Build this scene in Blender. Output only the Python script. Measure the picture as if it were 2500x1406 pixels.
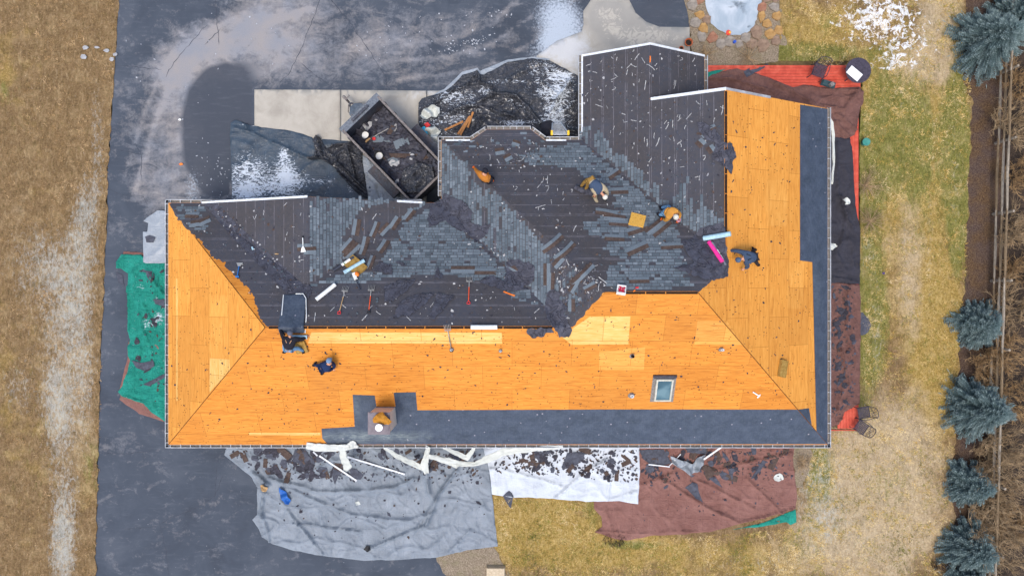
import bpy, bmesh, math, random
import numpy as np
from mathutils import Vector, Matrix, noise
from mathutils.geometry import delaunay_2d_cdt
from mathutils.bvhtree import BVHTree
random.seed(7)
R_ = math.radians
S = bpy.context.scene
for o in list(bpy.data.objects): bpy.data.objects.remove(o)
COL = S.collection

# ---------------------------------------------------------------- camera, sky, sun, exposure
HC = 33.333                     # the drone hangs 33 m above the drive and looks straight down
K = 1 / 1666.67
cd = bpy.data.cameras.new('camera'); cam = bpy.data.objects.new('camera', cd); COL.objects.link(cam)
cam.location = (0, 0, HC); cam.rotation_euler = (0, 0, 0)
cd.sensor_width = 36; cd.lens = 24; cd.clip_end = 400; cd.clip_start = 0.5
S.camera = cam
wd = bpy.data.worlds.new('World'); S.world = wd; wd.use_nodes = True
wt = wd.node_tree; bg = wt.nodes['Background']
sk = wt.nodes.new('ShaderNodeTexSky'); sk.sky_type = 'NISHITA'; sk.sun_disc = False
SUN_EL, SUN_AZ = R_(68), R_(200)
sk.sun_elevation = SUN_EL; sk.sun_rotation = SUN_AZ; sk.air_density = 1.0; sk.dust_density = 3.5
wt.links.new(sk.outputs[0], bg.inputs[0]); bg.inputs[1].default_value = 0.15
sd = bpy.data.lights.new('sun', 'SUN'); sun = bpy.data.objects.new('sun', sd); COL.objects.link(sun)
sd.energy = 0.9; sd.angle = R_(20); sd.color = (1, .955, .89)
sun.rotation_euler = (R_(90) - SUN_EL, 0, math.pi - SUN_AZ)
S.view_settings.view_transform = 'Standard'; S.view_settings.look = 'None'
S.view_settings.exposure = 0.76; S.view_settings.gamma = 1
KA = 0.88                       # base colour = seen colour / what the light gives

# ---------------------------------------------------------------- helpers
def lin(h, k=None):
    h = h.lstrip('#'); k = KA if k is None else k
    r = []
    for i in (0, 2, 4):
        v = int(h[i:i+2], 16) / 255
        r.append(min(.95, (v / 12.92 if v <= .04045 else ((v + .055) / 1.055) ** 2.4) * k))
    return (*r, 1)
def tag(o, label=None, cat=None, group=None, kind=None):
    if label: o['label'] = label
    if cat: o['category'] = cat
    if group: o['group'] = group
    if kind: o['kind'] = kind
    return o
def W(px, py, z=0.0):
    d = (HC - z) * K
    return Vector(((px - 1250) * d, (703 - py) * d, z))
def toPx(x, y, z):
    d = (HC - z) * K
    return 1250 + x / d, 703 - y / d
def fbm(x, y, s=1.0, o=4, z=0.0):
    return noise.fractal(Vector((x * s, y * s, z)), .6, 2.1, o)
def link(name, me, parent=None):
    o = bpy.data.objects.new(name, me); COL.objects.link(o)
    if parent: o.parent = parent
    return o
def obj(name, vs, fs, mats, parent=None, smooth=False, mi=None, base=False):
    me = bpy.data.meshes.new(name)
    me.from_pydata([tuple(v) for v in vs], [], fs)
    for m in (mats if isinstance(mats, (list, tuple)) else [mats]): me.materials.append(m)
    if mi: me.polygons.foreach_set('material_index', mi)
    if smooth: me.polygons.foreach_set('use_smooth', [True] * len(fs))
    o = link(name, me, parent)
    if base: rebase(o)
    return o
def rebase(o):
    me = o.data; n = len(me.vertices)
    c = np.empty(n * 3); me.vertices.foreach_get('co', c); c = c.reshape(-1, 3)
    b = Vector(((c[:, 0].min() + c[:, 0].max()) / 2, (c[:, 1].min() + c[:, 1].max()) / 2, c[:, 2].min()))
    me.transform(Matrix.Translation(-b)); o.location = b
    return o
class MB:
    def __init__(s): s.v = []; s.f = []; s.m = []
    def add(s, vs, fs, m=0, M=None):
        n = len(s.v)
        for v in vs:
            v = Vector(v); s.v.append(M @ v if M else v)
        for f in fs: s.f.append([i + n for i in f]); s.m.append(m)
    def box(s, c, d, m=0, M=None, rz=0, tap=1.0):
        x, y, z = d[0] / 2, d[1] / 2, d[2] / 2
        vs = [Vector((sx * x * (tap if sz > 0 else 1), sy * y * (tap if sz > 0 else 1), sz * z)) for sz in (-1, 1) for sy in (-1, 1) for sx in (-1, 1)]
        if rz: vs = [Matrix.Rotation(rz, 3, 'Z') @ v for v in vs]
        vs = [v + Vector(c) for v in vs]
        s.add(vs, [(0, 2, 3, 1), (4, 5, 7, 6), (0, 1, 5, 4), (2, 6, 7, 3), (0, 4, 6, 2), (1, 3, 7, 5)], m, M)
    def tube(s, pts, rad, n=8, m=0, M=None, cap=True):
        pts = [Vector(p) for p in pts]
        if not isinstance(rad, (list, tuple)): rad = [rad] * len(pts)
        vs, fs = [], []; up = None
        for i, p in enumerate(pts):
            t = (pts[min(i + 1, len(pts) - 1)] - pts[max(i - 1, 0)]); 
            if t.length < 1e-9: t = Vector((0, 0, 1))
            t.normalize()
            if up is None: up = Vector((0, 0, 1)) if abs(t.z) < .9 else Vector((1, 0, 0))
            a = t.cross(up); 
            if a.length < 1e-4: a = t.cross(Vector((0, 1, 0)))
            a.normalize(); b = a.cross(t)
            up = b
            for k in range(n):
                q = 2 * math.pi * k / n
                vs.append(p + (a * math.cos(q) + b * math.sin(q)) * rad[i])
        for i in range(len(pts) - 1):
            for k in range(n):
                k2 = (k + 1) % n
                fs.append((i * n + k, i * n + k2, (i + 1) * n + k2, (i + 1) * n + k))
        if cap: fs.append(list(range(n))); fs.append(list(range((len(pts) - 1) * n, len(pts) * n))[::-1])
        s.add(vs, fs, m, M)
    def lathe(s, prof, n=16, m=0, M=None, cap=True):
        vs, fs = [], []
        for r, z in prof:
            for k in range(n):
                q = 2 * math.pi * k / n; vs.append((r * math.cos(q), r * math.sin(q), z))
        for i in range(len(prof) - 1):
            for k in range(n):
                k2 = (k + 1) % n; fs.append((i * n + k, i * n + k2, (i + 1) * n + k2, (i + 1) * n + k))
        if cap: fs.append(list(range(n))[::-1]); fs.append(list(range((len(prof) - 1) * n, len(prof) * n)))
        s.add(vs, fs, m, M)
    def ball(s, c, r, n=10, m=0, M=None, sq=None):
        c = Vector(c); r = Vector(r) if not isinstance(r, (int, float)) else Vector((r, r, r))
        vs, fs = [], []
        h = n // 2 + 1
        for i in range(1, h):
            a = math.pi * i / h
            for k in range(n):
                q = 2 * math.pi * k / n
                vs.append(Vector((math.sin(a) * math.cos(q) * r.x, math.sin(a) * math.sin(q) * r.y, math.cos(a) * r.z)) + c)
        for i in range(h - 2):
            for k in range(n):
                k2 = (k + 1) % n; fs.append((i * n + k, (i + 1) * n + k, (i + 1) * n + k2, i * n + k2))
        t = len(vs); vs += [c + Vector((0, 0, r.z)), c - Vector((0, 0, r.z))]
        for k in range(n):
            k2 = (k + 1) % n; fs.append((t, k, k2)); fs.append((t + 1, (h - 2) * n + k2, (h - 2) * n + k))
        s.add(vs, fs, m, M)
    def build(s, name, mats, parent=None, smooth=False, base=False):
        return obj(name, s.v, s.f, mats, parent, smooth, s.m, base)
def empty(name, loc, rz=0):
    o = bpy.data.objects.new(name, None); COL.objects.link(o); o.location = loc; o.rotation_euler = (0, 0, rz)
    o.empty_display_size = .3
    return o
def copy_tree(o, parent=None):
    c = o.copy(); COL.objects.link(c)
    if parent: c.parent = parent
    for ch in [x for x in bpy.data.objects if x.parent == o]: copy_tree(ch, c)
    return c
def inpoly(x, y, poly):
    ins = False; n = len(poly); j = n - 1
    for i in range(n):
        xi, yi = poly[i][0], poly[i][1]; xj, yj = poly[j][0], poly[j][1]
        if (yi > y) != (yj > y) and x < (xj - xi) * (y - yi) / (yj - yi) + xi: ins = not ins
        j = i
    return ins
def inpoly_np(X, Y, poly):
    ins = np.zeros(X.shape, bool); n = len(poly); j = n - 1
    for i in range(n):
        xi, yi = poly[i][0], poly[i][1]; xj, yj = poly[j][0], poly[j][1]
        if yi != yj:
            c = ((yi > Y) != (yj > Y)) & (X < (xj - xi) * (Y - yi) / (yj - yi) + xi); ins ^= c
        j = i
    return ins
def rag(poly, amp, step, closed=True, seed=0.0):
    """a straight outline made ragged"""
    out = []; n = len(poly)
    for i in range(n if closed else n - 1):
        a = Vector(poly[i][:2]); b = Vector(poly[(i + 1) % n][:2]); L = (b - a).length
        k = max(1, int(L / step)); nm = Vector((-(b - a).y, (b - a).x)) / max(L, 1e-6)
        for j in range(k):
            t = j / k; p = a.lerp(b, t)
            d = amp * (noise.noise(Vector((p.x / step * .45, p.y / step * .45, seed))) * 1.5 + random.uniform(-.25, .25)) if j else 0
            out.append(p + nm * d)
    if not closed: out.append(Vector(poly[-1][:2]))
    return out
def cdt(poly, cell, jit=.3):
    P = [Vector((p[0], p[1])) for p in poly]
    B = []
    n = len(P)
    for i in range(n):
        a, b = P[i], P[(i + 1) % n]; k = max(1, int((b - a).length / cell + .5))
        for j in range(k): B.append(a.lerp(b, j / k))
    xs = [p.x for p in B]; ys = [p.y for p in B]
    gx = np.arange(min(xs) + cell * .5, max(xs), cell); gy = np.arange(min(ys) + cell * .5, max(ys), cell)
    X, Y = np.meshgrid(gx, gy); X = X.ravel(); Y = Y.ravel()
    rs = np.random.RandomState(3)
    X = X + rs.uniform(-jit, jit, X.shape) * cell; Y = Y + rs.uniform(-jit, jit, Y.shape) * cell
    m = inpoly_np(X, Y, B)
    V = B + [Vector((float(a), float(b))) for a, b in zip(X[m], Y[m])]
    r = delaunay_2d_cdt(V, [], [list(range(len(B)))], 1, 1e-5)
    return r[0], r[2], len(B)
def attr(o, name, vals):
    a = o.data.attributes.new(name, 'FLOAT', 'POINT'); a.data.foreach_set('value', vals)
def blobs(px, py, L):
    """sum of soft ellipses (cx, cy, rx, ry, strength[, angle deg])"""
    s = 0.0
    for b in L:
        dx, dy = px - b[0], py - b[1]
        if len(b) > 5:
            c, q = math.cos(R_(b[5])), math.sin(R_(b[5])); dx, dy = dx * c - dy * q, dx * q + dy * c
        d = (dx / b[2]) ** 2 + (dy / b[3]) ** 2
        if d < 2.2: s += b[4] * max(0, 1 - d / 2.2) ** 1.3
    return s
def segd(px, py, L):
    m = 1e9
    for i in range(len(L) - 1):
        ax, ay = L[i][:2]; bx, by = L[i + 1][:2]; vx, vy = bx - ax, by - ay
        t = max(0, min(1, ((px - ax) * vx + (py - ay) * vy) / (vx * vx + vy * vy + 1e-9)))
        d = math.hypot(px - ax - vx * t, py - ay - vy * t)
        if d < m: m = d
    return m

# ---------------------------------------------------------------- materials
class NB:
    def __init__(s, name):
        s.mt = bpy.data.materials.new(name); s.mt.use_nodes = True; s.t = s.mt.node_tree
        s.b = s.t.nodes['Principled BSDF']; s.o = s.t.nodes['Material Output']
    def n(s, k, **kw):
        x = s.t.nodes.new(k)
        for a, b in kw.items(): setattr(x, a, b)
        return x
    def l(s, a, b):
        if isinstance(a, bpy.types.NodeSocket): s.t.links.new(a, b)
        else:
            try: b.default_value = a
            except Exception: b.default_value = (a, a, a)
    def co(s, sc=(1, 1, 1), rz=0, kind='Object'):
        c = s.n('ShaderNodeTexCoord'); m = s.n('ShaderNodeMapping')
        m.inputs['Scale'].default_value = sc; m.inputs['Rotation'].default_value = (0, 0, rz)
        s.l(c.outputs[kind], m.inputs[0]); return m.outputs[0]
    def noise(s, v, sc, det=5, ro=.55, di=0):
        x = s.n('ShaderNodeTexNoise'); s.l(v, x.inputs['Vector']); x.inputs['Scale'].default_value = sc
        x.inputs['Detail'].default_value = det; x.inputs['Roughness'].default_value = ro; x.inputs['Distortion'].default_value = di
        return x.outputs['Fac']
    def vor(s, v, sc, feat='F1', out='Distance', rnd=1):
        x = s.n('ShaderNodeTexVoronoi', feature=feat); s.l(v, x.inputs['Vector']); x.inputs['Scale'].default_value = sc
        x.inputs['Randomness'].default_value = rnd
        return x.outputs[out]
    def wave(s, v, sc, di=0, det=2, dirn='X', prof='SIN'):
        x = s.n('ShaderNodeTexWave', bands_direction=dirn, wave_profile=prof); s.l(v, x.inputs['Vector'])
        x.inputs['Scale'].default_value = sc; x.inputs['Distortion'].default_value = di; x.inputs['Detail'].default_value = det
        return x.outputs['Fac']
    def ramp(s, f, st):
        x = s.n('ShaderNodeValToRGB'); s.l(f, x.inputs[0]); e = x.color_ramp.elements
        while len(e) < len(st): e.new(.5)
        for i, (p, c) in enumerate(st):
            e[i].position = p
        for i, (p, c) in enumerate(st):
            e[i].color = lin(c) if isinstance(c, str) else (c, c, c, 1) if isinstance(c, (int, float)) else c
        return x.outputs[0]
    def mr(s, f, a, b, c=0.0, d=1.0):
        x = s.n('ShaderNodeMapRange'); s.l(f, x.inputs[0])
        for i, v in enumerate((a, b, c, d)): x.inputs[i + 1].default_value = v
        return x.outputs[0]
    def mix(s, f, a, b, bl='MIX'):
        x = s.n('ShaderNodeMix', data_type='RGBA', blend_type=bl)
        s.l(f, x.inputs[0]); s.l(lin(a) if isinstance(a, str) else a, x.inputs[6]); s.l(lin(b) if isinstance(b, str) else b, x.inputs[7])
        return x.outputs[2]
    def ma(s, op, a, b=0.0, cl=False):
        x = s.n('ShaderNodeMath', operation=op, use_clamp=cl); s.l(a, x.inputs[0]); s.l(b, x.inputs[1]); return x.outputs[0]
    def at(s, name):
        x = s.n('ShaderNodeAttribute', attribute_name=name); return x.outputs['Fac']
    def bump(s, h, st=.4, d=.02, nm=None):
        x = s.n('ShaderNodeBump'); s.l(h, x.inputs['Height']); x.inputs['Strength'].default_value = st; x.inputs['Distance'].default_value = d
        if nm: s.l(nm, x.inputs['Normal'])
        return x.outputs[0]
    def fin(s, col, ro=.8, nm=None, me=0.0, sp=.3):
        s.l(lin(col) if isinstance(col, str) else col, s.b.inputs['Base Color']); s.l(ro, s.b.inputs['Roughness'])
        if nm: s.l(nm, s.b.inputs['Normal'])
        s.b.inputs['Metallic'].default_value = me; s.b.inputs['Specular IOR Level'].default_value = sp
        return s.mt
def simple(name, c1, c2, sc=6, ro=.7, bump=.2, bd=.01, st=(1, 1, 1), me=0, sp=.3, det=5, lo=.35, hi=.65, dirt=None):
    b = NB(name); v = b.co(st); n = b.noise(v, sc, det, .6)
    col = b.ramp(n, [(lo, c1), (hi, c2)])
    if dirt:
        d = b.noise(b.co(), 1.7, 6, .65); col = b.mix(b.mr(d, .5, .75, 0, .7), col, dirt)
    return b.fin(col, ro, b.bump(n, bump, bd), me, sp)
# plywood: grain along x ('x') or along y ('y'), sheets 2.44 x 1.22
def ply(name, d, light=False):
    b = NB(name); rz = 0 if d == 'x' else R_(90)
    v = b.co(rz=rz)
    br = b.n('ShaderNodeTexBrick'); b.l(v, br.inputs['Vector'])
    br.offset = .5; br.inputs['Scale'].default_value = 1; br.inputs['Brick Width'].default_value = 2.44; br.inputs['Row Height'].default_value = 1.07
    br.inputs['Mortar Size'].default_value = .011; br.inputs['Mortar Smooth'].default_value = 0; br.inputs['Bias'].default_value = 0
    br.inputs['Color1'].default_value = (0, 0, 0, 1); br.inputs['Color2'].default_value = (1, 1, 1, 1); br.inputs['Mortar'].default_value = (.5, .5, .5, 1)
    gv = b.co((.7, 9, 1), rz) if d == 'x' else b.co((9, .7, 1))
    g = b.noise(gv, 2.2, 7, .62, .6); g2 = b.noise(gv, 9, 3, .6)
    if light: base = b.ramp(g, [(.3, '#dfa64f'), (.55, '#edbf70'), (.75, '#f3cb86')])
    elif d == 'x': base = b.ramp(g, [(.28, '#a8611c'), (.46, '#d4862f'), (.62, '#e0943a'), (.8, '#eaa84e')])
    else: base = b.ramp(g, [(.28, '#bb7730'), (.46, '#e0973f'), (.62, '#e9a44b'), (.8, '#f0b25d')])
    tone = b.ramp(br.outputs['Color'], [(0, (.87, .85, .82, 1)), (.5, (.97, .97, .96, 1)), (1, (1.05, 1.06, 1.08, 1))])
    col = b.mix(1.0, base, tone, 'MULTIPLY')
    big = b.noise(b.co(), .55, 3, .5); col = b.mix(b.mr(big, .4, .7, 0, .5), col, b.mix(.5, col, '#c98a3e'))
    col = b.mix(b.mr(br.outputs['Fac'], .4, 1, 0, .62), col, '#a5661f')
    # dark nail holes and specks in rows
    vv = b.vor(b.co((5.5, 8, 1), rz), 1, rnd=.9); sel = b.noise(b.co(), 1.3, 3, .6)
    sp = b.ma('MULTIPLY', b.mr(vv, .19, .12, 0, 1), b.mr(sel, .43, .5, 0, 1)); col = b.mix(b.ma('MULTIPLY', sp, .9), col, '#6b3d12')
    st = b.noise(b.co((2.5, 40, 1), rz) if d == 'x' else b.co((40, 2.5, 1)), 1.5, 2, .5)
    col = b.mix(b.mr(st, .66, .74, 0, .55), col, '#b26b22')
    return b.fin(col, .62, b.bump(g2, .15, .004), 0, .25)
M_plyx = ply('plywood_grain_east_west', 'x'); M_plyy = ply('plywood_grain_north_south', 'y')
M_plyl = ply('new_plywood', 'x', True); M_plyly = ply('new_plywood_turned', 'y', True)
def felt(name, d):
    b = NB(name); v = b.co(); 
    n = b.noise(v, .5, 4, .6); n2 = b.noise(v, 7, 6, .65)
    col = b.mix(b.mr(n, .4, .62), '#444347', '#454852')
    col = b.mix(b.mr(n2, .35, .7, 0, .5), col, '#575150')
    # overlap lines of the old paper
    x = b.n('ShaderNodeSeparateXYZ'); b.l(v, x.inputs[0]); c = x.outputs[0 if d == 'x' else 1]
    wob = b.ma('MULTIPLY', b.noise(b.co((1, 1, 1)), .8, 1), .05); c = b.ma('ADD', c, wob)
    f = b.ma('FRACT', b.ma('MULTIPLY', c, 2.15)); ln = b.mr(b.ma('ABSOLUTE', b.ma('SUBTRACT', f, .5)), .035, .012, 0, 1)
    f3 = b.ma('FRACT', b.ma('MULTIPLY', c, 1.07)); ln2 = b.mr(b.ma('ABSOLUTE', b.ma('SUBTRACT', f3, .3)), .014, .006, 0, 1)
    br = b.mr(b.noise(b.co((1.0, 1.0, 1)), 3, 4), .4, .55, .1, .75)
    col = b.mix(b.ma('MULTIPLY', b.ma('MAXIMUM', ln, ln2), br), col, '#79767d')
    # pale staple caps and granule litter
    sp = b.mr(b.vor(v, 4.2), .085, .05, 0, .8); sp2 = b.mr(b.vor(v, 13), .16, .1, 0, .45); msk = b.mr(b.noise(v, 1.6, 3), .45, .6)
    col = b.mix(b.ma('MULTIPLY', b.ma('MAXIMUM', sp, sp2), msk), col, '#a9a6aa')
    dk = b.mr(b.noise(v, 3, 7, .7), .6, .72, 0, .6); col = b.mix(dk, col, '#38343a')
    wr = b.noise(b.co((1, 1, 1)), 2.5, 5, .6, 1.0)
    return b.fin(col, .75, b.bump(wr, .5, .03), 0, .25)
M_feltx = felt('old_felt_lines_along_y', 'x'); M_felty = felt('old_felt_lines_along_x', 'y')
def tornfelt():
    b = NB('torn_felt'); v = b.co(); n = b.noise(v, 3.5, 6, .6, .5)
    col = b.ramp(n, [(.3, '#3b3a42'), (.55, '#4a4b56'), (.75, '#585a66')])
    cr = b.mr(b.ma('ABSOLUTE', b.ma('SUBTRACT', b.noise(v, 1.9, 4, .5, 1.2), .5)), 0, .035, 1, 0); col = b.mix(b.ma('MULTIPLY', cr, .35), col, '#2a2930')
    return b.fin(col, .6, b.bump(b.ma('ADD', cr, b.noise(v, 6, 5, .6, 1.5)), .7, .04), 0, .35)
M_torn = tornfelt()
def shingle(name, c1, c2, c3):
    b = NB(name); v = b.co(); t = b.at('tone'); n = b.noise(v, 28, 4, .7); n2 = b.noise(v, 1.2, 3, .5)
    col = b.ramp(b.ma('ADD', b.ma('MULTIPLY', t, .75), b.ma('MULTIPLY', n2, .25)), [(.05, c1), (.5, c2), (.95, c3)])
    col = b.mix(b.mr(n, .35, .75, 0, .5), col, '#39434c')
    return b.fin(col, .95, b.bump(n, .6, .008), 0, .15)
M_shing = shingle('slate_grey_shingle', '#4d565d', '#6c777f', '#8a959d')
M_shback = simple('brown_shingle_underside', '#473a35', '#5e5049', 9, .9, .4)
M_undl = NB('new_underlayment'); _b = M_undl; _v = _b.co()
_w = _b.wave(_v, 3.4, .3, 1, 'Y'); _w2 = _b.wave(_v, 3.4, .3, 1, 'X'); _n = _b.noise(_v, 2.2, 5, .6)
_c = _b.ramp(_n, [(.3, '#343f4e'), (.5, '#3f4a5b'), (.72, '#4b5667')])
_c = _b.mix(_b.mr(_b.ma('MAXIMUM', _w, _w2), .9, 1, 0, .35), _c, '#343d4a')
_c = _b.mix(_b.mr(_b.vor(_v, 2.4), .1, .06, 0, .85), _c, '#a7a2ac'); _c = _b.mix(_b.mr(_b.noise(_b.co((1, 1, 1)), 9, 7, .7), .45, .75, 0, .45), _c, '#5d6873')
_c = _b.mix(_b.ma('MULTIPLY', _b.at('dust'), _b.mr(_b.noise(_b.co((2, 9, 1)), 2, 6, .7), .35, .62)), _c, '#8c9796')
M_undl = _b.fin(_c, .6, _b.bump(_b.noise(_b.co((1.5, 1, 1)), 1.6, 5, .55, .8), .7, .06), 0, .35)
M_white = simple('white_metal', '#cfd6dc', '#eef2f5', 9, .45, .1)
M_gw = simple('gutter_off_white', '#a9adb2', '#cfd3d7', 5, .5, .1, dirt='#8a857e')
M_gut = simple('gutter_grey', '#9a9da3', '#b9bcc0', 7, .5, .1, dirt='#6b6660')
M_gutb = simple('gutter_silt', '#6e675f', '#8e887f', 12, .9, .4)
M_wall = simple('house_siding', '#a39a8d', '#b3aa9c', 3, .8, .1)
M_dark = simple('black_gap', '#1a1412', '#241c18', 6, .9, .1)
M_chim = simple('beige_stucco', '#d2c4b4', '#e0d4c6', 14, .9, .3)
M_chimc = simple('mauve_cap_metal', '#6e666c', '#857c82', 4, .55, .1, dirt='#5e5360')
M_flash = simple('weathered_flashing', '#6c6866', '#97928d', 16, .8, .4)
M_fr = simple('skylight_frame', '#b3b09f', '#cccabd', 5, .5, .1)
_b = NB('skylight_glass'); _x = _b.noise(_b.co(), 1.2, 2, .5, 1)
M_glass = _b.fin(_b.ramp(_x, [(.3, '#34505c'), (.5, '#4a6a76'), (.7, '#6b8890')]), .12, None, 0, .35)

# ---------------------------------------------------------------- the roof as planes
E0, PT = 3.1, .55
XW, XE, YS = -15.22, 13.98, -6.93
YN1, YN2, XW2, XW3, XE4 = 3.77, 6.55, -3.13, 3.09, 8.53
YG3, YG4, YG5 = 7.94, 10.27, 3.77
X5a, X5r, X5b, Z5 = -13.9, -8.44, -3.75, 5.15
def vol_(x, y):
    q = []
    n1, n2 = YN1 - y, YN2 - y; s = y - YS
    if x < XW2 + (YN1 - YS) / 2 + .01: q.append((min(s * PT, n1 * PT, (x - XW) * PT), 'main'))
    q.append((min(s * PT, n2 * PT, (x - XW2) * PT, (XE - x) * PT), 'big'))
    if y < YG3 + .02: q.append((min((x - XW3) * PT, (XE - x) * PT, 9 if y > 0 else -9), 'wing'))
    if 3 < y: q.append((min((x - XW3) * PT, (XE4 - x) * PT), 'small'))
    if -2 < y < YG5 + .3: q.append((min((x - X5a) * (Z5 - E0) / (X5r - X5a), (X5b - x) * (Z5 - E0) / (X5b - X5r)), 'garage'))
    if y > 5.1 and (y > 6.55 or -1.81 + (6.55 - y) <= x <= 1.45 - (6.55 - y)):
        la = ((x + 1.81) * -.5546 + (y - 6.55) * .832); lb = ((x - 1.45) * .595 + (y - 6.55) * .8037)
        q.append((min((7.02 - y), -la, -lb) * .4, 'bay'))
    return q
def ZR(x, y):
    return E0 + max(v[0] for v in vol_(x, y))
def Rf(px, py, off=0.0):
    z = 4.2
    for _ in range(30):
        v = W(px, py, z); z2 = ZR(v.x, v.y) + off; z = z * .4 + z2 * .6
    v = W(px, py, z); v.z = ZR(v.x, v.y) + off
    return v
def grad(x, y, h=.04):
    return (ZR(x + h, y) - ZR(x - h, y)) / (2 * h), (ZR(x, y + h) - ZR(x, y - h)) / (2 * h)
def frame(px, py, ang=0, off=0.0):
    """matrix lying on the roof at a photo point, x axis along the plan angle"""
    p = Rf(px, py); gx, gy = grad(p.x, p.y)
    n = Vector((-gx, -gy, 1)).normalized(); a = Vector((math.cos(R_(ang)), math.sin(R_(ang)), 0)); a.z = gx * a.x + gy * a.y; a.normalize()
    bb = n.cross(a); M = Matrix((a, bb, n)).transposed().to_4x4(); M.translation = p + n * off
    return M
def frame_plain(x, y, z, ang=0):
    M = Matrix.Rotation(R_(ang), 4, 'Z'); M.translation = (x, y, z); return M
r1 = (YN1 - YS) / 2; yr1 = YS + r1; xa = XW + r1          # west hip
xv = XW2 + r1                                              # where the low ridge runs into the big hip
r2 = (YN2 - YS) / 2; yr2 = YS + r2; xp = XW2 + r2; xq = XE - r2
xr3 = (XW3 + XE) / 2; yq = YN2 - (xr3 - XW3); xr4 = (XW3 + XE4) / 2
CRE = [((XW, YN1), (xa, yr1)), ((XW, YS), (xa, yr1)), ((0, yr1), (1, yr1)), ((XW2, YN1), (xv, yr1)), ((XW2, YN2), (xp, yr2)),
       ((XW2, YS), (xp, yr2)), ((0, yr2), (1, yr2)), ((XE, YS), (xq, yr2)), ((xr3, yq), (xq, yr2)), ((xr3, 0), (xr3, 1)),
       ((XW3, YN2), (xr3, yq)), ((xr4, 0), (xr4, 1)), ((X5r, 0), (X5r, 1)),
       ((X5a, YN1), (X5r, YN1 - (Z5 - E0) / PT)), ((X5b, YN1), (X5r, YN1 - (Z5 - E0) / PT))]
BAYC = [((-1.81, 6.55), (1.45, 6.55)), ((0, 5.3), (1, 5.3)), ((-1.11, 7.02), (-.55, 5.3)), ((.83, 7.02), (.3, 5.3)), ((-1.81, 6.55), (-.55, 5.3)), ((1.45, 6.55), (.3, 5.3))]
def drape(name, pts, mat, off=.006, parent=None, creases=True, cell=None, lift=None, matfn=None, smooth=False):
    P = []
    for p in pts:
        if len(p) == 3: P.append((p[1], p[2]))       # ('w', x, y) plan metres
        else: q = Rf(p[0], p[1]); P.append((q.x, q.y))
    mats = mat if isinstance(mat, list) else [mat]
    bm = bmesh.new()
    if cell:
        v, f, _ = cdt(P, cell)
        vs = [bm.verts.new((a.x, a.y, 0)) for a in v]
        for t in f:
            try: bm.faces.new([vs[i] for i in t])
            except ValueError: pass
    else:
        r_ = delaunay_2d_cdt([Vector(p) for p in P], [], [list(range(len(P)))], 1, 1e-5)
        vs = [bm.verts.new((a.x, a.y, 0)) for a in r_[0]]
        for t in r_[2]: bm.faces.new([vs[i] for i in t])
    if creases:
        L = CRE + (BAYC if any(p[1] > 5.3 for p in P) else [])
        for (a, b) in L:
            d = Vector((b[0] - a[0], b[1] - a[1], 0)); nn = Vector((-d.y, d.x, 0)).normalized()
            bmesh.ops.bisect_plane(bm, geom=bm.verts[:] + bm.edges[:] + bm.faces[:], dist=1e-4, plane_co=(a[0], a[1], 0), plane_no=nn)
        bmesh.ops.triangulate(bm, faces=bm.faces[:])
    for v in bm.verts:
        v.co.z = ZR(v.co.x, v.co.y) + off + (lift(v.co.x, v.co.y) if lift else 0)
    bmesh.ops.recalc_face_normals(bm, faces=bm.faces[:])
    for f in bm.faces:
        if f.normal.z < 0: f.normal_flip()
        if matfn: f.material_index = matfn(f.calc_center_median())
        f.smooth = smooth
    me = bpy.data.meshes.new(name); bm.to_mesh(me); bm.free()
    for m in mats: me.materials.append(m)
    return link(name, me, parent)
def dirface(c):
    gx, gy = grad(c.x, c.y, .01); return 0 if abs(gx) > abs(gy) else 1     # 0: falls east or west, 1: falls north or south

# the real roof deck: every slope a plywood polygon
house = empty('house', (0, 0, 0))
tag(house, 'long hipped house stripped for a new roof, half orange plywood and half old grey shingles', 'house')
def V3(x, y): return (x, y, ZR(x, y))
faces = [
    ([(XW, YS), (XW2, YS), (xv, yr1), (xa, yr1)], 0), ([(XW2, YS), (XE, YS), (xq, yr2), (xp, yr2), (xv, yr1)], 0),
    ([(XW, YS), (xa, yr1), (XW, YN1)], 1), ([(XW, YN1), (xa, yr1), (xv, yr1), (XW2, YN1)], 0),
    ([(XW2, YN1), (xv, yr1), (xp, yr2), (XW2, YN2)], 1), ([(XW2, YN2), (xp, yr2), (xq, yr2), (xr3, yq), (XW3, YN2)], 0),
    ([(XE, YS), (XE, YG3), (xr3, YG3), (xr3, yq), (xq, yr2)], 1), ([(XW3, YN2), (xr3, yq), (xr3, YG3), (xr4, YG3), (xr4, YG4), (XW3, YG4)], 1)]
rb = MB()
def slope(P, m, zf):
    rb.add([(x, y, zf(x, y)) for x, y in P], [list(range(len(P)))], m)
pl = {0: lambda x, y: E0 + (y - YS) * PT, 1: lambda x, y: E0 + (y - YS) * PT, 2: lambda x, y: E0 + (x - XW) * PT, 3: lambda x, y: E0 + (YN1 - y) * PT,
      4: lambda x, y: E0 + (x - XW2) * PT, 5: lambda x, y: E0 + (YN2 - y) * PT, 6: lambda x, y: E0 + (XE - x) * PT, 7: lambda x, y: E0 + (x - XW3) * PT}
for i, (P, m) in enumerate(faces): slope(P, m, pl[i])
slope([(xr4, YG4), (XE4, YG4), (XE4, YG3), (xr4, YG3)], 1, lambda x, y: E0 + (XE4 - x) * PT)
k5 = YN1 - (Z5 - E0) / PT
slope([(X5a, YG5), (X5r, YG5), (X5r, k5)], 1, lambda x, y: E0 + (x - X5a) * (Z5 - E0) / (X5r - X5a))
slope([(X5r, YG5), (X5b, YG5), (X5r, k5)], 1, lambda x, y: E0 + (X5b - x) * (Z5 - E0) / (X5b - X5r))
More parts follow.
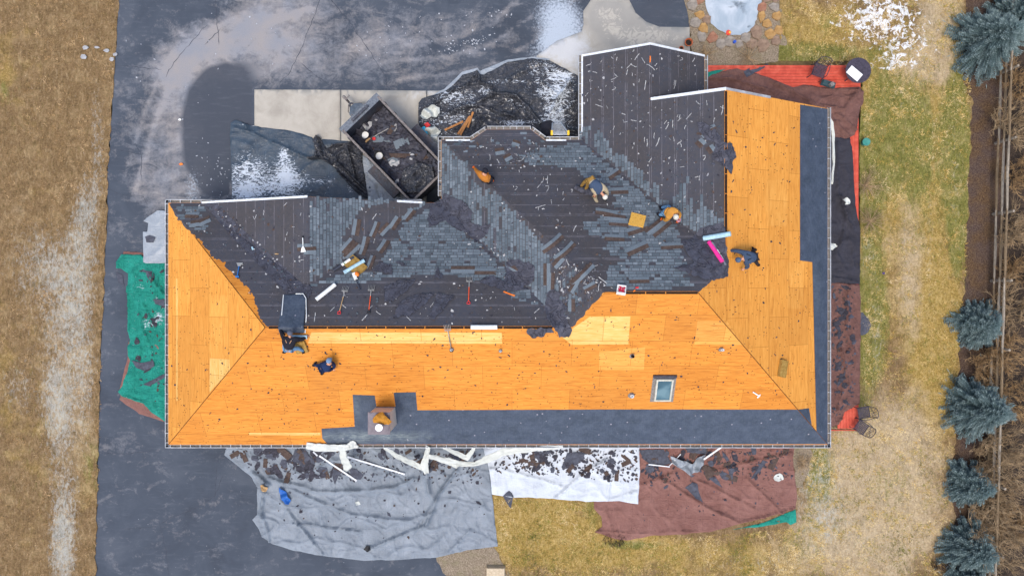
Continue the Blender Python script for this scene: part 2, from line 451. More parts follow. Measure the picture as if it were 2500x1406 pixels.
rb.add([(-1.81, 6.55, E0), (-1.11, 7.02, E0), (.83, 7.02, E0), (1.45, 6.55, E0), (.3, 5.2, ZR(.3, 5.2) - .03), (-.55, 5.2, ZR(-.55, 5.2) - .03)], [(0, 5, 1), (1, 5, 2), (5, 4, 2), (2, 4, 3)], 0)
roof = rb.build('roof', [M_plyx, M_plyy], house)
sm = roof.modifiers.new('thick', 'SOLIDIFY'); sm.thickness = .03; sm.offset = 0
for v in roof.data.vertices: pass
roof.location.z = -.016
# fascia and walls
wb = MB()
foot = [(XW, YS), (XE, YS), (XE, YG3), (XE4, YG3), (XE4, YG4), (XW3, YG4), (XW3, YN2), (1.45, YN2), (.83, 7.02), (-1.11, 7.02), (-1.81, YN2), (XW2, YN2), (XW2, YN1), (XW, YN1)]
def inset(P, d):
    out = []; n = len(P)
    for i in range(n):
        a, b, c = Vector(P[i - 1]), Vector(P[i]), Vector(P[(i + 1) % n])
        u, v = (b - a).normalized(), (c - b).normalized(); n1, n2 = Vector((-u.y, u.x)), Vector((-v.y, v.x))
        m = (n1 + n2); m.normalize(); out.append(b + m * d / max(.3, m.dot(n1)))
    return out
wi = inset(foot, .38); n = len(wi)
wb.add([(p.x, p.y, 0) for p in wi] + [(p.x, p.y, E0 + .12) for p in wi], [(i, (i + 1) % n, n + (i + 1) % n, n + i) for i in range(n)])
for (a, r, c, y, zr) in ((XW3, xr4, XE4, YG4 - .1, E0 + (xr4 - XW3) * PT), (XW3 + 2.9, xr3, XE, YG3 - .1, E0 + (xr3 - XW3) * PT), (X5a, X5r, X5b, YG5 - .1, Z5)):
    z0 = E0 - .05
    zl = z0 + ((a - XW3) * PT if a > XW3 + 1 else 0)
    wb.add([(a, y, zl), (c, y, z0), (r, y, zr - .03)], [(0, 1, 2)])
wb.build('wall', M_wall, house)
fb = MB()
fi = inset(foot, .02); n = len(fi)
fb.add([(p.x, p.y, E0 - .2) for p in fi] + [(p.x, p.y, E0 - .035) for p in fi], [(i, (i + 1) % n, n + (i + 1) % n, n + i) for i in range(n)])
sf = inset(foot, .36)
fb.add([(p.x, p.y, E0 - .2) for p in fi] + [(p.x, p.y, E0 - .2) for p in sf], [(i, n + i, n + (i + 1) % n, (i + 1) % n) for i in range(n)])
fb.build('fascia', M_white, house)
# old felt over the north slopes
torn = rag([(652, 796), (632, 770), (628, 750), (618, 722), (604, 700), (588, 688), (566, 664), (548, 650), (552, 640), (522, 632), (512, 618), (498, 600), (492, 588), (470, 572), (452, 556), (438, 538), (424, 517), (414, 500)], 5, 3.6, False, 3.1)
north = [('w', XW + .12, YN1 - .01), ('w', XW2, YN1), ('w', XW2 + .01, YN2 - .01), ('w', -1.81, 6.54), ('w', -1.11, 7.01), ('w', .83, 7.01), ('w', 1.45, 6.54), ('w', XW3 + .01, YN2),
         ('w', XW3 + .01, YG4 - .01), ('w', xr4 - .001, YG4 - .01), ('w', xr4 - .001, YG3 - .005), ('w', xr3 - .03, YG3 - .01), ('w', xr3 - .03, 2.2)]
tr = rag([(1772, 600), (1779, 640), (1777, 676), (1742, 681), (1728, 694), (1712, 708)], 3, 5, False, 9.)
rg = [('w', xq, yr2 + .035), ('w', xp, yr2 + .035)]
tr2 = rag([(1478, 713), (1440, 752), (1408, 785), (1398, 798)], 4, 6, False, 5.)
f_ = drape('old_felt', north + [tuple(p) for p in tr] + rg + [tuple(p) for p in tr2] + [('w', xv, yr1 + .035), ('w', xa + .1, yr1 + .035)] + [tuple(p) for p in torn], [M_feltx, M_felty], .006, house, matfn=dirface)
drape('old_felt', [('w', xr4, YG4 - .01), ('w', XE4 - .01, YG4 - .01), ('w', XE4 - .01, YG3 + .04), ('w', xr4, YG3 + .04)], [M_feltx, M_felty], .006, house, creases=False)
# new dark underlayment along the eaves
def dustpaint(o, L):
    vals = []
    for v in o.data.vertices:
        px, py = toPx(*v.co); vals.append(blobs(px, py, L))
    attr(o, 'dust', vals)
o = drape('underlayment', [(785, 1046), (866, 1041), (861, 963), (915, 965), (919, 992), (966, 992), (961, 958), (1015, 957), (1019, 1001), (1500, 999), (1975, 996), (1982, 1040), ('w', XE - .04, YS + .03), ('w', -8.15, YS + .01), (787, 1070)],
          M_undl, .008, house, cell=.3)
dustpaint(o, [(900, 1068, 130, 9, 1.0), (870, 990, 8, 30, .3)])
o = drape('underlayment', [(1953, 256), ('w', XE - .01, YG3 - .02), ('w', XE - .01, YS + .03), (1986, 1082), (1983, 640), (1953, 636)], M_undl, .013, house, cell=.35)
dustpaint(o, [(1990, 700, 8, 50, .2)])
# paler replacement sheets let into the deck
for k, (P, m) in enumerate([([(1440, 773), (1539, 772), (1534, 840), (1395, 841), (1372, 822), (1400, 800)], 0), ([(760, 811), (1225, 812), (1226, 839), (752, 838)], 0), ([(512, 874), (560, 877), (562, 905), (512, 957)], 1),
                 ([(1703, 783), (1775, 783), (1812, 841), (1695, 841)], 2), ([(512, 720), (560, 720), (560, 873), (512, 873)], 3), ([(1870, 440), (1922, 440), (1922, 552), (1870, 552)], 3), ([(1922, 640), (1962, 640), (1962, 753), (1922, 753)], 3),
                 ([(608, 1056), (782, 1056), (783, 1062), (608, 1062)], 0), ([(430, 680), (434, 680), (434, 978), (430, 978)], 1), ([(1463, 858), (1575, 848), (1572, 903), (1463, 903)], 2)]):
    mt = [M_plyl, M_plyly, None, None][m]
    if mt is None:
        if 'mid' not in globals(): mid = [ply('plywood_mid_x', 'x'), ply('plywood_mid_y', 'y')]
        if k < 5 or True:
            mm = mid[0 if m == 2 else 1]
            mt = mm
    drape('deck_panel', P, mt, .005, house)
for mm in mid:       # a little paler than the rest
    for nd in mm.node_tree.nodes:
        if nd.type == 'VALTORGB' and len(nd.color_ramp.elements) == 4:
            for e, c in zip(nd.color_ramp.elements, ('#bd7832', '#e39d45', '#ecaa53', '#f0b563')): e.color = lin(c)
# ridge slots
def slot(a, b, gap=.33, w=.085):
    a, b = Vector(a), Vector(b); L = (b - a).length; d = (b - a) / L
    q = MB(); M = Matrix.Rotation(math.atan2(d.y, d.x), 4, 'Z'); M.translation = a
    q.box((L / 2, 0, .0), (L, w, .02), 0, M)
    for k in range(1, int(L / .78)): q.box((k * .78, 0, .004), (.025, w, .02), 1, M)
    for sg in (-1, 1): q.box((L / 2, sg * (w / 2 + .01), .004), (L, .01, .022), 1, M)
    return q.build('ridge_slot', [M_dark, M_plyx], house)
z1 = ZR(xa + 1, yr1); slot((xa + .15, yr1, z1), (xv - .6, yr1, z1))
z2 = ZR(xp + 1, yr2); slot((xp + .8, yr2, z2), (xq - .02, yr2, z2)); z3 = ZR(xr3, 4); slot((xr3, 2.2, z3), (xr3, YG3 - .1, z3))
M_seam = simple('dark_seam', '#5f3a14', '#7a4c1c', 6, .9, .1)
for a, b in (((XW, YS), (xa, yr1)), ((XE, YS), (xq, yr2)), ((-13.6, 2.15), (xa, yr1))):
    a3, b3 = Vector((*a, ZR(*a) + .004)), Vector((*b, ZR(*b) + .004)); d = (b3 - a3).normalized(); s_ = Vector((-d.y, d.x, 0)).normalized() * .016; u_ = Vector((0, 0, .012)); q = MB()
    q.add([a3 - s_, b3 - s_, b3 + u_, a3 + u_, a3 + s_, b3 + s_], [(0, 1, 2, 3), (3, 2, 5, 4)]); q.build('hip_seam', M_seam, house)
# gutters with their hangers
def gutter(a, b, inward, hang=.45, fill=0):
    a, b = Vector((*a, E0)), Vector((*b, E0)); d = (b - a); L = d.length; d /= L
    q = MB(); M = Matrix((d, Vector((*inward, 0)), Vector((0, 0, 1)))).transposed().to_4x4(); M.translation = a
    w = .14
    q.box((L / 2, 0, -.055), (L, .016, .11), 0, M); q.box((L / 2, .01, 0.004), (L, .024, .014), 0, M)
    q.box((L / 2, w / 2, -.10), (L, w, .012), 1, M); q.box((L / 2, w - .004, -.05), (L, .01, .1), 2, M)
    k = hang / 2
    while k < L:
        q.box((k, w / 2, .006), (.024, w + .01, .012), 0, M); k += hang * random.uniform(.94, 1.06)
    return q.build('gutter', [M_gw, M_gutb if not fill else M_gut, M_gut], house)
G = .14
gutter((XW - G, YS - G), (XW - G, YN1 + G), (1, 0)); gutter((XW - G, YS - G), (XE + G, YS - G), (0, 1)); gutter((XE + G, YS - G), (XE + G, YG3 + .05), (-1, 0))
gutter((XW - G, YN1 + G), (-12.7, YN1 + G), (0, -1)); gutter((-4.85, YN1 + G), (-4.0, YN1 + G), (0, -1), 2)
gutter((XW2 - G, YN1 + .3), (XW2 - G, YN2 + G), (1, 0)); gutter((XW2 - G, YN2 + G), (-1.85, YN2 + G), (0, -1))
def dg(a, b):
    a, b = Vector(a), Vector(b); d = (b - a).normalized(); nn = Vector((d.y, -d.x)); gutter(tuple(a - nn * G), tuple(b - nn * G), tuple(nn), .3)
dg((-1.81, 6.56), (-1.11, 7.02)); dg((-1.11, 7.02), (.83, 7.02)); dg((.83, 7.02), (1.45, 6.56))
gutter((1.45, YN2 + G), (XW3 - G, YN2 + G), (0, -1)); gutter((XW3 - G, YN2 + .0), (XW3 - G, YG4 + .05), (1, 0)); gutter((XE4 + G, YG3 + .1), (XE4 + G, YG4 + .03), (-1, 0))
# white drip edges
def drip(P, w=.09, lift=.012, m=None):
    q = MB()
    for i in range(len(P) - 1):
        a, b = Vector(P[i]), Vector(P[i + 1]); d = (b - a).normalized(); s = Vector((-d.y, d.x, 0)).normalized() * w / 2; u = Vector((0, 0, lift))
        q.add([a - s + u, b - s + u, b + s + u, a + s + u, a - s - u * 3, b - s - u * 3, b + s - u * 3, a + s - u * 3], [(0, 1, 2, 3), (4, 7, 6, 5), (0, 4, 5, 1), (1, 5, 6, 2), (2, 6, 7, 3), (3, 7, 4, 0)])
    return q.build('drip_edge', m or M_white, house)
def v3(x, y, o=.012): return (x, y, ZR(x, y) + o)
zr4, zr3 = E0 + (xr4 - XW3) * PT, E0 + (xr3 - XW3) * PT
drip([(XW3, YG4, E0 + .01), (xr4, YG4, zr4 + .01)]); drip([(xr4, YG4 + .001, zr4 + .014), (XE4, YG4, E0 + .01)]); drip([(XW3 + .03, YG4, E0 + .02), (XW3 + .03, 6.9, E0 + .02)], .1)
drip([(xr4 + .02, YG3, zr4 + .02), (xr3, YG3, zr3 + .02)], .12); drip([(xr3, YG3 + .001, zr3 + .024), (XE - 3.2, YG3, E0 + 3.2 * PT + .02)], .1, m=M_gut)
drip([(X5a + .2, YG5, E0 + .09), (X5r, YG5, Z5 + .02)], .09); drip([(X5b - 1.25, YG5, E0 + .57), (X5b - .2, YG5, E0 + .11)], .09)
drip([(XW2 + .2, YN2 - .02, E0 + .03), (-1.85, YN2 - .02, E0 + .03)], .07); drip([(1.5, YN2 - .02, E0 + .03), (2.4, YN2 - .02, E0 + .03)], .07)
# chimney, its cap, skylight, pipes
ch = MB(); cx, cy = -5.41, -5.50; ch.box((cx, cy, 4.35), (.82, .82, 2.4)); ch.box((cx, cy, 5.5), (.86, .86, .06))
chim = ch.build('chimney', M_chim, house)
q = MB(); q.box((cx, cy, 5.56), (.9, .9, .06)); q.box((cx, cy, 5.6), (.8, .8, .03)); q.build('chimney_cap', M_chimc, chim)
M = frame(1619, 948, 0); q = MB()
q.box((0, 0, .01), (.98, 1.38, .02), 0, M); q.build('skylight_flashing', M_flash, house)
q = MB()
for a, c in (((0, .66, .05), (.98, .1, .1)), ((0, .6, .09), (.9, .05, .02))): q.box(a, c, 0, M)
q.build('skylight_flashing', simple('dark_flashing', '#3b3a42', '#55545c', 8), house)
q = MB()
for a, c in (((-.32, 0, .08), (.07, 1.12, .16)), ((.32, 0, .08), (.07, 1.12, .16)), ((0, .53, .08), (.57, .08, .158)), ((0, -.53, .08), (.57, .07, .158))): q.box(a, c, 0, M)
skl = q.build('skylight', M_fr, house)
q = MB(); q.box((0, 0, .12), (.57, .99, .02), 0, M); q.build('glass', M_glass, skl)
for (px, py, r, lean) in ((1543, 869, .055, 1), (1541, 965, .07, 0), (1222, 856, .04, 0), (1103, 853, .045, 0), (1760, 853, .05, 0)):
    M = frame(px, py); p = M.translation; q = MB()
    q.lathe([(r * 2.1, .0), (r * 1.9, .02), (r * 1.1, .05)], 14, 0, M); Mz = Matrix.Translation(p)
    q.lathe([(r, 0), (r, .3), (r * .75, .3), (r * .72, .1)], 14, 1, Mz)
    q.build('vent_pipe', [M_flash, M_white if lean == 0 else M_dark], house, True)
# ---------------------------------------------------------------- old shingles still nailed on
def shingles(name, poly, want, holes=(), edge=9, seed=0, drop=.03, ex=.122):
    rs = random.Random(seed); vs, fs, tone = [], [], []
    pw = [Rf(*p) for p in poly]; x0, x1 = min(p.x for p in pw), max(p.x for p in pw); y0, y1 = min(p.y for p in pw), max(p.y for p in pw)
    if want == 0: a0, a1, b0, b1 = x0, x1, y0, y1       # rows stacked in x, tabs along y
    else: a0, a1, b0, b1 = y0, y1, x0, x1
    i0 = int(math.floor(a0 / ex)); i1 = int(a1 / ex) + 1
    for i in range(i0, i1):
        a = i * ex; b = b0 - rs.random() * .3; run = rs.uniform(.8, 1.2) * drop
        rowj = rs.uniform(-.5, .5) * .012; rowt = rs.gauss(0, .07)
        while b < b1:
            L = rs.choice((.155, .31, .2, .24, .31, .13)); bc = b + L / 2
            x, y = (a, bc) if want == 0 else (bc, a)
            z = ZR(x, y); px, py = toPx(x, y, z)
            gx, gy = grad(x, y, .02); face = 0 if abs(gx) > abs(gy) else 1
            # ragged outer edge, in whole shingle lengths
            e = edge * (noise.noise(Vector((i * .45, math.floor(b / .62) * .9, seed))) + .3)
            ok = face == want and inpoly(px + (e if want == 1 else 0), py + (e if want == 0 else 0), poly) and inpoly(px, py, poly)
            if ok:
                for h in holes:
                    if inpoly(px, py, h): ok = False; break
            if ok and rs.random() > run:
                g = gx if want == 0 else gy; sg = 1 if g > 0 else -1      # +1: uphill towards +axis
                lo, hi = a + rowj - sg * ex * .43, a + rowj + sg * ex * .44
                zz = rs.uniform(.018, .028)
                if rs.random() < .02: zz += .02
                gap = .009
                c = []
                for (aa, bb, h) in ((lo, b + gap, zz), (lo, b + L - gap, zz), (hi, b + L - gap, .006), (hi, b + gap, .006), (lo, b + gap, .0), (lo, b + L - gap, .0)):
                    X, Y = (aa, bb) if want == 0 else (bb, aa)
                    c.append((X, Y, z + (aa - a) * g + h))
                k = len(vs); vs += c
                q = [(k, k + 1, k + 2, k + 3), (k, k + 4, k + 5, k + 1), (k + 1, k + 5, k + 2), (k, k + 3, k + 4)]
                fs += q; t = min(1, max(0, rs.gauss(.5, .17) + rowt)); t = .05 if rs.random() < .05 else t; tone += [t] * 6
            b += L
    o = obj(name, vs, fs, M_shing, house)
    bm = bmesh.new(); bm.from_mesh(o.data); bmesh.ops.recalc_face_normals(bm, faces=bm.faces[:]); 
    for f in bm.faces:
        if f.normal.z < -.01: f.normal_flip()
    bm.to_mesh(o.data); bm.free()
    attr(o, 'tone', tone); return o
felt_pile = [(1052, 480), (1150, 500), (1195, 540), (1160, 565), (1120, 548), (1070, 520)]
shingles('old_shingles', [(756, 483), (905, 484), (962, 491), (948, 500), (905, 506), (868, 528), (850, 565), (843, 640), (812, 690), (757, 706)], 0, seed=1, edge=14)
shingles('old_shingles', [(1040, 496), (1072, 500), (1010, 545), (960, 590), (905, 640), (880, 655), (880, 610), (905, 590), (935, 560), (985, 520)], 0, seed=2, edge=16, drop=.14)
shingles('old_shingles', [(1042, 512), (1085, 512), (1180, 605), (1290, 705), (1320, 745), (1250, 726), (1215, 690), (1190, 688), (1075, 666), (1065, 672), (960, 676), (885, 690), (830, 690), (790, 690), (760, 715), (762, 695), (860, 660), (925, 668), (938, 622), (955, 605), (968, 560), (1005, 535)],
         1, [[(1080, 655), (1210, 655), (1212, 666), (1080, 664)], [(978, 588), (1008, 588), (1008, 594), (978, 594)], [(1040, 612), (1094, 612), (1094, 615), (1040, 615)]], seed=3, edge=10, drop=.035)
shingles('old_shingles', [(1076, 346), (1098, 362), (1125, 392), (1146, 402), (1148, 440), (1200, 462), (1255, 515), (1300, 570), (1335, 606), (1342, 640), (1340, 700), (1350, 720), (1340, 775), (1300, 740), (1200, 625), (1085, 512), (1076, 490)],
         0, [[(1142, 430), (1149, 430), (1149, 465), (1142, 465)], [(1178, 508), (1190, 508), (1188, 560), (1176, 552)], [(1205, 560), (1212, 560), (1214, 600), (1207, 590)], [(1218, 535), (1224, 535), (1226, 560), (1221, 556)]], seed=4, edge=10, drop=.04)
shingles('old_shingles', [(1280, 372), (1330, 356), (1410, 350), (1440, 362), (1520, 430), (1590, 490), (1650, 545), (1668, 600), (1700, 640), (1712, 690), (1690, 700), (1600, 706), (1482, 704), (1472, 690), (1480, 650), (1530, 640), (1476, 610), (1470, 585), (1428, 562), (1420, 541),
         (1462, 540), (1470, 512), (1530, 515), (1500, 500), (1490, 470), (1410, 425), (1335, 408), (1262, 396)], 1,
         [[(1330, 402), (1412, 412), (1412, 428), (1335, 424)], [(1490, 455), (1535, 458), (1534, 472), (1490, 470)], [(1475, 582), (1545, 585), (1545, 592), (1475, 590)], [(1530, 678), (1602, 680), (1602, 686), (1530, 684)], [(1665, 600), (1715, 600), (1715, 690), (1680, 690)]], seed=5, edge=12, drop=.04)
shingles('old_shingles', [(1417, 318), (1438, 310), (1470, 330), (1500, 370), (1535, 385), (1550, 400), (1580, 440), (1600, 450), (1615, 452), (1640, 495), (1655, 470), (1675, 435), (1686, 440), (1695, 520), (1712, 478), (1722, 500), (1740, 525), (1772, 530), (1772, 636), (1720, 600), (1640, 535), (1520, 425), (1440, 356), (1417, 340)],
         0, [[(1435, 325), (1452, 325), (1452, 365), (1440, 362)], [(1676, 440), (1688, 440), (1688, 492), (1676, 492)], [(1620, 455), (1640, 455), (1640, 490), (1620, 490)]], seed=6, edge=18, drop=.05)
shingles('old_shingles', [(440, 500), (500, 505), (530, 545), (500, 560), (480, 565), (455, 545), (430, 515)], 1, seed=7, edge=12, drop=.45)
shingles('old_shingles', [(1090, 350), (1290, 312), (1330, 350), (1320, 380), (1230, 350), (1130, 380)], 1, seed=8, edge=12, drop=.88)
shingles('old_shingles', [(1300, 745), (1400, 650), (1420, 740), (1350, 795)], 0, seed=9, edge=12, drop=.55)

# ---------------------------------------------------------------- materials of the ground
def asphalt():
    b = NB('asphalt'); v = b.co(); n = b.noise(v, .45, 6, .6, .6); n2 = b.noise(v, 26, 5, .75)
    col = b.ramp(n, [(.35, '#3e454f'), (.5, '#464e59'), (.66, '#525963')])
    d = b.ma('ADD', b.ma('MULTIPLY', b.noise(b.co((1, 1.7, 1), R_(-38)), .9, 9, .68, .8), .6), b.ma('MULTIPLY', b.noise(v, 5, 8, .78, .3), .4))
    st = b.mr(b.ma('ADD', b.at('dust'), b.ma('MULTIPLY', b.ma('SUBTRACT', d, .5), 4.2)), .15, 1.25, 0, .9)
    col = b.mix(st, col, b.ramp(b.noise(v, .8, 4), [(.35, '#9a9ca2'), (.65, '#aba49f')]))
    dk = b.mr(b.ma('ADD', b.at('dark'), b.ma('MULTIPLY', b.ma('SUBTRACT', d, .5), 1.2)), .35, .75, 0, .92)
    col = b.mix(dk, col, '#464b54')
    fr = b.mr(b.ma('ADD', b.at('frost'), b.ma('MULTIPLY', b.ma('SUBTRACT', b.noise(v, 9, 7, .75), .5), 2.2)), .35, .95, 0, .9)
    col = b.mix(fr, col, '#c3cfdc')
    sp = b.ma('MULTIPLY', b.mr(b.vor(v, 2.3), .055, .03, 0, .5), b.mr(b.noise(v, .5, 3), .52, .6)); col = b.mix(sp, col, '#c2c6cc')
    col = b.mix(b.mr(n2, .3, .75, 0, .35), col, '#3f4653')
    wp = b.noise(b.co((1, 5, 1), R_(40)), 1.3, 5, .6, .4); col = b.mix(b.mr(wp, .55, .78, 0, .16), col, '#858a92')
    return b.fin(col, .85, b.bump(n2, .35, .01), 0, .3)
M_asph = asphalt()
def concrete():
    b = NB('concrete'); v = b.co(); n = b.noise(v, 1.1, 7, .62, .4); n2 = b.noise(v, 30, 4, .7)
    col = b.ramp(n, [(.3, '#a39d92'), (.5, '#b5afa3'), (.7, '#c2bcb0')])
    sn = b.mr(b.ma('ADD', b.ma('MULTIPLY', b.at('frost'), .8), b.ma('MULTIPLY', b.ma('SUBTRACT', b.noise(v, 4, 8, .75, .6), .5), 2.6)), .35, 1.15, 0, .7); col = b.mix(sn, col, '#cdd2d8'); gr = b.mr(b.at('grey'), .1, .8, 0, .7); col = b.mix(gr, col, '#92928f')
    wt = b.mr(b.ma('ADD', b.at('grey'), b.ma('MULTIPLY', b.ma('SUBTRACT', b.noise(v, 3, 6, .65, 1.5), .5), 2)), 1.1, 1.3, 0, .5); col = b.mix(wt, col, '#cfc8ba')
    col = b.mix(b.mr(n2, .4, .8, 0, .2), col, '#8a8479')
    return b.fin(col, .85, b.bump(n2, .25, .008), 0, .3)
M_conc = concrete()
def lawn(name):
    b = NB(name); v = b.co(); f = b.noise(v, 12, 8, .78, .5); m = b.noise(v, 3.0, 6, .7, .8); L = b.noise(v, .7, 5, .6)
    brown = b.ramp(f, [(.3, '#584631'), (.47, '#7d6547'), (.6, '#967b58'), (.75, '#b79d75')])
    gold = b.ramp(f, [(.3, '#655328'), (.45, '#9c8143'), (.58, '#bb9f5e'), (.72, '#dcc487')])
    green = b.ramp(f, [(.3, '#474c20'), (.48, '#747238'), (.62, '#92914f'), (.75, '#b9b276')])
    pale = b.ramp(f, [(.3, '#8f7b5c'), (.48, '#b8a382'), (.62, '#cbb899'), (.75, '#e4d6bd')])
    def w(a, k=1.3, n=m): return b.mr(b.ma('ADD', b.at(a), b.ma('MULTIPLY', b.ma('SUBTRACT', n, .5), k)), .3, .75)
    col = b.mix(w('gold', 1.5, L), brown, gold); col = b.mix(w('pale', 1.2, L), col, pale); col = b.mix(w('green', 1.5, b.noise(b.co((2.6, 1, 1)), 1.6, 7, .72, .5)), col, green)
    fr = b.mr(b.ma('ADD', b.at('frost'), b.ma('MULTIPLY', b.ma('SUBTRACT', b.noise(b.co((1.5, .8, 1)), 4.5, 8, .78, .8), .5), 4.2)), .55, 1.25, 0, .85)
    col = b.mix(fr, col, '#b7b8b0')
    sn = b.mr(b.ma('ADD', b.at('snow'), b.ma('MULTIPLY', b.ma('SUBTRACT', b.noise(v, 3.6, 7, .72, .7), .5), 5.0)), 1.0, 1.12)
    col = b.mix(sn, col, '#f4f6f8')
    big = b.noise(v, 1.6, 6, .7, .6); col = b.mix(b.mr(big, .5, .72, 0, .4), col, '#4d4227'); col = b.mix(b.mr(big, .5, .28, 0, .35), col, '#c9b184'); pt = b.noise(b.co((2.3, .8, 1)), 4, 6, .72, .6); col = b.mix(b.mr(pt, .52, .7, 0, .6), col, '#4f4a22'); col = b.mix(b.mr(pt, .46, .3, 0, .35), col, '#d8c49a')
    h = b.ma('ADD', b.ma('MULTIPLY', f, .7), b.ma('MULTIPLY', m, .6))
    return b.fin(col, .95, b.bump(h, .9, .09), 0, .1)
M_lawn = lawn('winter_grass')
def mulch():
    b = NB('mulch'); v = b.co(); f = b.noise(v, 16, 8, .8, .3); L = b.noise(v, 1.1, 4)
    col = b.ramp(f, [(.3, '#332823'), (.48, '#55463f'), (.62, '#75655b'), (.78, '#a5988c')])
    col2 = b.ramp(f, [(.3, '#2c2019'), (.48, '#5b4837'), (.62, '#82694d'), (.78, '#a98f6c')])
    col = b.mix(b.mr(L, .4, .6), col, col2)
    return b.fin(col, .95, b.bump(f, .9, .06), 0, .1)
M_mulch = mulch()
M_dirt = simple('gravelly_soil', '#6d604f', '#a3947f', 18, .95, .8, .03, det=8, dirt='#7a7452')
M_soil = simple('distant_field', '#6f6048', '#95835c', 6, .95, .6, .05, det=8)

# ---------------------------------------------------------------- ground
def sheet(name, poly, z, mat, cell=.3, zf=None, attrs=None, kind='structure', wpoly=None, smooth=True):
    P = wpoly or [tuple(W(p[0], p[1], z)[:2]) for p in poly]
    v, f, nb = cdt(P, cell)
    vs = [(a.x, a.y, z + (zf(a.x, a.y) if zf else 0)) for a in v]
    fs = []
    for t in f:
        a, b2, c = (v[i] for i in t)
        fs.append(t if (b2 - a).cross(c - a) > 0 else t[::-1])
    o = obj(name, vs, fs, mat, smooth=smooth)
    if kind: o['kind'] = kind
    for k, fn in (attrs or {}).items(): attr(o, k, [fn(*toPx(*p)) for p in vs])
    return o
g = obj('ground', [(-220, -220, -.3), (220, -220, -.3), (220, 220, -.3), (-220, 220, -.3)], [(0, 1, 2, 3)], M_soil); g['kind'] = 'structure'
drive_edge = [(290, -60), (286, 60), (280, 170), (268, 330), (262, 420), (262, 520), (255, 640), (248, 800), (243, 960), (240, 1100), (236, 1250), (231, 1470)]
drv = rag(drive_edge, 3, 12, False) + [Vector((1120, 1470)), Vector((1075, 1375)), Vector((1064, 1345)), Vector((1064, 1040)), Vector((1500, 1000)), Vector((1500, 300)), Vector((1684, 200)), Vector((1684, 66)), Vector((1664, -60))]
DPP = [(478, 480), (437, 395), (432, 300), (452, 215), (490, 170), (545, 140), (600, 128), (640, 150), (650, 185), (619, 219), (619, 310), (562, 300), (560, 480)]
def DP(x, y):
    if 420 < x < 670 and 110 < y < 490 and inpoly(x, y, DPP):
        d = segd(x, y, DPP[:7]) + 3 * noise.noise(Vector((x * .05, y * .05, 1)))
        return .62 * max(0, min(1, d / 24)) * max(0, min(1, (700 - x) / 110)) * max(0, min(1, (y - 105) / 60))
    return 0.0
ARC = [([(960, 195), (1100, 182), (1220, 152), (1330, 85), (1400, 0)], 6, .5), ([(940, 150), (1080, 142), (1200, 108), (1300, 40)], 5, .45), ([(980, 112), (1100, 95), (1200, 60), (1260, 8)], 7, .4), ([(330, 470), (375, 310), (418, 205), (500, 122), (620, 62), (760, 22)], 8, .5), ([(300, 440), (345, 300), (390, 180), (480, 90), (600, 30)], 5, .35), ([(440, 78), (545, 185)], 4, .5), ([(468, 58), (575, 165)], 4, .45), ([(500, 45), (610, 150)], 4, .4), ([(520, 10), (660, 110)], 5, .4), ([(1000, 210), (1180, 200), (1300, 150)], 4, .35)]
def arcs(x, y):
    if y > 520 or x > 1420: return 0.0
    s = 0.0
    for L, w, k in ARC:
        d = segd(x, y, L)
        if d < w * 3: s += k * math.exp(-(d / w) ** 2)
    return s
D1 = [(430, 330, 60, 140, .9), (460, 130, 80, 60, .95, 30), (560, 90, 90, 45, .9, 25), (640, 130, 120, 60, .55, -10), (730, 150, 150, 60, .5), (860, 60, 220, 60, .35), (420, 180, 60, 60, .7), (980, 150, 180, 60, .3), (380, 470, 60, 60, .6), (330, 300, 50, 120, .35), (700, 60, 90, 80, .5, 40),
      (490, 440, 25, 60, .6), (535, 455, 40, 25, .8), (560, 190, 80, 30, .5), (920, 110, 60, 60, .35), (1100, 60, 200, 30, .3, 15), (290, 560, 40, 30, .35), (300, 1090, 60, 20, .25), (700, 0, 100, 60, .4), (350, 640, 20, 100, .1), (1180, 120, 200, 14, .35, 20), (600, 20, 60, 60, .35)]
D2 = [(510, 290, 62, 130, .9), (520, 400, 60, 60, .5), (360, 40, 80, 60, .4), (600, 30, 50, 20, .2), (560, 230, 60, 60, .6), (350, 700, 300, 500, .1), (600, 330, 20, 60, .3), (1600, 20, 90, 70, .9), (1380, -10, 60, 30, .6)]
dr = sheet('driveway', [tuple(p) for p in drv], .0, M_asph, .125, attrs={'dust': lambda x, y: blobs(x, y, D1) + arcs(x, y), 'dark': lambda x, y: blobs(x, y, D2) * .7 + DP(x, y),
     'frost': lambda x, y: blobs(x, y, [(1370, 60, 55, 75, 1.1, 20), (1330, 120, 50, 30, .6, 30), (470, 460, 22, 50, .5), (560, 260, 10, 10, .2)])})
# cracks in the asphalt
def crack(P, w=.035):
    P = [Vector(p) for p in P]; L = []
    for i in range(len(P) - 1):
        k = max(2, int((P[i + 1] - P[i]).length / 7))
        for j in range(k): 
            p = P[i].lerp(P[i + 1], j / k); L.append(p + Vector((random.uniform(-1, 1), random.uniform(-1, 1))) * 1.6)
    L.append(P[-1]); vs, fs = [], []
    for i, p in enumerate(L):
        d = (L[min(i + 1, len(L) - 1)] - L[max(i - 1, 0)]).normalized(); nn = Vector((-d.y, -d.x)) 
        c = W(p.x, p.y, .005); ww = w * random.uniform(.3, 1.0) * (.3 if i in (0, len(L) - 1) else 1) / 2
        dd = Vector((d.x, -d.y, 0)); s = Vector((-dd.y, dd.x, 0)) * ww
        vs += [c - s, c + s]
        if i: fs.append((2 * i - 2, 2 * i, 2 * i + 1, 2 * i - 1))
    return vs, fs
cb = MB()
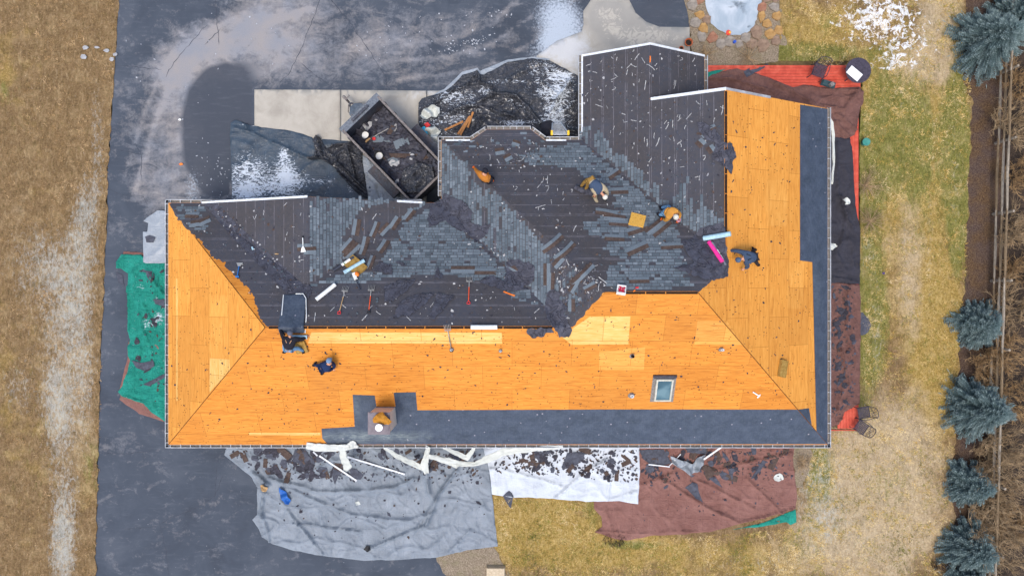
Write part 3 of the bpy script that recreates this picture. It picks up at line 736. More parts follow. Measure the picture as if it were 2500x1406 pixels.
for P in ([(785, -10), (760, 60), (735, 120), (705, 180), (682, 205)], [(805, -5), (850, 50), (905, 130), (940, 185), (946, 214)], [(735, 155), (770, 185), (810, 213)], [(505, 60), (470, 100), (440, 135), (412, 172), (405, 190)], [(540, 70), (500, 110)],
          [(280, 160), (340, 165), (395, 170)], [(268, 360), (310, 370), (345, 378), (330, 350)], [(345, 378), (345, 440)], [(262, 462), (300, 475), (350, 480), (360, 500)], [(243, 1105), (310, 1108), (370, 1100)], [(530, 1130), (525, 1210), (480, 1240), (410, 1265), (390, 1280)], [(390, 1280), (405, 1340), (415, 1420)],
          [(525, -5), (530, 60), (535, 110)], [(380, 1285), (300, 1290)], [(445, 700), (430, 730)], [(520, 1220), (545, 1160)]):
    v, f = crack(P); cb.add(v, f)
cb.build('driveway_cracks', simple('crack_filler', '#343944', '#454a56', 6))['kind'] = 'structure'
# concrete: apron at the garage, curved walk at the porch
def edge_box(name, poly, z, mat, cell=.3, attrs=None):
    o = sheet(name, poly, z, mat, cell, attrs=attrs); sm = o.modifiers.new('thick', 'SOLIDIFY'); sm.thickness = .06; sm.offset = -1; return o
Cf = [(1370, 110, 70, 30, 1.0), (1400, 150, 40, 60, 1.0), (1340, 130, 50, 20, .8), (1430, 60, 20, 50, .3), (1000, 235, 30, 12, .7), (1060, 226, 40, 10, 1.0)]
Cg = [(1540, 60, 130, 60, .8), (1600, 100, 110, 30, .8), (1480, 30, 40, 50, .6)]
ca = {'frost': lambda x, y: blobs(x, y, Cf), 'grey': lambda x, y: blobs(x, y, Cg)}
edge_box('concrete_apron', [(621, 219), (831, 220), (831, 560), (621, 560)], .03, M_conc, .3, ca); edge_box('concrete_apron', [(833, 220), (1041, 222), (1041, 560), (833, 560)], .03, M_conc, .3, ca)
edge_box('concrete_apron', [(1043, 222), (1260, 222), (1260, 340), (1043, 340)], .03, M_conc, .3, ca)
walk = [(1310, 137), (1360, 100), (1420, 78), (1425, 60), (1424, 28), (1470, -40), (1520, -50), (1536, 0), (1552, 32), (1578, 54), (1610, 66), (1684, 67), (1684, 108), (1690, 230), (1400, 300), (1300, 300)]
edge_box('concrete_walk', walk, .04, M_conc, .3, ca)
# lawns
def tuft(x, y): return .03 * fbm(x, y, 1.7, 3) + .02 * noise.noise(Vector((x * 7, y * 7, 2)))
z0 = lambda x, y: 0.0
ll = [(-900, -60)] + [(-900, 1470)] + [tuple(p) for p in rag(drive_edge, 4, 9, False, seed=2)][::-1]
sheet('lawn', ll, .02, M_lawn, .3, tuft, {'gold': lambda x, y: blobs(x, y, [(30, 180, 70, 160, .36), (60, 1000, 120, 300, .34), (120, 500, 60, 200, .2), (210, 1200, 40, 160, .35)]), 'pale': lambda x, y: blobs(x, y, [(170, 900, 80, 420, .5), (40, 560, 60, 120, .3)]), 'green': lambda x, y: blobs(x, y, [(225, 1130, 25, 90, .4), (10, 220, 14, 20, .6), (60, 200, 90, 200, .22), (80, 1100, 120, 300, .25), (262, 120, 12, 120, .3)]),
     'frost': lambda x, y: blobs(x, y, [(190, 640, 50, 170, .5, -6), (160, 860, 55, 190, .62, 3), (150, 1100, 42, 170, .62, 2), (160, 1300, 40, 130, .55), (100, 700, 60, 130, .3), (240, 300, 18, 130, .5, 4), (70, 900, 60, 120, .25), (215, 480, 30, 60, .45), (205, 760, 40, 200, .45), (236, 420, 14, 110, .5), (212, 1000, 16, 140, .4), (130, 1000, 30, 100, .4), (200, 560, 34, 90, .4), (120, 620, 40, 80, .3), (60, 640, 70, 90, .45), (30, 960, 60, 60, .4), (150, 1350, 30, 100, .8)]), 'snow': lambda x, y: blobs(x, y, [(238, 300, 8, 90, .5, 5), (262, 80, 6, 50, .5, 30), (185, 600, 14, 60, .3)])})
rl_in = [(1075, 1470), (1240, 1406), (1205, 1360), (1190, 1200), (1190, 1000), (2000, 1000), (2090, 1050), (2098, 900), (2100, 600), (2098, 330), (2110, 150), (1900, 150), (1905, 60), (1900, -60)]
rl_out = [(2368, -60), (2352, 100), (2350, 200), (2374, 240), (2366, 420), (2360, 560), (2355, 700), (2338, 800), (2345, 900), (2322, 980), (2335, 1080), (2315, 1180), (2335, 1260), (2318, 1330), (2325, 1470)]
rl_out = [tuple(p) for p in rag(rl_out, 6, 12, False, seed=4)]
GR = [(2150, 300, 50, 200, .7), (2130, 700, 40, 200, .75), (2330, 420, 36, 220, .75), (2240, 380, 30, 250, .5), (2200, 340, 60, 140, 0.72), (2120, 420, 30, 120, 0.87), (2340, 330, 30, 180, 0.80), (2120, 800, 40, 160, 0.87), (2340, 560, 20, 120, 0.72), (2000, 1150, 40, 90, 0.87), (1960, 1330, 80, 60, 0.43), (2180, 330, 80, 60, 0.58), (1950, 130, 160, 26, 1.09), (2020, 60, 26, 30, 0.58), (1540, 1330, 90, 12, 0.87), (1450, 1240, 30, 60, 0.58), (2100, 1000, 30, 40, 0.58), (2180, 1180, 60, 60, 0.43), (2280, 360, 30, 200, 0.43)]
GO = [(2200, 420, 200, 420, .8), (1950, 60, 120, 90, .7), (1320, 1290, 260, 110, .95), (2290, 900, 70, 220, .9), (2100, 250, 80, 100, .6), (1750, 1370, 300, 60, .7), (2310, 100, 40, 300, .5), (2000, 1130, 60, 120, .5)]
PA = [(2150, 1200, 170, 230, 1.1), (2290, 80, 60, 160, .9), (2200, 640, 60, 200, .45), (1960, 1340, 120, 90, .5), (2230, 700, 30, 300, .3), (2200, 170, 60, 60, .6)]
FR = [(2000, 1190, 60, 120, .8), (2140, 830, 16, 150, .6), (2120, 620, 20, 60, .5), (2210, 560, 10, 200, .45, 2), (2270, 620, 12, 160, .5), (1850, 1380, 140, 40, .5), (2330, 440, 12, 120, .5), (2200, 260, 8, 60, .5), (1985, 1040, 40, 30, .3), (2060, 1300, 120, 60, .45)]
SN = [(2195, 50, 100, 85, .72), (2110, 20, 110, 50, .55), (2210, 130, 70, 55, .62), (2070, 70, 70, 50, .45), (2150, 160, 60, 24, .5)]
sheet('lawn', rl_in + rl_out, .02, M_lawn, .2, tuft, {'gold': lambda x, y: blobs(x, y, GO), 'pale': lambda x, y: blobs(x, y, PA), 'green': lambda x, y: blobs(x, y, GR), 'frost': lambda x, y: blobs(x, y, FR), 'snow': lambda x, y: blobs(x, y, SN)})
sheet('mulch_bed', [(2300, -120), (2300, 1500), (3300, 1500), (3300, -120)], -.07, M_mulch, .45, lambda x, y: .05 * fbm(x, y, 1.4, 3))
sheet('planting_bed', rag([(1664, -60), (1684, 66), (1684, 108), (1690, 165), (1780, 172), (1900, 150), (1930, 130), (1915, 80), (1905, -60)], 5, 10, seed=5), .012, M_dirt, .25, lambda x, y: .03 * fbm(x, y, 3, 3))
sheet('gravel_bed', rag([(1062, 1350), (1205, 1335), (1225, 1372), (1250, 1410), (1255, 1470), (1118, 1470)], 4, 10, seed=6), .035, M_dirt, .25, lambda x, y: .02 * fbm(x, y, 3, 3))
sheet('planting_bed', rag([(1930, 1080), (1975, 1090), (1985, 1105), (1960, 1190), (1945, 1190)], 5, 10, seed=16), .05, M_dirt, .25, lambda x, y: .02 * fbm(x, y, 3, 3))
# ---------------------------------------------------------------- sheets of plastic and canvas on the ground
BV = []
def reg(o):
    dg_ = [v.co + o.location for v in o.data.vertices]
    BV.append(BVHTree.FromPolygons(dg_, [tuple(p.vertices) for p in o.data.polygons])); return o
for o in list(COL.objects):
    if o.type == 'MESH' and o.name.split('.')[0] in ('driveway', 'lawn', 'concrete_apron', 'concrete_walk', 'planting_bed', 'gravel_bed', 'mulch_bed'): reg(o)
def drop(x, y):
    z = 0.0
    for b in BV:
        h = b.ray_cast(Vector((x, y, 2.7)), Vector((0, 0, -1)))
        if h[0] is not None and h[0].z > z: z = h[0].z
    return z
def Gd(px, py, off=0.0):
    z = 0.1
    for _ in range(4): v = W(px, py, z); z = drop(v.x, v.y)
    v = W(px, py, z); v.z = drop(v.x, v.y) + off; return v
def rid(x, y, s, sx=1, sy=1, seed=0.0, sharp=3.4, ang=0):
    c, q = math.cos(ang), math.sin(ang); x, y = x * c + y * q, -x * q + y * c
    n = noise.noise(Vector((x * s * sx + seed, y * s * sy - seed, seed)))
    return max(0.0, 1 - abs(n) * sharp) ** 1.6
def plastic(name, c1, c2, ro=.42, sp=.5, bs=1.0, snow=None, weave=0.0, c3=None):
    b = NB(name); v = b.co(); n = b.noise(v, 1.1, 5, .6, .8)
    col = b.ramp(n, [(.3, c1), (.7, c2)])
    w1 = b.noise(b.co((1, 2.6, 1)), 1.2, 4, .5, .9); w2 = b.noise(b.co((2.4, 1, 1)), 2.6, 3, .5, 1.2)
    r1 = b.mr(b.ma('ABSOLUTE', b.ma('SUBTRACT', w1, .5)), 0, .04, 1, 0); r2 = b.mr(b.ma('ABSOLUTE', b.ma('SUBTRACT', w2, .5)), 0, .045, 1, 0)
    h = b.ma('ADD', b.ma('MULTIPLY', r1, .7), b.ma('MULTIPLY', r2, .5)); fg = b.ma('MAXIMUM', b.mr(b.wave(b.co((1, 1, 1), .06), .36, .5, 1, 'X'), .985, 1), b.mr(b.wave(b.co((1, 1, 1), .06), .36, .5, 1, 'Y'), .985, 1)); h = b.ma('ADD', h, b.ma('MULTIPLY', fg, .6)); h = b.ma('ADD', h, b.ma('MULTIPLY', b.noise(v, 1.3, 2, .5), .8))
    if weave:
        h = b.ma('ADD', h, b.ma('MULTIPLY', b.noise(v, 60, 2, .5), weave)); col = b.mix(b.mr(b.noise(v, 5, 7, .7), .45, .75, 0, .4), col, c3 or c1)
    rr = ro
    if snow is not None:
        m = b.mr(b.ma('ADD', b.ma('MULTIPLY', b.at('snow'), .78), b.ma('MULTIPLY', b.ma('SUBTRACT', b.noise(b.co((1, 2.2, 1), R_(snow)), 3.4, 9, .7, 2.0), .5), 4.6)), .66, .86)
        col = b.mix(m, col, '#d3dce6'); rr = b.mr(m, 0, 1, ro, .9)
    return b.fin(col, rr, b.bump(h, .3 * bs, .05), 0, sp)
M_silver = plastic('silver_tarp_plastic', '#6e7882', '#8c96a0', .5, .4)
M_silver2 = plastic('grey_tarp_plastic', '#8c959e', '#a2abb4', .42, .5)
M_wtarp = plastic('white_tarp_plastic', '#b9c1ca', '#d0d8e0', .5, .45, .8)
M_brown = plastic('brown_canvas', '#805a52', '#966f66', .85, .15, 1.6, weave=.4, c3='#6d4c45')
M_brown2 = plastic('dark_brown_canvas', '#6b4d47', '#84625a', .85, .15, 1.8, weave=.4, c3='#543c37')
M_green = plastic('green_canvas', '#1b7f6e', '#2b9a88', .8, .2, 2.0, snow=10, weave=.4, c3='#0f5f54')
M_black = plastic('black_plastic', '#2b2c31', '#42454d', .25, .6, 2.0, snow=25)
M_blackm = plastic('black_canvas', '#2e2d34', '#41414b', .75, .25, 1.0, weave=.3, c3='#25242a')
M_bluebl = plastic('blue_black_plastic', '#313e4b', '#435362', .42, .45, 1.0, snow=0)
M_rag = plastic('white_cloth', '#c9cdc6', '#dde1db', .85, .2, .8)
def tarp(label, poly, z0, mat, cell=.09, amp=.05, s=1.0, folds=(), seed=0, snow=None, gain=1.25, group=None, name='tarp', cat='tarp', st=(1, 1), ang=0, ragp=1.2, humps=(), back=None, droop=.25, base=True):
    P = rag(poly, ragp, 9, seed=seed) if ragp else [Vector(p) for p in poly]
    PW = [tuple(W(p.x, p.y, z0)[:2]) for p in P]
    v, f, nb = cdt(PW, cell); vs = []
    fw = [([tuple(W(a[0], a[1], z0)[:2]) for a in fl[0]], fl[1], fl[2]) for fl in folds]
    for i, a in enumerate(v):
        x, y = a.x, a.y
        wx, wy = x + .35 * noise.noise(Vector((x * .9, y * .9, seed))), y + .35 * noise.noise(Vector((x * .9, y * .9, seed + 5)))
        h = rid(wx, wy, .5 * s, *st, seed + 1.3, 6, ang) * .7 + rid(wx, wy, 1.1 * s, st[1], st[0], seed + 7.7, 6.0, ang + .5) * .42 + rid(wx, wy, 2.3 * s, *st, seed + 3.1, 5, ang) * .14
        h = gain * amp * (h + .2 + .35 * noise.noise(Vector((x * .8, y * .8, seed))))
        for L, w, hh in fw:
            d = segd(wx * .2 + x * .8, wy * .2 + y * .8, L)
            if d < w * 3: h += 2.4 * hh * math.exp(-(d / (w * .6)) ** 1.1) * (.85 + .6 * noise.noise(Vector((x * 2.3, y * 2.3, seed))))
        if humps:
            px, py = toPx(x, y, z0)
            for hb in humps: h += blobs(px, py, [hb])
        e = .35 if i < nb else 1.0
        vs.append((x, y, z0 + max(.004, h * e)))
    fs = []
    for t in f:
        a, b2, c = (v[i] for i in t); fs.append(t if (b2 - a).cross(c - a) > 0 else t[::-1])
    o = obj(name, vs, fs, mat, smooth=True)
    if snow: attr(o, 'snow', [blobs(*toPx(*p), snow) for p in vs])
    else: attr(o, 'snow', [0.0] * len(vs))
    if base: rebase(o)
    tag(o, label, cat, group); reg(o); return o
# in front of the house (south)
tarp('wide silver tarp spread over the driveway below the long eave', [(560, 1080), (1178, 1080), (1184, 1100), (1196, 1150), (1205, 1240), (1215, 1333), (1140, 1342), (1066, 1360), (960, 1366), (880, 1367), (770, 1354), (706, 1340), (662, 1325), (640, 1310), (632, 1290), (616, 1268), (628, 1255), (629, 1190), (615, 1165), (585, 1140), (548, 1110)],
     .05, M_silver, .055, .085, 1.1, [([(1115, 1145), (1072, 1205), (1040, 1280)], .09, .13), ([(1040, 1280), (905, 1335)], .06, .11), ([(690, 1220), (740, 1290), (790, 1350)], .07, .1), ([(660, 1165), (780, 1200), (960, 1190), (1010, 1165)], .12, .1), ([(700, 1190), (860, 1255), (1000, 1270), (1060, 1245)], .1, .08), ([(715, 1275), (880, 1296)], .06, .08),
      ([(650, 1180), (640, 1250), (660, 1320)], .08, .12), ([(1035, 1110), (1050, 1200)], .15, .12), ([(620, 1150), (660, 1180)], .1, .15), ([(1150, 1290), (1100, 1345)], .06, .06), ([(1070, 1210), (1010, 1300)], .06, .07)], seed=2, st=(1, 1.7))
tarp('long brown canvas tarp with folded corners lying on the grass', [(1555, 1082), (1941, 1082), (1936, 1120), (1940, 1160), (1946, 1215), (1942, 1240), (1900, 1254), (1800, 1280), (1740, 1296), (1660, 1304), (1600, 1306), (1530, 1318), (1500, 1314), (1452, 1298), (1470, 1285), (1468, 1260), (1450, 1240), (1450, 1215), (1500, 1200)],
     .04, M_brown, .07, .07, 1.2, [([(1610, 1165), (1720, 1235), (1800, 1275)], .07, .11), ([(1700, 1170), (1840, 1240)], .07, .08), ([(1820, 1165), (1905, 1250)], .06, .09), ([(1640, 1155), (1560, 1185)], .1, .07), ([(1735, 1150), (1820, 1130), (1930, 1105)], .08, .09), ([(1460, 1295), (1560, 1300), (1700, 1295)], .05, .06), ([(1800, 1277), (1940, 1240)], .05, .1), ([(1475, 1230), (1495, 1300)], .05, .07)], seed=5, st=(1, 1.5))
tarp('thin green underside corner showing below the long brown tarp', [(1786, 1292), (1860, 1276), (1942, 1243), (1944, 1274), (1930, 1281), (1920, 1274), (1850, 1286)], .03, M_green, .07, .06, 2, seed=6, cat='tarp')
tarp('white plastic tarp between the silver and the brown one', [(1176, 1080), (1560, 1080), (1562, 1160), (1558, 1230), (1512, 1222), (1440, 1224), (1360, 1218), (1290, 1213), (1255, 1214), (1201, 1206), (1195, 1150)],
     .11, M_wtarp, .07, .06, 1.0, [([(1480, 1120), (1400, 1175), (1355, 1215)], .08, .1), ([(1190, 1142), (1270, 1155), (1370, 1185)], .05, .06), ([(1490, 1165), (1480, 1228)], .09, .07), ([(1555, 1200), (1490, 1215)], .06, .06)], seed=8, st=(1, 1.4))
# west side
tarp('brown canvas tarp peeking out under the green tarp', [(300, 625), (302, 614), (348, 617), (405, 640), (425, 700), (430, 1030), (396, 1028), (340, 1010), (292, 975), (300, 945), (292, 952), (312, 870), (314, 835), (330, 830), (340, 700)], .02, M_brown, .1, .05, 1.2, seed=9)
tarp('green canvas tarp littered with felt scraps beside the west gutter', [(283, 640), (296, 621), (345, 622), (362, 641), (425, 641), (430, 1026), (402, 1028), (368, 1005), (350, 985), (300, 968), (288, 956), (300, 940), (318, 880), (312, 868), (312, 845), (318, 830), (313, 805), (312, 700), (313, 668), (296, 656), (284, 655)],
     .07, M_green, .065, .08, 1.3, [([(313, 700), (316, 830)], .05, .08), ([(370, 680), (402, 720)], .06, .1), ([(350, 740), (380, 800)], .05, .06), ([(315, 850), (345, 850), (338, 880)], .05, .07), ([(350, 800), (378, 880)], .05, .06), ([(300, 965), (360, 985)], .05, .06)], seed=11, st=(1.5, 1), snow=[(390, 775, 14, 18, 1.0), (362, 790, 16, 16, .75), (382, 730, 8, 8, .9), (345, 700, 10, 6, .6)])
tarp('short light grey tarp with square corner at the north end of the green one', [(350, 640), (349, 566), (360, 566), (362, 545), (351, 540), (358, 532), (384, 514), (425, 516), (425, 642), (356, 643)], .16, M_silver2, .08, .05, 1.3, seed=12)
# in front of the garage
tarp('blue black plastic sheet with frozen snow in front of the garage', [(563, 300), (575, 293), (600, 303), (640, 312), (700, 318), (740, 328), (762, 336), (770, 350), (790, 340), (850, 345), (900, 400), (915, 480), (910, 520), (566, 520), (566, 430), (562, 340)],
     .05, M_bluebl, .08, .06, 1.1, [([(566, 312), (600, 320), (680, 355), (750, 388)], .07, .1), ([(600, 300), (604, 315)], .06, .1)], seed=13, st=(1, 1.8), snow=[(640, 445, 90, 55, .66), (600, 420, 50, 50, .5), (700, 400, 22, 44, .7), (715, 430, 40, 20, .45), (700, 460, 50, 28, .65), (690, 375, 10, 14, .7), (785, 442, 40, 7, .75), (600, 470, 40, 18, .8), (855, 462, 6, 12, .8)])
tarp('crumpled glossy black plastic bunched up beside the trailer', [(764, 340), (772, 330), (782, 336), (792, 355), (798, 365), (830, 350), (872, 345), (884, 360), (886, 400), (893, 440), (898, 485), (880, 480), (850, 450), (815, 408), (785, 390), (760, 392), (752, 388), (766, 384), (770, 365)],
     .12, M_black, .045, .16, 2.4, [([(774, 335), (790, 385), (755, 390)], .06, .22), ([(800, 360), (860, 350)], .06, .2), ([(790, 390), (835, 430), (895, 480)], .08, .22), ([(850, 360), (870, 440)], .07, .15), ([(830, 400), (890, 460)], .05, .18)], seed=14)
tarp('light silver sheet between the black plastic and the trailer', [(885, 378), (900, 388), (930, 420), (965, 452), (1010, 496), (1000, 520), (905, 500), (896, 470), (890, 440)], .1, M_silver2, .05, .1, 2.4, seed=15, ang=.8)
# by the porch
tarp('grey inner layer edge of the black plastic at the porch', [(1040, 240), (1085, 218), (1128, 176), (1166, 166), (1172, 174), (1240, 146), (1300, 139), (1345, 145), (1300, 170), (1180, 190), (1090, 240)], .05, M_silver2, .09, .03, 1.2, seed=16)
tarp('big black plastic sheet dusted with snow before the porch', [(1022, 252), (1030, 241), (1085, 225), (1110, 205), (1128, 184), (1166, 172), (1170, 182), (1182, 183), (1240, 152), (1300, 143), (1340, 148), (1380, 168), (1425, 195), (1440, 360), (1320, 375), (1060, 380), (1024, 330), (1021, 290)],
     .09, M_black, .06, .13, 1.5, [([(1065, 255), (1110, 222), (1160, 205)], .08, .15), ([(1168, 175), (1168, 205), (1200, 212)], .07, .2), ([(1155, 190), (1140, 215)], .06, .15), ([(1105, 275), (1160, 255), (1200, 235)], .12, .18), ([(1190, 225), (1260, 235), (1320, 300)], .12, .15), ([(1300, 150), (1405, 185)], .06, .08), ([(1390, 200), (1360, 240), (1350, 270)], .1, .2), ([(1325, 205), (1355, 230)], .07, .12), ([(1260, 290), (1200, 270)], .1, .12)],
     seed=17, ang=.5, snow=[(1330, 168, 40, 26, .75), (1370, 185, 30, 14, .95), (1345, 230, 30, 30, .85), (1320, 220, 40, 18, .45), (1130, 240, 50, 26, .65), (1185, 220, 16, 10, .8), (1250, 200, 60, 6, .7), (1380, 230, 22, 50, .8), (1345, 280, 26, 26, .9), (1255, 250, 40, 12, .5, -35), (1080, 240, 40, 20, .35), (1060, 300, 60, 40, .55), (1300, 300, 60, 8, .7), (1370, 310, 30, 30, .7), (1245, 300, 30, 8, .7), (1120, 290, 40, 20, .4), (1230, 330, 60, 20, .2)])
# ---------------------------------------------------------------- red deck round the east wing
def deckmat():
    b = NB('red_deck_boards'); v = b.co(); n = b.noise(b.co((1, 1, 1)), 4, 6, .6); 
    x = b.n('ShaderNodeSeparateXYZ'); b.l(v, x.inputs[0]); 
    col = b.ramp(n, [(.3, '#b7422f'), (.55, '#cf5540'), (.75, '#dc6d56')])
    return b.fin(col, .6, b.bump(n, .2, .01), 0, .3)
M_deck = deckmat()
dk = MB(); ZD = .42
pd0, pd1 = W(1700, 160, ZD), W(2101, 216, ZD)
y = pd0.y; 
while y > pd1.y - 1.4:
    x1 = W(2101, 160, ZD).x if y > pd1.y else W(2094, 300, ZD).x
    dk.box(((pd0.x + x1) / 2, y - .065, ZD - .015), (x1 - pd0.x, .128, .03)); y -= .14
ye = y
for k in range(7):
    xx = W(2094, 300, ZD).x - .065 - k * .14
    dk.box((xx, (ye + W(0, 1046, ZD).y) / 2, ZD - .015), (.128, ye - W(0, 1046, ZD).y, .03))
x1 = W(2094, 300, ZD).x
dk.box((x1 - 1.0, W(0, 1050, ZD).y, ZD - .1), (2.0, .04, .2)); dk.box((x1 + .02, (ye + W(0, 1046, ZD).y) / 2, ZD - .1), (.04, ye - W(0, 1046, ZD).y, .2))
for k in range(9):
    yy = pd0.y - .3 - k * 2.1
    dk.box((x1 - .1, yy, .2), (.1, .1, .38))
for k in range(4): dk.box((pd0.x + .6 + k * 2.1, pd0.y - .15, .2), (.1, .1, .38))
deck = dk.build('deck', M_deck, base=True); tag(deck, 'low red painted board deck wrapping round the east wing', 'deck'); reg(deck)
# tarps lying over the deck
tarp('dark brown canvas heaped over the north east corner of the deck', [(1722, 222), (1722, 195), (1738, 183), (1780, 170), (1800, 168), (1850, 182), (1890, 196), (1915, 206), (1935, 214), (1960, 208), (2000, 213), (2040, 216), (2070, 214), (2098, 213), (2108, 226), (2106, 255), (2100, 262), (2094, 300), (2086, 330), (2066, 340), (2032, 336), (1990, 300), (1800, 250)],
     .47, M_brown2, .06, .13, 1.4, [([(1735, 190), (1800, 200), (1890, 225)], .08, .12), ([(1880, 200), (1940, 230), (2000, 270)], .1, .15), ([(2000, 260), (2060, 270), (2090, 220)], .08, .16), ([(2040, 280), (2090, 320)], .08, .12), ([(2035, 300), (2070, 335)], .07, .12), ([(1960, 215), (2095, 222)], .06, .1)], seed=20)
tarp('green underside corner of the brown canvas by the small gable', [(1718, 186), (1722, 178), (1750, 172), (1778, 168), (1740, 184), (1722, 194)], .5, M_green, .06, .04, 2, seed=21)
tarp('black canvas sheet covering the east deck boards', [(2005, 330), (2066, 338), (2074, 330), (2082, 380), (2088, 500), (2100, 560), (2099, 694), (2050, 692), (2005, 690)], .47, M_blackm, .06, .08, 1.5, [([(2050, 480), (2065, 540), (2080, 560)], .07, .12), ([(2040, 350), (2045, 480)], .06, .08), ([(2062, 520), (2050, 600)], .05, .1), ([(2030, 680), (2090, 690)], .07, .08)], seed=22, st=(1.6, 1))
tarp('brown canvas sheet strewn with torn felt along the east deck', [(2005, 686), (2050, 690), (2099, 696), (2101, 770), (2100, 860), (2099, 985), (2082, 992), (2062, 1005), (2048, 1035), (2030, 1042), (2005, 1046)], .47, M_brown2, .06, .08, 1.5, [([(2070, 700), (2062, 800), (2080, 860)], .07, .1), ([(2050, 850), (2066, 940)], .06, .1), ([(2085, 985), (2045, 1030)], .06, .1), ([(2040, 1000), (2062, 940)], .06, .08)], seed=23, st=(1.6, 1))

# ---------------------------------------------------------------- dump trailer
M_tr = simple('trailer_steel', '#3c3c44', '#565c66', 9, .6, .2, dirt='#6b5348'); M_rail = simple('worn_rail', '#5c5552', '#8d8682', 14, .65, .2)
M_tyre = simple('tyre_rubber', '#1c1c1e', '#2a2a2d', 12, .85, .2)
a_, b_, c_ = W(838, 322, 1.95), W(926, 238, 1.95), W(1000, 491, 1.95)
ux = (c_ - a_).normalized(); uy = (b_ - a_).normalized(); uy = (uy - ux * uy.dot(ux)).normalized(); Lt, Wt = (c_ - a_).length + .1, (b_ - a_).length
TM = Matrix((ux, uy, Vector((0, 0, 1)))).transposed().to_4x4(); TM.translation = (a_.x, a_.y, 0)
tr_o = empty('dump_trailer', (a_.x, a_.y, 0)); tr_o.matrix_world = TM
tag(tr_o, 'black dump trailer full of torn roofing, backed against the house', 'trailer')
q = MB(); T = .06; H0, H1 = .75, 1.95
q.box((Lt / 2, Wt / 2, H0 - .04), (Lt, Wt - .1, .08))
q.box((Lt / 2, T / 2, (H0 + H1) / 2), (Lt, T, H1 - H0)); q.box((Lt / 2, Wt - T / 2, (H0 + H1) / 2), (Lt, T, H1 - H0))
q.box((T / 2, Wt / 2, (H0 + H1) / 2), (T, Wt - 2 * T, H1 - H0)); q.box((Lt - T / 2, Wt / 2, (H0 + H1) / 2), (T, Wt - 2 * T, H1 - H0))
for k in range(7):
    for yy in (-.03, Wt + .03): q.box((.35 + k * (Lt - .7) / 6, yy, (H0 + H1) / 2), (.08, .06, H1 - H0 - .06))
q.build('bed', M_tr, tr_o)
q = MB(); q.box((Lt / 2, .03, H1 + .03), (Lt + .1, .1, .06)); q.box((Lt / 2, Wt - .03, H1 + .03), (Lt + .1, .1, .06)); q.box((Lt + .0, Wt / 2, H1 + .025), (.1, Wt - .2, .06)); q.build('top_rail', M_rail, tr_o)
q = MB(); q.box((-.06, Wt / 2, H1 + .02), (.34, Wt + .1, .05)); q.box((-.2, Wt / 2, H1 - .1), (.04, Wt + .06, .22)); q.build('front_cap', simple('dusty_steel', '#575e68', '#7d848c', 12, .7, .3), tr_o)
for sgn, yy in ((1, -.28), (-1, Wt + .28)):
    q = MB(); q.box((Lt * .60, yy, .98), (1.75, .42, .04)); q.box((Lt * .60 - .86, yy, .86), (.04, .42, .22)); q.box((Lt * .60 + .86, yy, .86), (.04, .42, .22)); q.build('fender', M_tr, tr_o)
    for k in (-.42, .42):
        MW = Matrix.Translation((Lt * .6 + k, yy, .37)) @ Matrix.Rotation(R_(90), 4, 'X'); q = MB()
        q.lathe([(.2, -.1), (.34, -.12), (.37, -.07), (.37, .07), (.34, .12), (.2, .1)], 20, 0, MW); w_ = q.build('wheel', M_tyre, tr_o, True)
        q = MB(); q.lathe([(.19, -.06), (.2, .06), (.08, .09), (.05, .1)], 16, 0, MW); q.build('rim', M_white, w_)
q = MB(); ym = Wt / 2
for s_ in (-1, 1): q.tube([(-.1, ym + s_ * .62, .6), (-1.2, ym + s_ * .05, .55)], .045, 8)
q.box((Lt / 2, ym - .45, .62), (Lt, .1, .16)); q.box((Lt / 2, ym + .45, .62), (Lt, .1, .16)); q.box((-1.35, ym, .55), (.35, .1, .1)); q.build('hitch_frame', M_tr, tr_o)
q = MB(); q.box((-.48, ym, .74), (.5, .8, .34)); q.add([(-.73, ym - .4, .91), (-.73, ym + .4, .91), (-1.0, ym + .14, .82), (-1.0, ym - .14, .82), (-.73, ym - .4, .57), (-.73, ym + .4, .57), (-1.0, ym + .14, .57), (-1.0, ym - .14, .57)], [(0, 1, 2, 3), (3, 2, 6, 7), (0, 3, 7, 4), (1, 5, 6, 2)]); q.build('tool_box', simple('tool_box_steel', '#4b5560', '#65707c', 6, .5, .2), tr_o)
q = MB(); q.tube([(-1.3, ym, .5), (-1.3, ym, 1.15)], .05); q.box((-1.3, ym, 1.18), (.16, .12, .06)); q.tube([(-1.3, ym, 1.15), (-1.3, ym + .22, 1.15), (-1.3, ym + .22, 1.25)], .018, 6); q.build('jack', M_rail, tr_o)
q = MB(); q.ball((-1.62, ym, .58), (.12, .09, .07)); q.tube([(-1.35, ym, .6), (-1.62, ym, .6)], .06); q.build('coupler', M_flash, tr_o)
q = MB(); q.tube([(-1.2, ym - .1, .62), (-.9, ym - .35, .8), (-.55, ym - .3, .95)], .025, 6); q.tube([(-1.1, ym + .1, .62), (-.8, ym + .4, .75), (-.4, ym + .3, .95)], .02, 6); q.build('cable', M_rail, tr_o)
q = MB(); q.tube([(-.05, ym - .5, H1 + .1), (-.05, ym + .5, H1 + .1)], .07, 10); q.build('cover_roller', M_tr, tr_o)
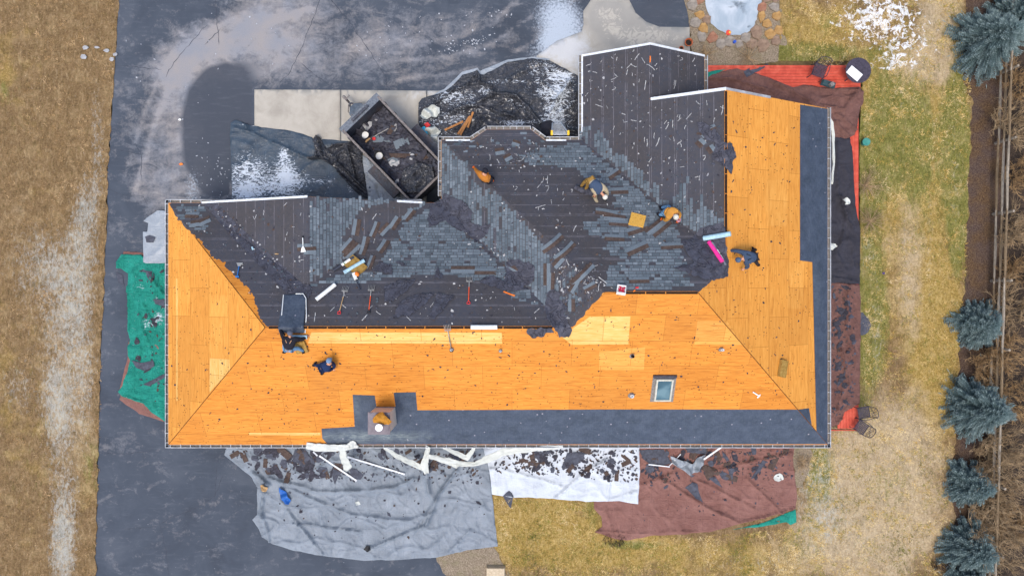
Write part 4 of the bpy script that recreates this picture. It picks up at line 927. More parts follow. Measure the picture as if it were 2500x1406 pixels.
# waste inside the trailer
def fill():
    vs, fs = [], []; nx, ny = 46, 26
    for i in range(nx):
        for j in range(ny):
            x, y = .1 + (Lt - .2) * i / (nx - 1), .1 + (Wt - .2) * j / (ny - 1)
            h = .88 + .45 * max(0, (x / Lt - .25)) + .16 * fbm(x, y, 1.6, 4) + .1 * rid(x, y, 2.2, seed=4); vs.append(TM @ Vector((x, y, min(h, 1.75))))
    for i in range(nx - 1):
        for j in range(ny - 1): k = i * ny + j; fs.append((k, k + ny, k + ny + 1, k + 1))
    return obj('roofing_rubble', vs, fs, M_torn)
rub = fill(); rub['kind'] = 'stuff'; BVR = BVHTree.FromPolygons([v.co for v in rub.data.vertices], [tuple(p.vertices) for p in rub.data.polygons])
# ---------------------------------------------------------------- loose pieces
def scrap_poly(n, r, asp, seed):
    rs = random.Random(seed); out = []; jag = rs.uniform(.1, .4)
    for k in range(n):
        a = 2 * math.pi * k / n + rs.uniform(-.25, .25); q = r * rs.uniform(1 - jag, 1 + jag); out.append((math.cos(a) * q * asp, math.sin(a) * q / asp))
    return out
def scrap(name, P, hf, mat, th=.006, curl=.03, seed=0, cell=None):
    """P: outline in plan metres; hf(x, y): height of what it lies on"""
    if cell: v, f, nb = cdt(P, cell)
    else:
        cx_, cy_ = sum(p[0] for p in P) / len(P), sum(p[1] for p in P) / len(P)
        v = [Vector(p[:2]) for p in P] + [Vector((cx_, cy_))]; n = len(P); f = [(i, (i + 1) % n, n) for i in range(n)]
    hs = [hf(p.x, p.y) for p in v]
    vs = [(p.x, p.y, h + .012 + curl * max(0, noise.noise(Vector((p.x * 3.1, p.y * 3.1, seed))) + .3)) for p, h in zip(v, hs)]
    fs = []
    for t in f:
        a, b, c = (Vector(vs[i][:2]) for i in t); fs.append(tuple(t) if (b - a).cross(c - a) > 0 else tuple(t)[::-1])
    o = obj(name, vs, fs, mat); rebase(o)
    sm = o.modifiers.new('thick', 'SOLIDIFY'); sm.thickness = th; sm.offset = 1
    return o
M_crumb = simple('felt_black', '#2f2e35', '#474650', 7, .85, .3)
M_crumb2 = simple('felt_slate', '#43454f', '#565a66', 7, .85, .3)
rs = random.Random(11)
# big torn sheets of old felt, outlines taken one by one
def bigfelt(P, label, curl=.06, mat=None, amp=3.2, nm='torn_felt'):
    Q = [p + Vector((rs.uniform(-1.6, 1.6), rs.uniform(-1.6, 1.6))) for p in rag(P, amp, 5.5, seed=P[0][0])]; PW = []
    for p in Q: r = Rf(p.x, p.y); PW.append((r.x, r.y))
    o = scrap(nm, PW, lambda x, y: ZR(x, y) + .022, mat or M_torn, .005, curl, P[0][0], .12)
    for p in o.data.polygons: p.use_smooth = False
    tag(o, label, 'torn felt', 'sheets of old felt torn off the roof'); return o
for P, l in (([(1050, 497), (1080, 488), (1084, 470), (1102, 482), (1130, 490), (1140, 500), (1152, 515), (1150, 545), (1172, 552), (1196, 548), (1190, 572), (1160, 592), (1142, 568), (1118, 562), (1088, 540), (1070, 548), (1048, 556), (1046, 530)], 'biggest heap of torn black felt in the valley beside the trailer'),
             ([(1742, 318), (1752, 322), (1762, 345), (1786, 350), (1797, 384), (1790, 392), (1786, 426), (1768, 408), (1738, 386), (1744, 352)], 'pointed sheet of black felt hanging over the edge of the orange north wing slope'),
             ([(1690, 580), (1704, 562), (1766, 542), (1771, 600), (1778, 640), (1776, 677), (1748, 680), (1740, 686), (1722, 682), (1650, 658), (1642, 654), (1694, 642), (1676, 616), (1660, 592)], 'wide crumpled sheet of black felt under the pink roll'),
             ([(1334, 716), (1348, 706), (1368, 716), (1366, 730), (1388, 752), (1378, 768), (1388, 786), (1396, 808), (1390, 823), (1364, 823), (1352, 800), (1334, 776), (1330, 750)], 'long twisted sheet of felt hanging over the ridge onto the plywood'),
             ([(1285, 803), (1345, 801), (1352, 810), (1334, 812), (1320, 823), (1300, 825), (1288, 816)], 'half round black felt piece lying on the plywood just below the ridge'),
             ([(1236, 640), (1250, 632), (1290, 640), (1306, 655), (1298, 690), (1270, 706), (1232, 690)], 'dark slate sheet of felt with folded edge beside the grey shingles'),
             ([(925, 640), (960, 646), (958, 672), (930, 664), (908, 660)], 'small four cornered felt flap right of the foam pad'),
             ([(1067, 652), (1080, 670), (1080, 680), (1060, 680)], 'drop shaped felt flap standing on the last shingle row'),
             ([(940, 700), (975, 683), (1014, 681), (994, 712), (960, 734), (938, 736)], 'long felt sheet between the orange fork and the shingles'),
             ([(1165, 690), (1195, 672), (1240, 690), (1290, 706), (1250, 712)], 'thin felt sheet just above the small stick of wood'),
             ([(1070, 715), (1110, 722), (1100, 735), (1060, 780), (1048, 775)], 'creased felt sheet left of the fork with the red grip'),
             ([(735, 715), (744, 692), (756, 694), (762, 706), (756, 738), (750, 720)], 'folded felt peak at the top of the blue grey sheet'),
             ([(965, 640), (975, 636), (994, 648), (985, 652)], 'small pointed felt flap on the grey shingles'),
             ([(1700, 300), (1722, 302), (1748, 316), (1742, 350), (1722, 340), (1706, 322)], 'curled felt scraps at the top of the pointed black sheet'),
             ([(1010, 720), (1060, 715), (1040, 742), (1000, 770), (958, 776), (975, 740)], 'broad flat felt sheet right of the orange fork')):
    bigfelt(P, l)
# darker valley paper on the garage gable
vp = drape('valley_paper', [(497, 498), (530, 498), (622, 588), (690, 648), (746, 700), (746, 716), (700, 716), (640, 655), (560, 572)], M_torn, .014, house, cell=.3)
# release strips: narrow pale tapes peeled from the shingles
M_strip = simple('pale_release_film', '#98989c', '#b9bab8', 8, .6, .1)
def strip(px, py, L, ang, w=.045, bend=0.0, mat=None, name='release_strip', label='thin pale peel off strip lying on the old roof felt', cat='plastic strip', group='pale strips peeled off the shingles'):
    p = Rf(px, py); n = 6; vs, fs = [], []; a = R_(ang); x, y = p.x - math.cos(a) * L / 2, p.y - math.sin(a) * L / 2
    for i in range(n + 1):
        aa = a + bend * (i / n - .5) + (bend * 1.5 if i > n * .6 and abs(bend) > .5 else 0); s = Vector((-math.sin(aa), math.cos(aa), 0)) * w / 2
        z = ZR(x, y) + .03 + .02 * math.sin(i * 2 + px)
        vs += [(x - s.x, y - s.y, z), (x + s.x, y + s.y, z + .004)]
        if i: fs.append((2 * i - 2, 2 * i, 2 * i + 1, 2 * i - 1))
        x += math.cos(aa) * L / n; y += math.sin(aa) * L / n
    o = obj(name, vs, fs, mat or M_strip); rebase(o); sm = o.modifiers.new('thick', 'SOLIDIFY'); sm.thickness = .004
    return tag(o, label, cat, group)
SR = [([(1425, 150), (1580, 115), (1710, 145), (1715, 205), (1600, 225), (1425, 300)], 34), ([(1440, 250), (1600, 250), (1765, 235), (1765, 400), (1720, 470), (1640, 430), (1500, 350)], 46), ([(1230, 400), (1330, 420), (1420, 480), (1450, 560), (1330, 570), (1290, 540)], 20),
      ([(1370, 610), (1470, 620), (1480, 690), (1400, 760), (1360, 700)], 18), ([(600, 500), (740, 495), (740, 640), (690, 640)], 12), ([(780, 700), (1300, 720), (1320, 780), (760, 780)], 16), ([(1180, 340), (1320, 340), (1290, 400), (1200, 400)], 8), ([(850, 520), (950, 520), (900, 640), (850, 660)], 6)]
for P, n in SR:
    xs = [p[0] for p in P]; ys = [p[1] for p in P]; k = 0
    while k < n:
        x, y = rs.uniform(min(xs), max(xs)), rs.uniform(min(ys), max(ys))
        if inpoly(x, y, P):
            k += 1; L = rs.choice((.08, .12, .16, .2, .28, .4)) * rs.uniform(.7, 1.1)
            strip(x, y, L, rs.choice((90, 90, 80, 60, 45, 120, 10, -30)) + rs.uniform(-12, 12), rs.uniform(.022, .036), rs.choice((0, 0, 0, .4, -.5, 1.0)))
# loose three tab strips: grey weathered half and brown covered half
def tabstrip(px, py, L, ang, bend=.15, lift=.05, label=None, flip=False, w=.33):
    p = Rf(px, py); a = R_(ang); n = 10; q = MB(); x, y = p.x - math.cos(a) * L / 2, p.y - math.sin(a) * L / 2; rows = []
    for i in range(n + 1):
        aa = a + bend * (i / n - .5); s = Vector((-math.sin(aa), math.cos(aa), 0)); t = i / n
        row = []
        for j, u in enumerate((-.5, 0.02, .5)):
            X, Y = x + s.x * w * u, y + s.y * w * u
            row.append((X, Y, ZR(X, Y) + .025 + lift * math.sin(math.pi * t) ** 2 * .5 + (.02 if j == 1 else 0) + lift * .3 * abs(noise.noise(Vector((X * 2, Y * 2, px))))))
        rows.append(row); x += math.cos(aa) * L / n; y += math.sin(aa) * L / n
    vs = [v for r in rows for v in r]; m1, m2 = (1, 0) if flip else (0, 1)
    for i in range(n):
        k = i * 3; q_ = [(k, k + 3, k + 4, k + 1), (k + 1, k + 4, k + 5, k + 2)]
        for j, f in enumerate(q_): q.f.append(f); q.m.append(m1 if j == 0 else m2)
    q.v = [Vector(v) for v in vs]
    o = q.build('loose_shingle', [M_shback, M_shing], base=True); attr(o, 'tone', [.75] * len(vs)); sm = o.modifiers.new('thick', 'SOLIDIFY'); sm.thickness = .008
    return tag(o, label or 'loose shingle strip, half grey and half brown, torn off the roof', 'shingle', 'loose shingle strips on the roof')
for a in ((1348, 592, 1.05, 40, .25, .09, 'upper curved shingle strip at the foot of the middle hip'), (1378, 612, 1.05, 42, .3, .09, 'second curved shingle strip, just below the upper one at the hip'), (1362, 640, .5, 50, .1, .05), (1422, 668, 1.15, 43, .1, .1, 'straight thick pair of shingle strips, lowest of the three by the hip'),
          (1416, 676, 1.0, 45, .05, .08), (1600, 551, 1.05, 38, .08, .1, 'shingle strip being pried up beside the worker with the white cap'), (1614, 556, 1.0, 38, .05, .06), (1480, 520, .9, -12, -.2, .06), (1500, 532, .9, -6, -.1, .04), (1510, 545, .8, -4, 0, .04), (1512, 466, .75, 2, 0, .03), (1498, 424, .6, 35, .1, .05), (1556, 560, .9, 18, 0, .04), (1500, 580, .8, -3, 0, .03), (1555, 606, .95, 24, 0, .06), (1640, 600, .9, 3, 0, .03), (1560, 683, .8, 1, 0, .03),
          (1250, 655, .5, -30, 0, .03), (1130, 658, 1.0, 0, 0, .03), (1185, 662, .9, 0, 0, .03), (870, 555, .7, 82, .1, .04), (890, 600, .8, 78, .15, .05), (915, 560, .7, 70, .2, .04), (935, 600, .6, 62, .3, .05), (905, 640, .6, 75, .2, .05), (860, 612, .8, 48, .1, .06), (848, 600, .7, 52, .1, .06), (940, 560, .6, 50, 0, .04), (965, 545, .6, 60, 0, .04), (1000, 525, .6, 55, 0, .04),
          (742, 604, .6, 2, 0, .03), (756, 612, .5, 4, 0, .03), (1400, 700, .5, 60, 0, .04), (1440, 700, .5, 30, 0, .04), (1720, 325, .35, 40, 0, .05), (1735, 315, .35, 20, 0, .05), (1710, 350, .3, -50, 0, .05), (1735, 365, .3, -60, 0, .05), (1220, 370, .4, 10, 0, .04), (1260, 350, .35, -20, 0, .04), (1240, 385, .35, 30, 0, .04), (470, 525, .6, -2, 0, .05), (500, 540, .5, 30, 0, .05), (480, 545, .5, 10, 0, .04), (1345, 690, .8, 88, 0, .03), (1335, 670, .9, 90, 0, .03), (1395, 745, .5, 90, 0, .03), (1060, 590, .0, 0, 0, 0)):
    if a[2] > .1: tabstrip(*a[:6], label=a[6] if len(a) > 6 else None, flip=rs.random() < .4, w=rs.uniform(.24, .33))
# small litter nobody could count
def litter(name, regions, mats, hf, smin, smax, label=None, asp=1.6, thick=.008):
    q = MB()
    for P, n in regions:
        xs = [p[0] for p in P]; ys = [p[1] for p in P]; k = 0
        while k < n:
            x, y = rs.uniform(min(xs), max(xs)), rs.uniform(min(ys), max(ys))
            if not inpoly(x, y, P): continue
            k += 1; p = hf(x, y); r = rs.uniform(smin, smax) * rs.choice((.6, 1, 1, 1.5)); a = rs.uniform(0, 3.2)
            O = scrap_poly(rs.choice((4, 5, 6)), r, rs.uniform(.8, asp), rs.random()); c, s = math.cos(a), math.sin(a)
            vv = [(p.x + u * c - v * s, p.y + u * s + v * c, p.z + .012 + rs.uniform(0, .02)) for u, v in O]
            n_ = len(vv); base = [(a0, b0, p.z) for a0, b0, _ in vv]
            q.add(vv + base, [tuple(range(n_))] + [(i, n_ + i, n_ + (i + 1) % n_, (i + 1) % n_) for i in range(n_)], rs.randrange(len(mats)))
    o = q.build(name, mats); o['kind'] = 'stuff'
    if label: o['label'] = label
    return o
rfn = lambda x, y: Rf(x, y)
NRTH = [[(420, 505), (740, 490), (1060, 500), (1080, 350), (1410, 345), (1420, 150), (1580, 115), (1715, 150), (1715, 210), (1770, 225), (1770, 640), (1700, 700), (1480, 705), (1390, 790), (655, 790), (625, 740)]]
litter('granule_litter', [(NRTH[0], 1300), ([(1090, 345), (1320, 345), (1330, 400), (1230, 420), (1120, 380)], 150), ([(500, 500), (540, 500), (745, 700), (735, 715), (520, 530)], 120), ([(1200, 470), (1480, 700), (1440, 740), (1330, 620)], 90), ([(1040, 480), (1100, 480), (1240, 620), (1300, 700), (1230, 690)], 160), ([(1340, 640), (1470, 640), (1470, 700), (1390, 780)], 200)],
       [M_strip, M_shback, M_shing, M_crumb, M_crumb2], rfn, .012, .05)
ORNG = [([(660, 805), (1400, 805), (1480, 720), (1705, 720), (1970, 990), (1025, 995), (960, 950), (860, 955), (860, 1035), (440, 1070)], 260), ([(1780, 235), (1945, 260), (1945, 640), (1975, 650), (1975, 985), (1720, 715), (1780, 670)], 90), ([(415, 520), (500, 620), (640, 790), (420, 1060)], 30)]
litter('felt_crumbs', ORNG, [M_crumb], rfn, .012, .035, asp=2.0)
litter('crumbs', [([(560, 1100), (1180, 1100), (1180, 1180), (640, 1170)], 300), ([(1205, 1098), (1555, 1098), (1555, 1180), (1210, 1150)], 420), ([(1565, 1098), (1935, 1098), (1935, 1170), (1570, 1180)], 260), ([(330, 660), (402, 660), (402, 1010), (340, 960)], 60), ([(2032, 700), (2090, 700), (2085, 980), (2032, 1030)], 160), ([(640, 1180), (1190, 1180), (1190, 1320), (700, 1320)], 40), ([(1560, 1180), (1930, 1180), (1930, 1240), (1560, 1280)], 30)],
       [M_crumb, M_shback, M_crumb, M_crumb2], lambda x, y: Gd(x, y), .02, .07)
# felt scraps on the tarps, each its own piece
SC = [(([(550, 1098), (800, 1098), (860, 1150), (700, 1180), (600, 1130)]), 58, 'scrap of roofing on the west half of the silver tarp', .08, .26, (M_crumb, M_crumb, M_crumb2, M_shback)),
      (([(860, 1098), (1180, 1098), (1170, 1140), (900, 1160)]), 34, 'scrap of roofing on the east half of the silver tarp', .06, .2, (M_crumb, M_shback, M_crumb2)),
      (([(1210, 1098), (1555, 1098), (1550, 1150), (1480, 1170), (1220, 1130)]), 64, 'torn black scrap on the white tarp', .05, .2, (M_crumb, M_crumb2, M_shback)),
      (([(1570, 1098), (1930, 1098), (1930, 1130), (1780, 1170), (1570, 1160)]), 44, 'torn black scrap on the long brown tarp', .06, .24, (M_crumb, M_crumb2, M_shback)),
      (([(340, 680), (402, 660), (402, 1000), (350, 960), (330, 850)]), 10, 'torn black scrap on the green tarp', .06, .16, (M_crumb,)),
      (([(2032, 700), (2085, 700), (2085, 950), (2040, 1030)]), 22, 'torn black scrap on the brown deck tarp', .08, .2, (M_crumb, M_crumb, M_crumb2))]
for P, n, lab, s0, s1, ms in SC:
    xs = [p[0] for p in P]; ys = [p[1] for p in P]; k = 0
    while k < n:
        x, y = rs.uniform(min(xs), max(xs)), rs.uniform(min(ys), max(ys))
        if not inpoly(x, y, P): continue
        k += 1; c = Gd(x, y); m = rs.choice(ms); a = rs.uniform(0, 3.1); r = rs.uniform(s0, s1)
        if m is M_shback: O = [(-r * 1.6, -r * .7), (0, -r * .72), (r * 1.6, -r * .68), (r * 1.62, r * .7), (0, r * .7), (-r * 1.55, r * .7)]
        else: O = scrap_poly(9, r, rs.uniform(.8, 1.7), rs.random())
        Q = [(c.x + u * math.cos(a) - v * math.sin(a), c.y + u * math.sin(a) + v * math.cos(a)) for u, v in O]
        tag(scrap('roofing_scrap', Q, lambda X, Y: drop(X, Y) if inpoly(*toPx(X, Y, .1), P) else c.z, m, .008, .03, rs.random()), lab, 'roofing scrap', lab.replace('scrap of', 'scraps of').replace('black scrap', 'black scraps'))
def gscrap(P, label, mat=None, amp=1.2, name='felt_sheet', cat='torn felt', off=.0, cell=.12, curl=.04):
    Q = rag(P, amp, 7, seed=P[0][1]); PW = []
    for p in Q: r = Gd(p.x, p.y); PW.append((r.x, r.y))
    return tag(scrap(name, PW, lambda x, y: drop(x, y) + off, mat or M_crumb2, .008, curl, P[0][0], cell), label, cat)
for P, l in (([(1228, 1210), (1243, 1197), (1250, 1203), (1254, 1212), (1247, 1240), (1238, 1228)], 'leaf shaped felt piece over the south edge of the white tarp'), ([(1672, 1190), (1690, 1176), (1702, 1180), (1706, 1200), (1716, 1226), (1698, 1216), (1684, 1200)], 'largest grey felt piece in the middle of the long brown tarp'),
             ([(1730, 1166), (1745, 1162), (1764, 1190), (1750, 1182)], 'smaller grey felt flap above the largest one on the brown tarp'), ([(1780, 1135), (1786, 1136), (1790, 1180), (1786, 1180)], 'thin black felt ribbon on the brown tarp'), ([(1862, 1122), (1872, 1126), (1842, 1166), (1833, 1168)], 'long narrow black felt blade on the brown tarp'),
             ([(1385, 1105), (1420, 1102), (1428, 1118), (1405, 1136), (1380, 1128), (1372, 1138)], 'widest grey felt piece on the white tarp'), ([(1300, 1100), (1330, 1104), (1322, 1120), (1300, 1118)], 'grey felt patch near the gutter on the white tarp'),
             ([(322, 880), (345, 885), (375, 880), (378, 893), (352, 905), (335, 898)], 'dark diamond shaped felt piece on the green tarp'), ([(350, 938), (402, 912), (402, 922), (365, 942)], 'long dark felt strip across the lower green tarp'), ([(355, 660), (372, 662), (370, 688), (360, 676)], 'dark triangular felt piece at the top of the green tarp'), ([(375, 730), (402, 732), (402, 748), (380, 742)], 'dark felt flap at the gutter beside the green tarp'),
             ([(355, 578), (366, 574), (380, 580), (375, 592), (358, 592)], 'dark chip on the short light grey tarp'), ([(283, 663), (300, 672), (304, 698), (290, 690)], 'flat dark felt piece on the asphalt by the green tarp'), ([(2045, 930), (2064, 905), (2060, 925), (2044, 945)], 'curved felt blade on the brown deck tarp'),
             ([(720, 1098), (745, 1095), (770, 1130), (740, 1140), (715, 1120)], 'large grey felt sheet lying on the west part of the silver tarp'), ([(855, 1142), (872, 1145), (888, 1160), (880, 1170), (856, 1166)], 'dark felt square between the two white poles'), ([(815, 1140), (838, 1150), (828, 1158), (818, 1182), (812, 1160)], 'dark felt triangle beside the short white pole'),
             ([(1560, 1098), (1620, 1096), (1640, 1130), (1600, 1140), (1570, 1120)], 'wide dark felt sheet at the top of the long brown tarp'), ([(1670, 1090), (1725, 1090), (1722, 1108), (1680, 1104)], 'dark felt sheet tucked below the gutter over the brown tarp')):
    gscrap(P, l)
gscrap([(1815, 176), (1850, 168), (1872, 156), (1876, 158), (1850, 176), (1822, 190)], 'ragged dark felt piece lying on the red deck boards', off=.01)
gscrap([(2095, 764), (2106, 762), (2120, 778), (2127, 795), (2118, 812), (2104, 819), (2092, 812)], 'rounded black felt sheet hanging off the east deck edge', off=.0, curl=.0)
for (px, py, r, l) in ((2066, 493, .18, 'white rag on the black deck sheet'), (2031, 601, .17, 'white rag close to the east gutter'), (1900, 1164, .2, 'white rag on the east end of the long brown tarp'), (874, 1227, .1, 'small white rag in the middle of the silver tarp')):
    c = Gd(px, py); P = scrap_poly(11, r, 1.25, px); o = scrap('rag', [(c.x + u, c.y + v * 1.2) for u, v in P], lambda x, y: drop(x, y), M_rag, .01, .16, px, .05); attr(o, 'snow', [0.0] * len(o.data.vertices)); tag(o, l, 'rag')
# ---------------------------------------------------------------- rolls, pads and tools on the roof
def S2(name, c, ro=.6, me=0, sp=.3):
    return simple(name, c, '#%02x%02x%02x' % tuple(min(255, int(int(c[i:i+2], 16) * 1.12) + 4) for i in (1, 3, 5)), 8, ro, .15, me=me, sp=sp)
M_lblue = S2('pale_blue_wrap', '#a5c6d2', .45); M_pink = S2('pink_wrap', '#e8348f', .4); M_lab = S2('white_label', '#e6e9e2', .5); M_grn = S2('green_band', '#6db33a', .5)
M_rolld = S2('dark_roll', '#3a3d47', .6); M_rollg = S2('grey_roll', '#6a707a', .6); M_steel = S2('bright_steel', '#a8a6a0', .4, .3); M_wood = S2('ash_handle', '#b59468', .6); M_orh = S2('orange_handle', '#e2562a', .5)
M_blk = S2('black_grip', '#222326', .6); M_red = S2('red_grip', '#d03a3c', .5); M_blueh = S2('blue_handle', '#2f6fb4', .5); M_org = S2('orange_plastic', '#ee7a2c', .5)
M_foam = NB('tan_foam'); _v = M_foam.co(); _n = M_foam.noise(_v, 9, 6, .7); M_foam = M_foam.fin(M_foam.ramp(_n, [(.3, '#8a6a34'), (.5, '#a58345'), (.7, '#b9985a')]), .95, M_foam.bump(_n, .6, .02), 0, .1)
M_foam2 = NB('yellow_foam'); _v = M_foam2.co(); _n = M_foam2.noise(_v, 9, 6, .7); _c = M_foam2.ramp(_n, [(.3, '#c2903c'), (.6, '#e3b158')]); M_foam2 = M_foam2.fin(M_foam2.mix(M_foam2.mr(_n, .58, .68, 0, .8), _c, '#6d4c22'), .95, M_foam2.bump(_n, .6, .02), 0, .1)
def onroof(name, px, py, ang, label, cat, off=.0, group=None):
    M = frame(px, py, ang, off); e = empty(name, (0, 0, 0)); e.matrix_world = M; tag(e, label, cat, group); return e
def roll(px, py, L, r, ang, mats, label, bands=(), off=.03, name='underlayment_roll'):
    e = onroof(name, px, py, ang, label, 'roll', off)
    MX = Matrix.Translation((0, 0, r)) @ Matrix.Rotation(R_(90), 4, 'Y'); q = MB()
    q.lathe([(r * .35, -L / 2 + .02), (r * .35, -L / 2), (r * .97, -L / 2), (r, -L / 2 + .01), (r, L / 2 - .01), (r * .97, L / 2), (r * .35, L / 2), (r * .35, L / 2 - .02)], 20, 0, MX); q.build('sheet_roll', mats[0], e)
    q = MB(); q.lathe([(r * .36, -L / 2 - .004), (r * .36, L / 2 + .004)], 14, 0, MX, cap=False); q.lathe([(r * .3, -L / 2 + .01), (r * .3, L / 2 - .01)], 12, 0, MX); q.build('core', M_flash, e)
    for (a, b, m) in bands:
        q = MB(); q.lathe([(r + .003, a * L), (r + .003, b * L)], 20, 0, MX, cap=False); q.build('label_band', m, e)
    return e
roll(1752, 577, 1.08, .10, 9, [M_lblue], 'pale blue wrapped roll lying across the ridge at the north wing')
roll(1745, 618, 1.02, .085, -64, [M_pink], 'bright pink roll on torn black felt next to the worker')
roll(1755, 620, 1.08, .05, -64, [M_rollg], 'thin dark grey roll with a white and green label beside the pink roll', [(-.16, .28, M_lab), (.02, .07, M_grn)])
roll(866, 654, .98, .08, 33, [M_lblue], 'pale blue roll resting on the tan foam pad above the forks')
roll(840, 647, 1.02, .065, 36, [M_rolld], 'dark roll with a white and green label beside the pale blue roll', [(-.1, .32, M_lab), (.0, .05, M_grn)])
roll(797, 716, .98, .085, 42, [M_lab], 'white roll with faint print lying left of the wood handled fork')
roll(1182, 799, 1.05, .09, 0, [M_lab], 'white roll lying along the ridge slot')
def pad(px, py, w, h, ang, label, mat, th=.1, off=.02):
    e = onroof('foam_pad', px, py, ang, label, 'foam pad', off); q = MB(); M = e.matrix_world.copy()
    O = [(-w / 2, -h / 2), (w / 2, -h / 2), (w / 2, h / 2), (-w / 2, h / 2)]; O = [tuple(p) for p in rag(O, .012, .12)]
    n = len(O); q.add([(x, y, 0) for x, y in O] + [(x * .98, y * .98, th) for x, y in O], [tuple(range(n))[::-1], tuple(range(n, 2 * n))] + [(i, (i + 1) % n, n + (i + 1) % n, n + i) for i in range(n)])
    q.build('foam', mat, e); return e
pad(1555, 540, .62, .6, -15, 'yellow foam pad on the grey shingles between two workers', M_foam2)
pad(868, 650, .58, .9, 45, 'tan foam pad under the pale blue roll', M_foam, off=.02)
pad(1908, 899, .4, .72, -15, 'worn tan foam pad on the east plywood slope near the hip', M_foam, .12)
pad(735, 845, .5, .55, 10, 'brown foam pad under the kneeling worker at the ridge', M_foam, .1)
def fork(px, py, ang, label, hm, grip, tines=5):
    e = onroof('garden_fork', px, py, ang, label, 'fork', .05, 'garden forks used to strip shingles'); q = MB()
    for k in range(tines):
        y = (k - (tines - 1) / 2) * .06; q.tube([(.46, y * .5, .03), (.53, y, .04), (.74, y * 1.02, .0)], [.011, .011, .005], 5)
    q.tube([(.47, -.13, .035), (.47, .13, .035)], .013, 5); q.tube([(.2, 0, .02), (.48, 0, .035)], [.02, .016], 6); q.build('tines', M_steel, e)
    q = MB(); q.tube([(-.42, 0, .02), (.22, 0, .02)], .02, 8); q.build('handle', hm, e)
    q = MB(); q.tube([(-.42, 0, .02), (-.5, -.06, .02), (-.56, -.06, .02), (-.56, .06, .02), (-.5, .06, .02), (-.42, 0, .02)], .018, 6); q.build('grip', grip, e)
    return e
fork(836, 738, 83, 'garden fork with pale wood handle and red grip, left of the orange handled fork', M_wood, M_red)
fork(904, 736, 90, 'garden fork with orange handle and black grip', M_orh, M_blk)
fork(1145, 714, 90, 'garden fork with orange handle and red grip in the middle of the roof', M_orh, M_red)
fork(1098, 828, 97, 'weathered garden fork lying over the ridge with its tines on the felt', M_flash, M_blk)
e = onroof('roofing_shovel', 583, 662, 92, 'small blue handled roofing shovel on the west garage slope', 'shovel', .04); q = MB(); q.tube([(-.28, 0, .02), (.2, 0, .03)], .022, 8); q.build('handle', M_blueh, e)
q = MB(); q.add([(.2, -.05, .03), (.2, .05, .03), (.38, .14, .02), (.38, -.14, .02), (.2, -.05, .015), (.2, .05, .015), (.38, .14, .01), (.38, -.14, .01)], [(0, 3, 2, 1), (4, 5, 6, 7), (2, 3, 7, 6), (0, 1, 5, 4), (1, 2, 6, 5), (3, 0, 4, 7)]); q.build('blade', M_steel, e)
q = MB(); q.box((-.3, 0, .02), (.05, .15, .04)); q.build('grip', M_blueh, e)
e = onroof('scraper', 743, 598, -86, 'white bladed scraper standing on the garage ridge', 'scraper', .06); q = MB(); q.tube([(-.3, 0, .02), (.1, 0, .03)], .018, 8); q.build('handle', M_lab, e)
q = MB(); q.add([(.08, -.03, .03), (.08, .03, .03), (.16, .08, .03), (.3, .13, .02), (.3, -.13, .02), (.16, -.08, .03)], [(0, 1, 2, 3, 4, 5)]); b_ = q.build('blade', M_lab, e); sm = b_.modifiers.new('t', 'SOLIDIFY'); sm.thickness = .012
q = MB(); q.box((-.33, 0, .02), (.07, .06, .05)); q.build('grip', M_blk, e)
e = onroof('magnet_sweeper', 872, 690, -63, 'dark handled tool with orange and white head by the foam pad', 'tool', .05); q = MB(); q.tube([(-.1, 0, .04), (.42, 0, .03)], .025, 8); q.build('handle', M_rolld, e)
q = MB(); q.box((-.26, 0, .07), (.3, .14, .12)); q.build('head', M_lab, e); q = MB(); q.ball((-.3, .12, .1), (.12, .1, .08)); q.build('hose_coil', M_org, e)
e = onroof('nail_box', 1516, 711, -8, 'white box full of red capped nails on the ridge', 'box', .03); q = MB()
for a, c in (((-.16, 0, .08), (.03, .36, .16)), ((.16, 0, .08), (.03, .36, .16)), ((0, -.165, .08), (.29, .03, .16)), ((0, .165, .08), (.29, .03, .16)), ((0, 0, .01), (.29, .3, .02))): q.box(a, c)
q.build('tray', M_lab, e); q = MB()
for k in range(60): q.ball((rs.uniform(-.12, .12), rs.uniform(-.12, .12), rs.uniform(.08, .12)), (.025, .025, .01), 6)
n_ = q.build('nail_caps', S2('red_nail_caps', '#c01f45', .5), e); n_['kind'] = 'stuff'
e = onroof('wood_lath', 1243, 718, -22, 'short broken orange wood lath on the felt', 'wood'); q = MB(); q.box((0, 0, .03), (.5, .05, .03)); q.box((.2, .03, .03), (.1, .03, .028)); q.build('lath', M_org, e)
e = onroof('wood_lath', 1022, 620, 0, 'x', 'wood'); bpy.data.objects.remove(e)
for (px, py, L, w, a, m, l) in ((676, 620, .17, .05, 0, M_wood, 'little yellow stick on the west garage slope'), (617, 607, .16, .08, -60, M_lblue, 'crushed pale blue can in the debris of the garage valley'), (1587, 145, .28, .05, 88, M_org, 'orange stick near the peak of the small gable'), (1555, 703, .14, .06, 8, M_red, 'small red piece right of the nail box'), (1548, 711, .12, .05, 40, M_org, 'small orange chip beside the nail box')):
    q = MB(); q.box((0, 0, .03), (L, w, .05), tap=.8); q.box((L * .2, 0, .055), (L * .3, w * .6, .02)); o = q.build('offcut', m); o.matrix_world = frame(px, py, a); tag(o, l, 'offcut')
e = onroof('pry_bar', 1845, 960, -32, 'white flat pry bar on the plywood near the south east hip', 'pry bar', .02); q = MB(); q.box((0, 0, .02), (.36, .045, .02)); q.box((.19, -.04, .02), (.05, .14, .024)); q.box((.17, .06, .02), (.04, .06, .018)); q.build('bar', M_lab, e)
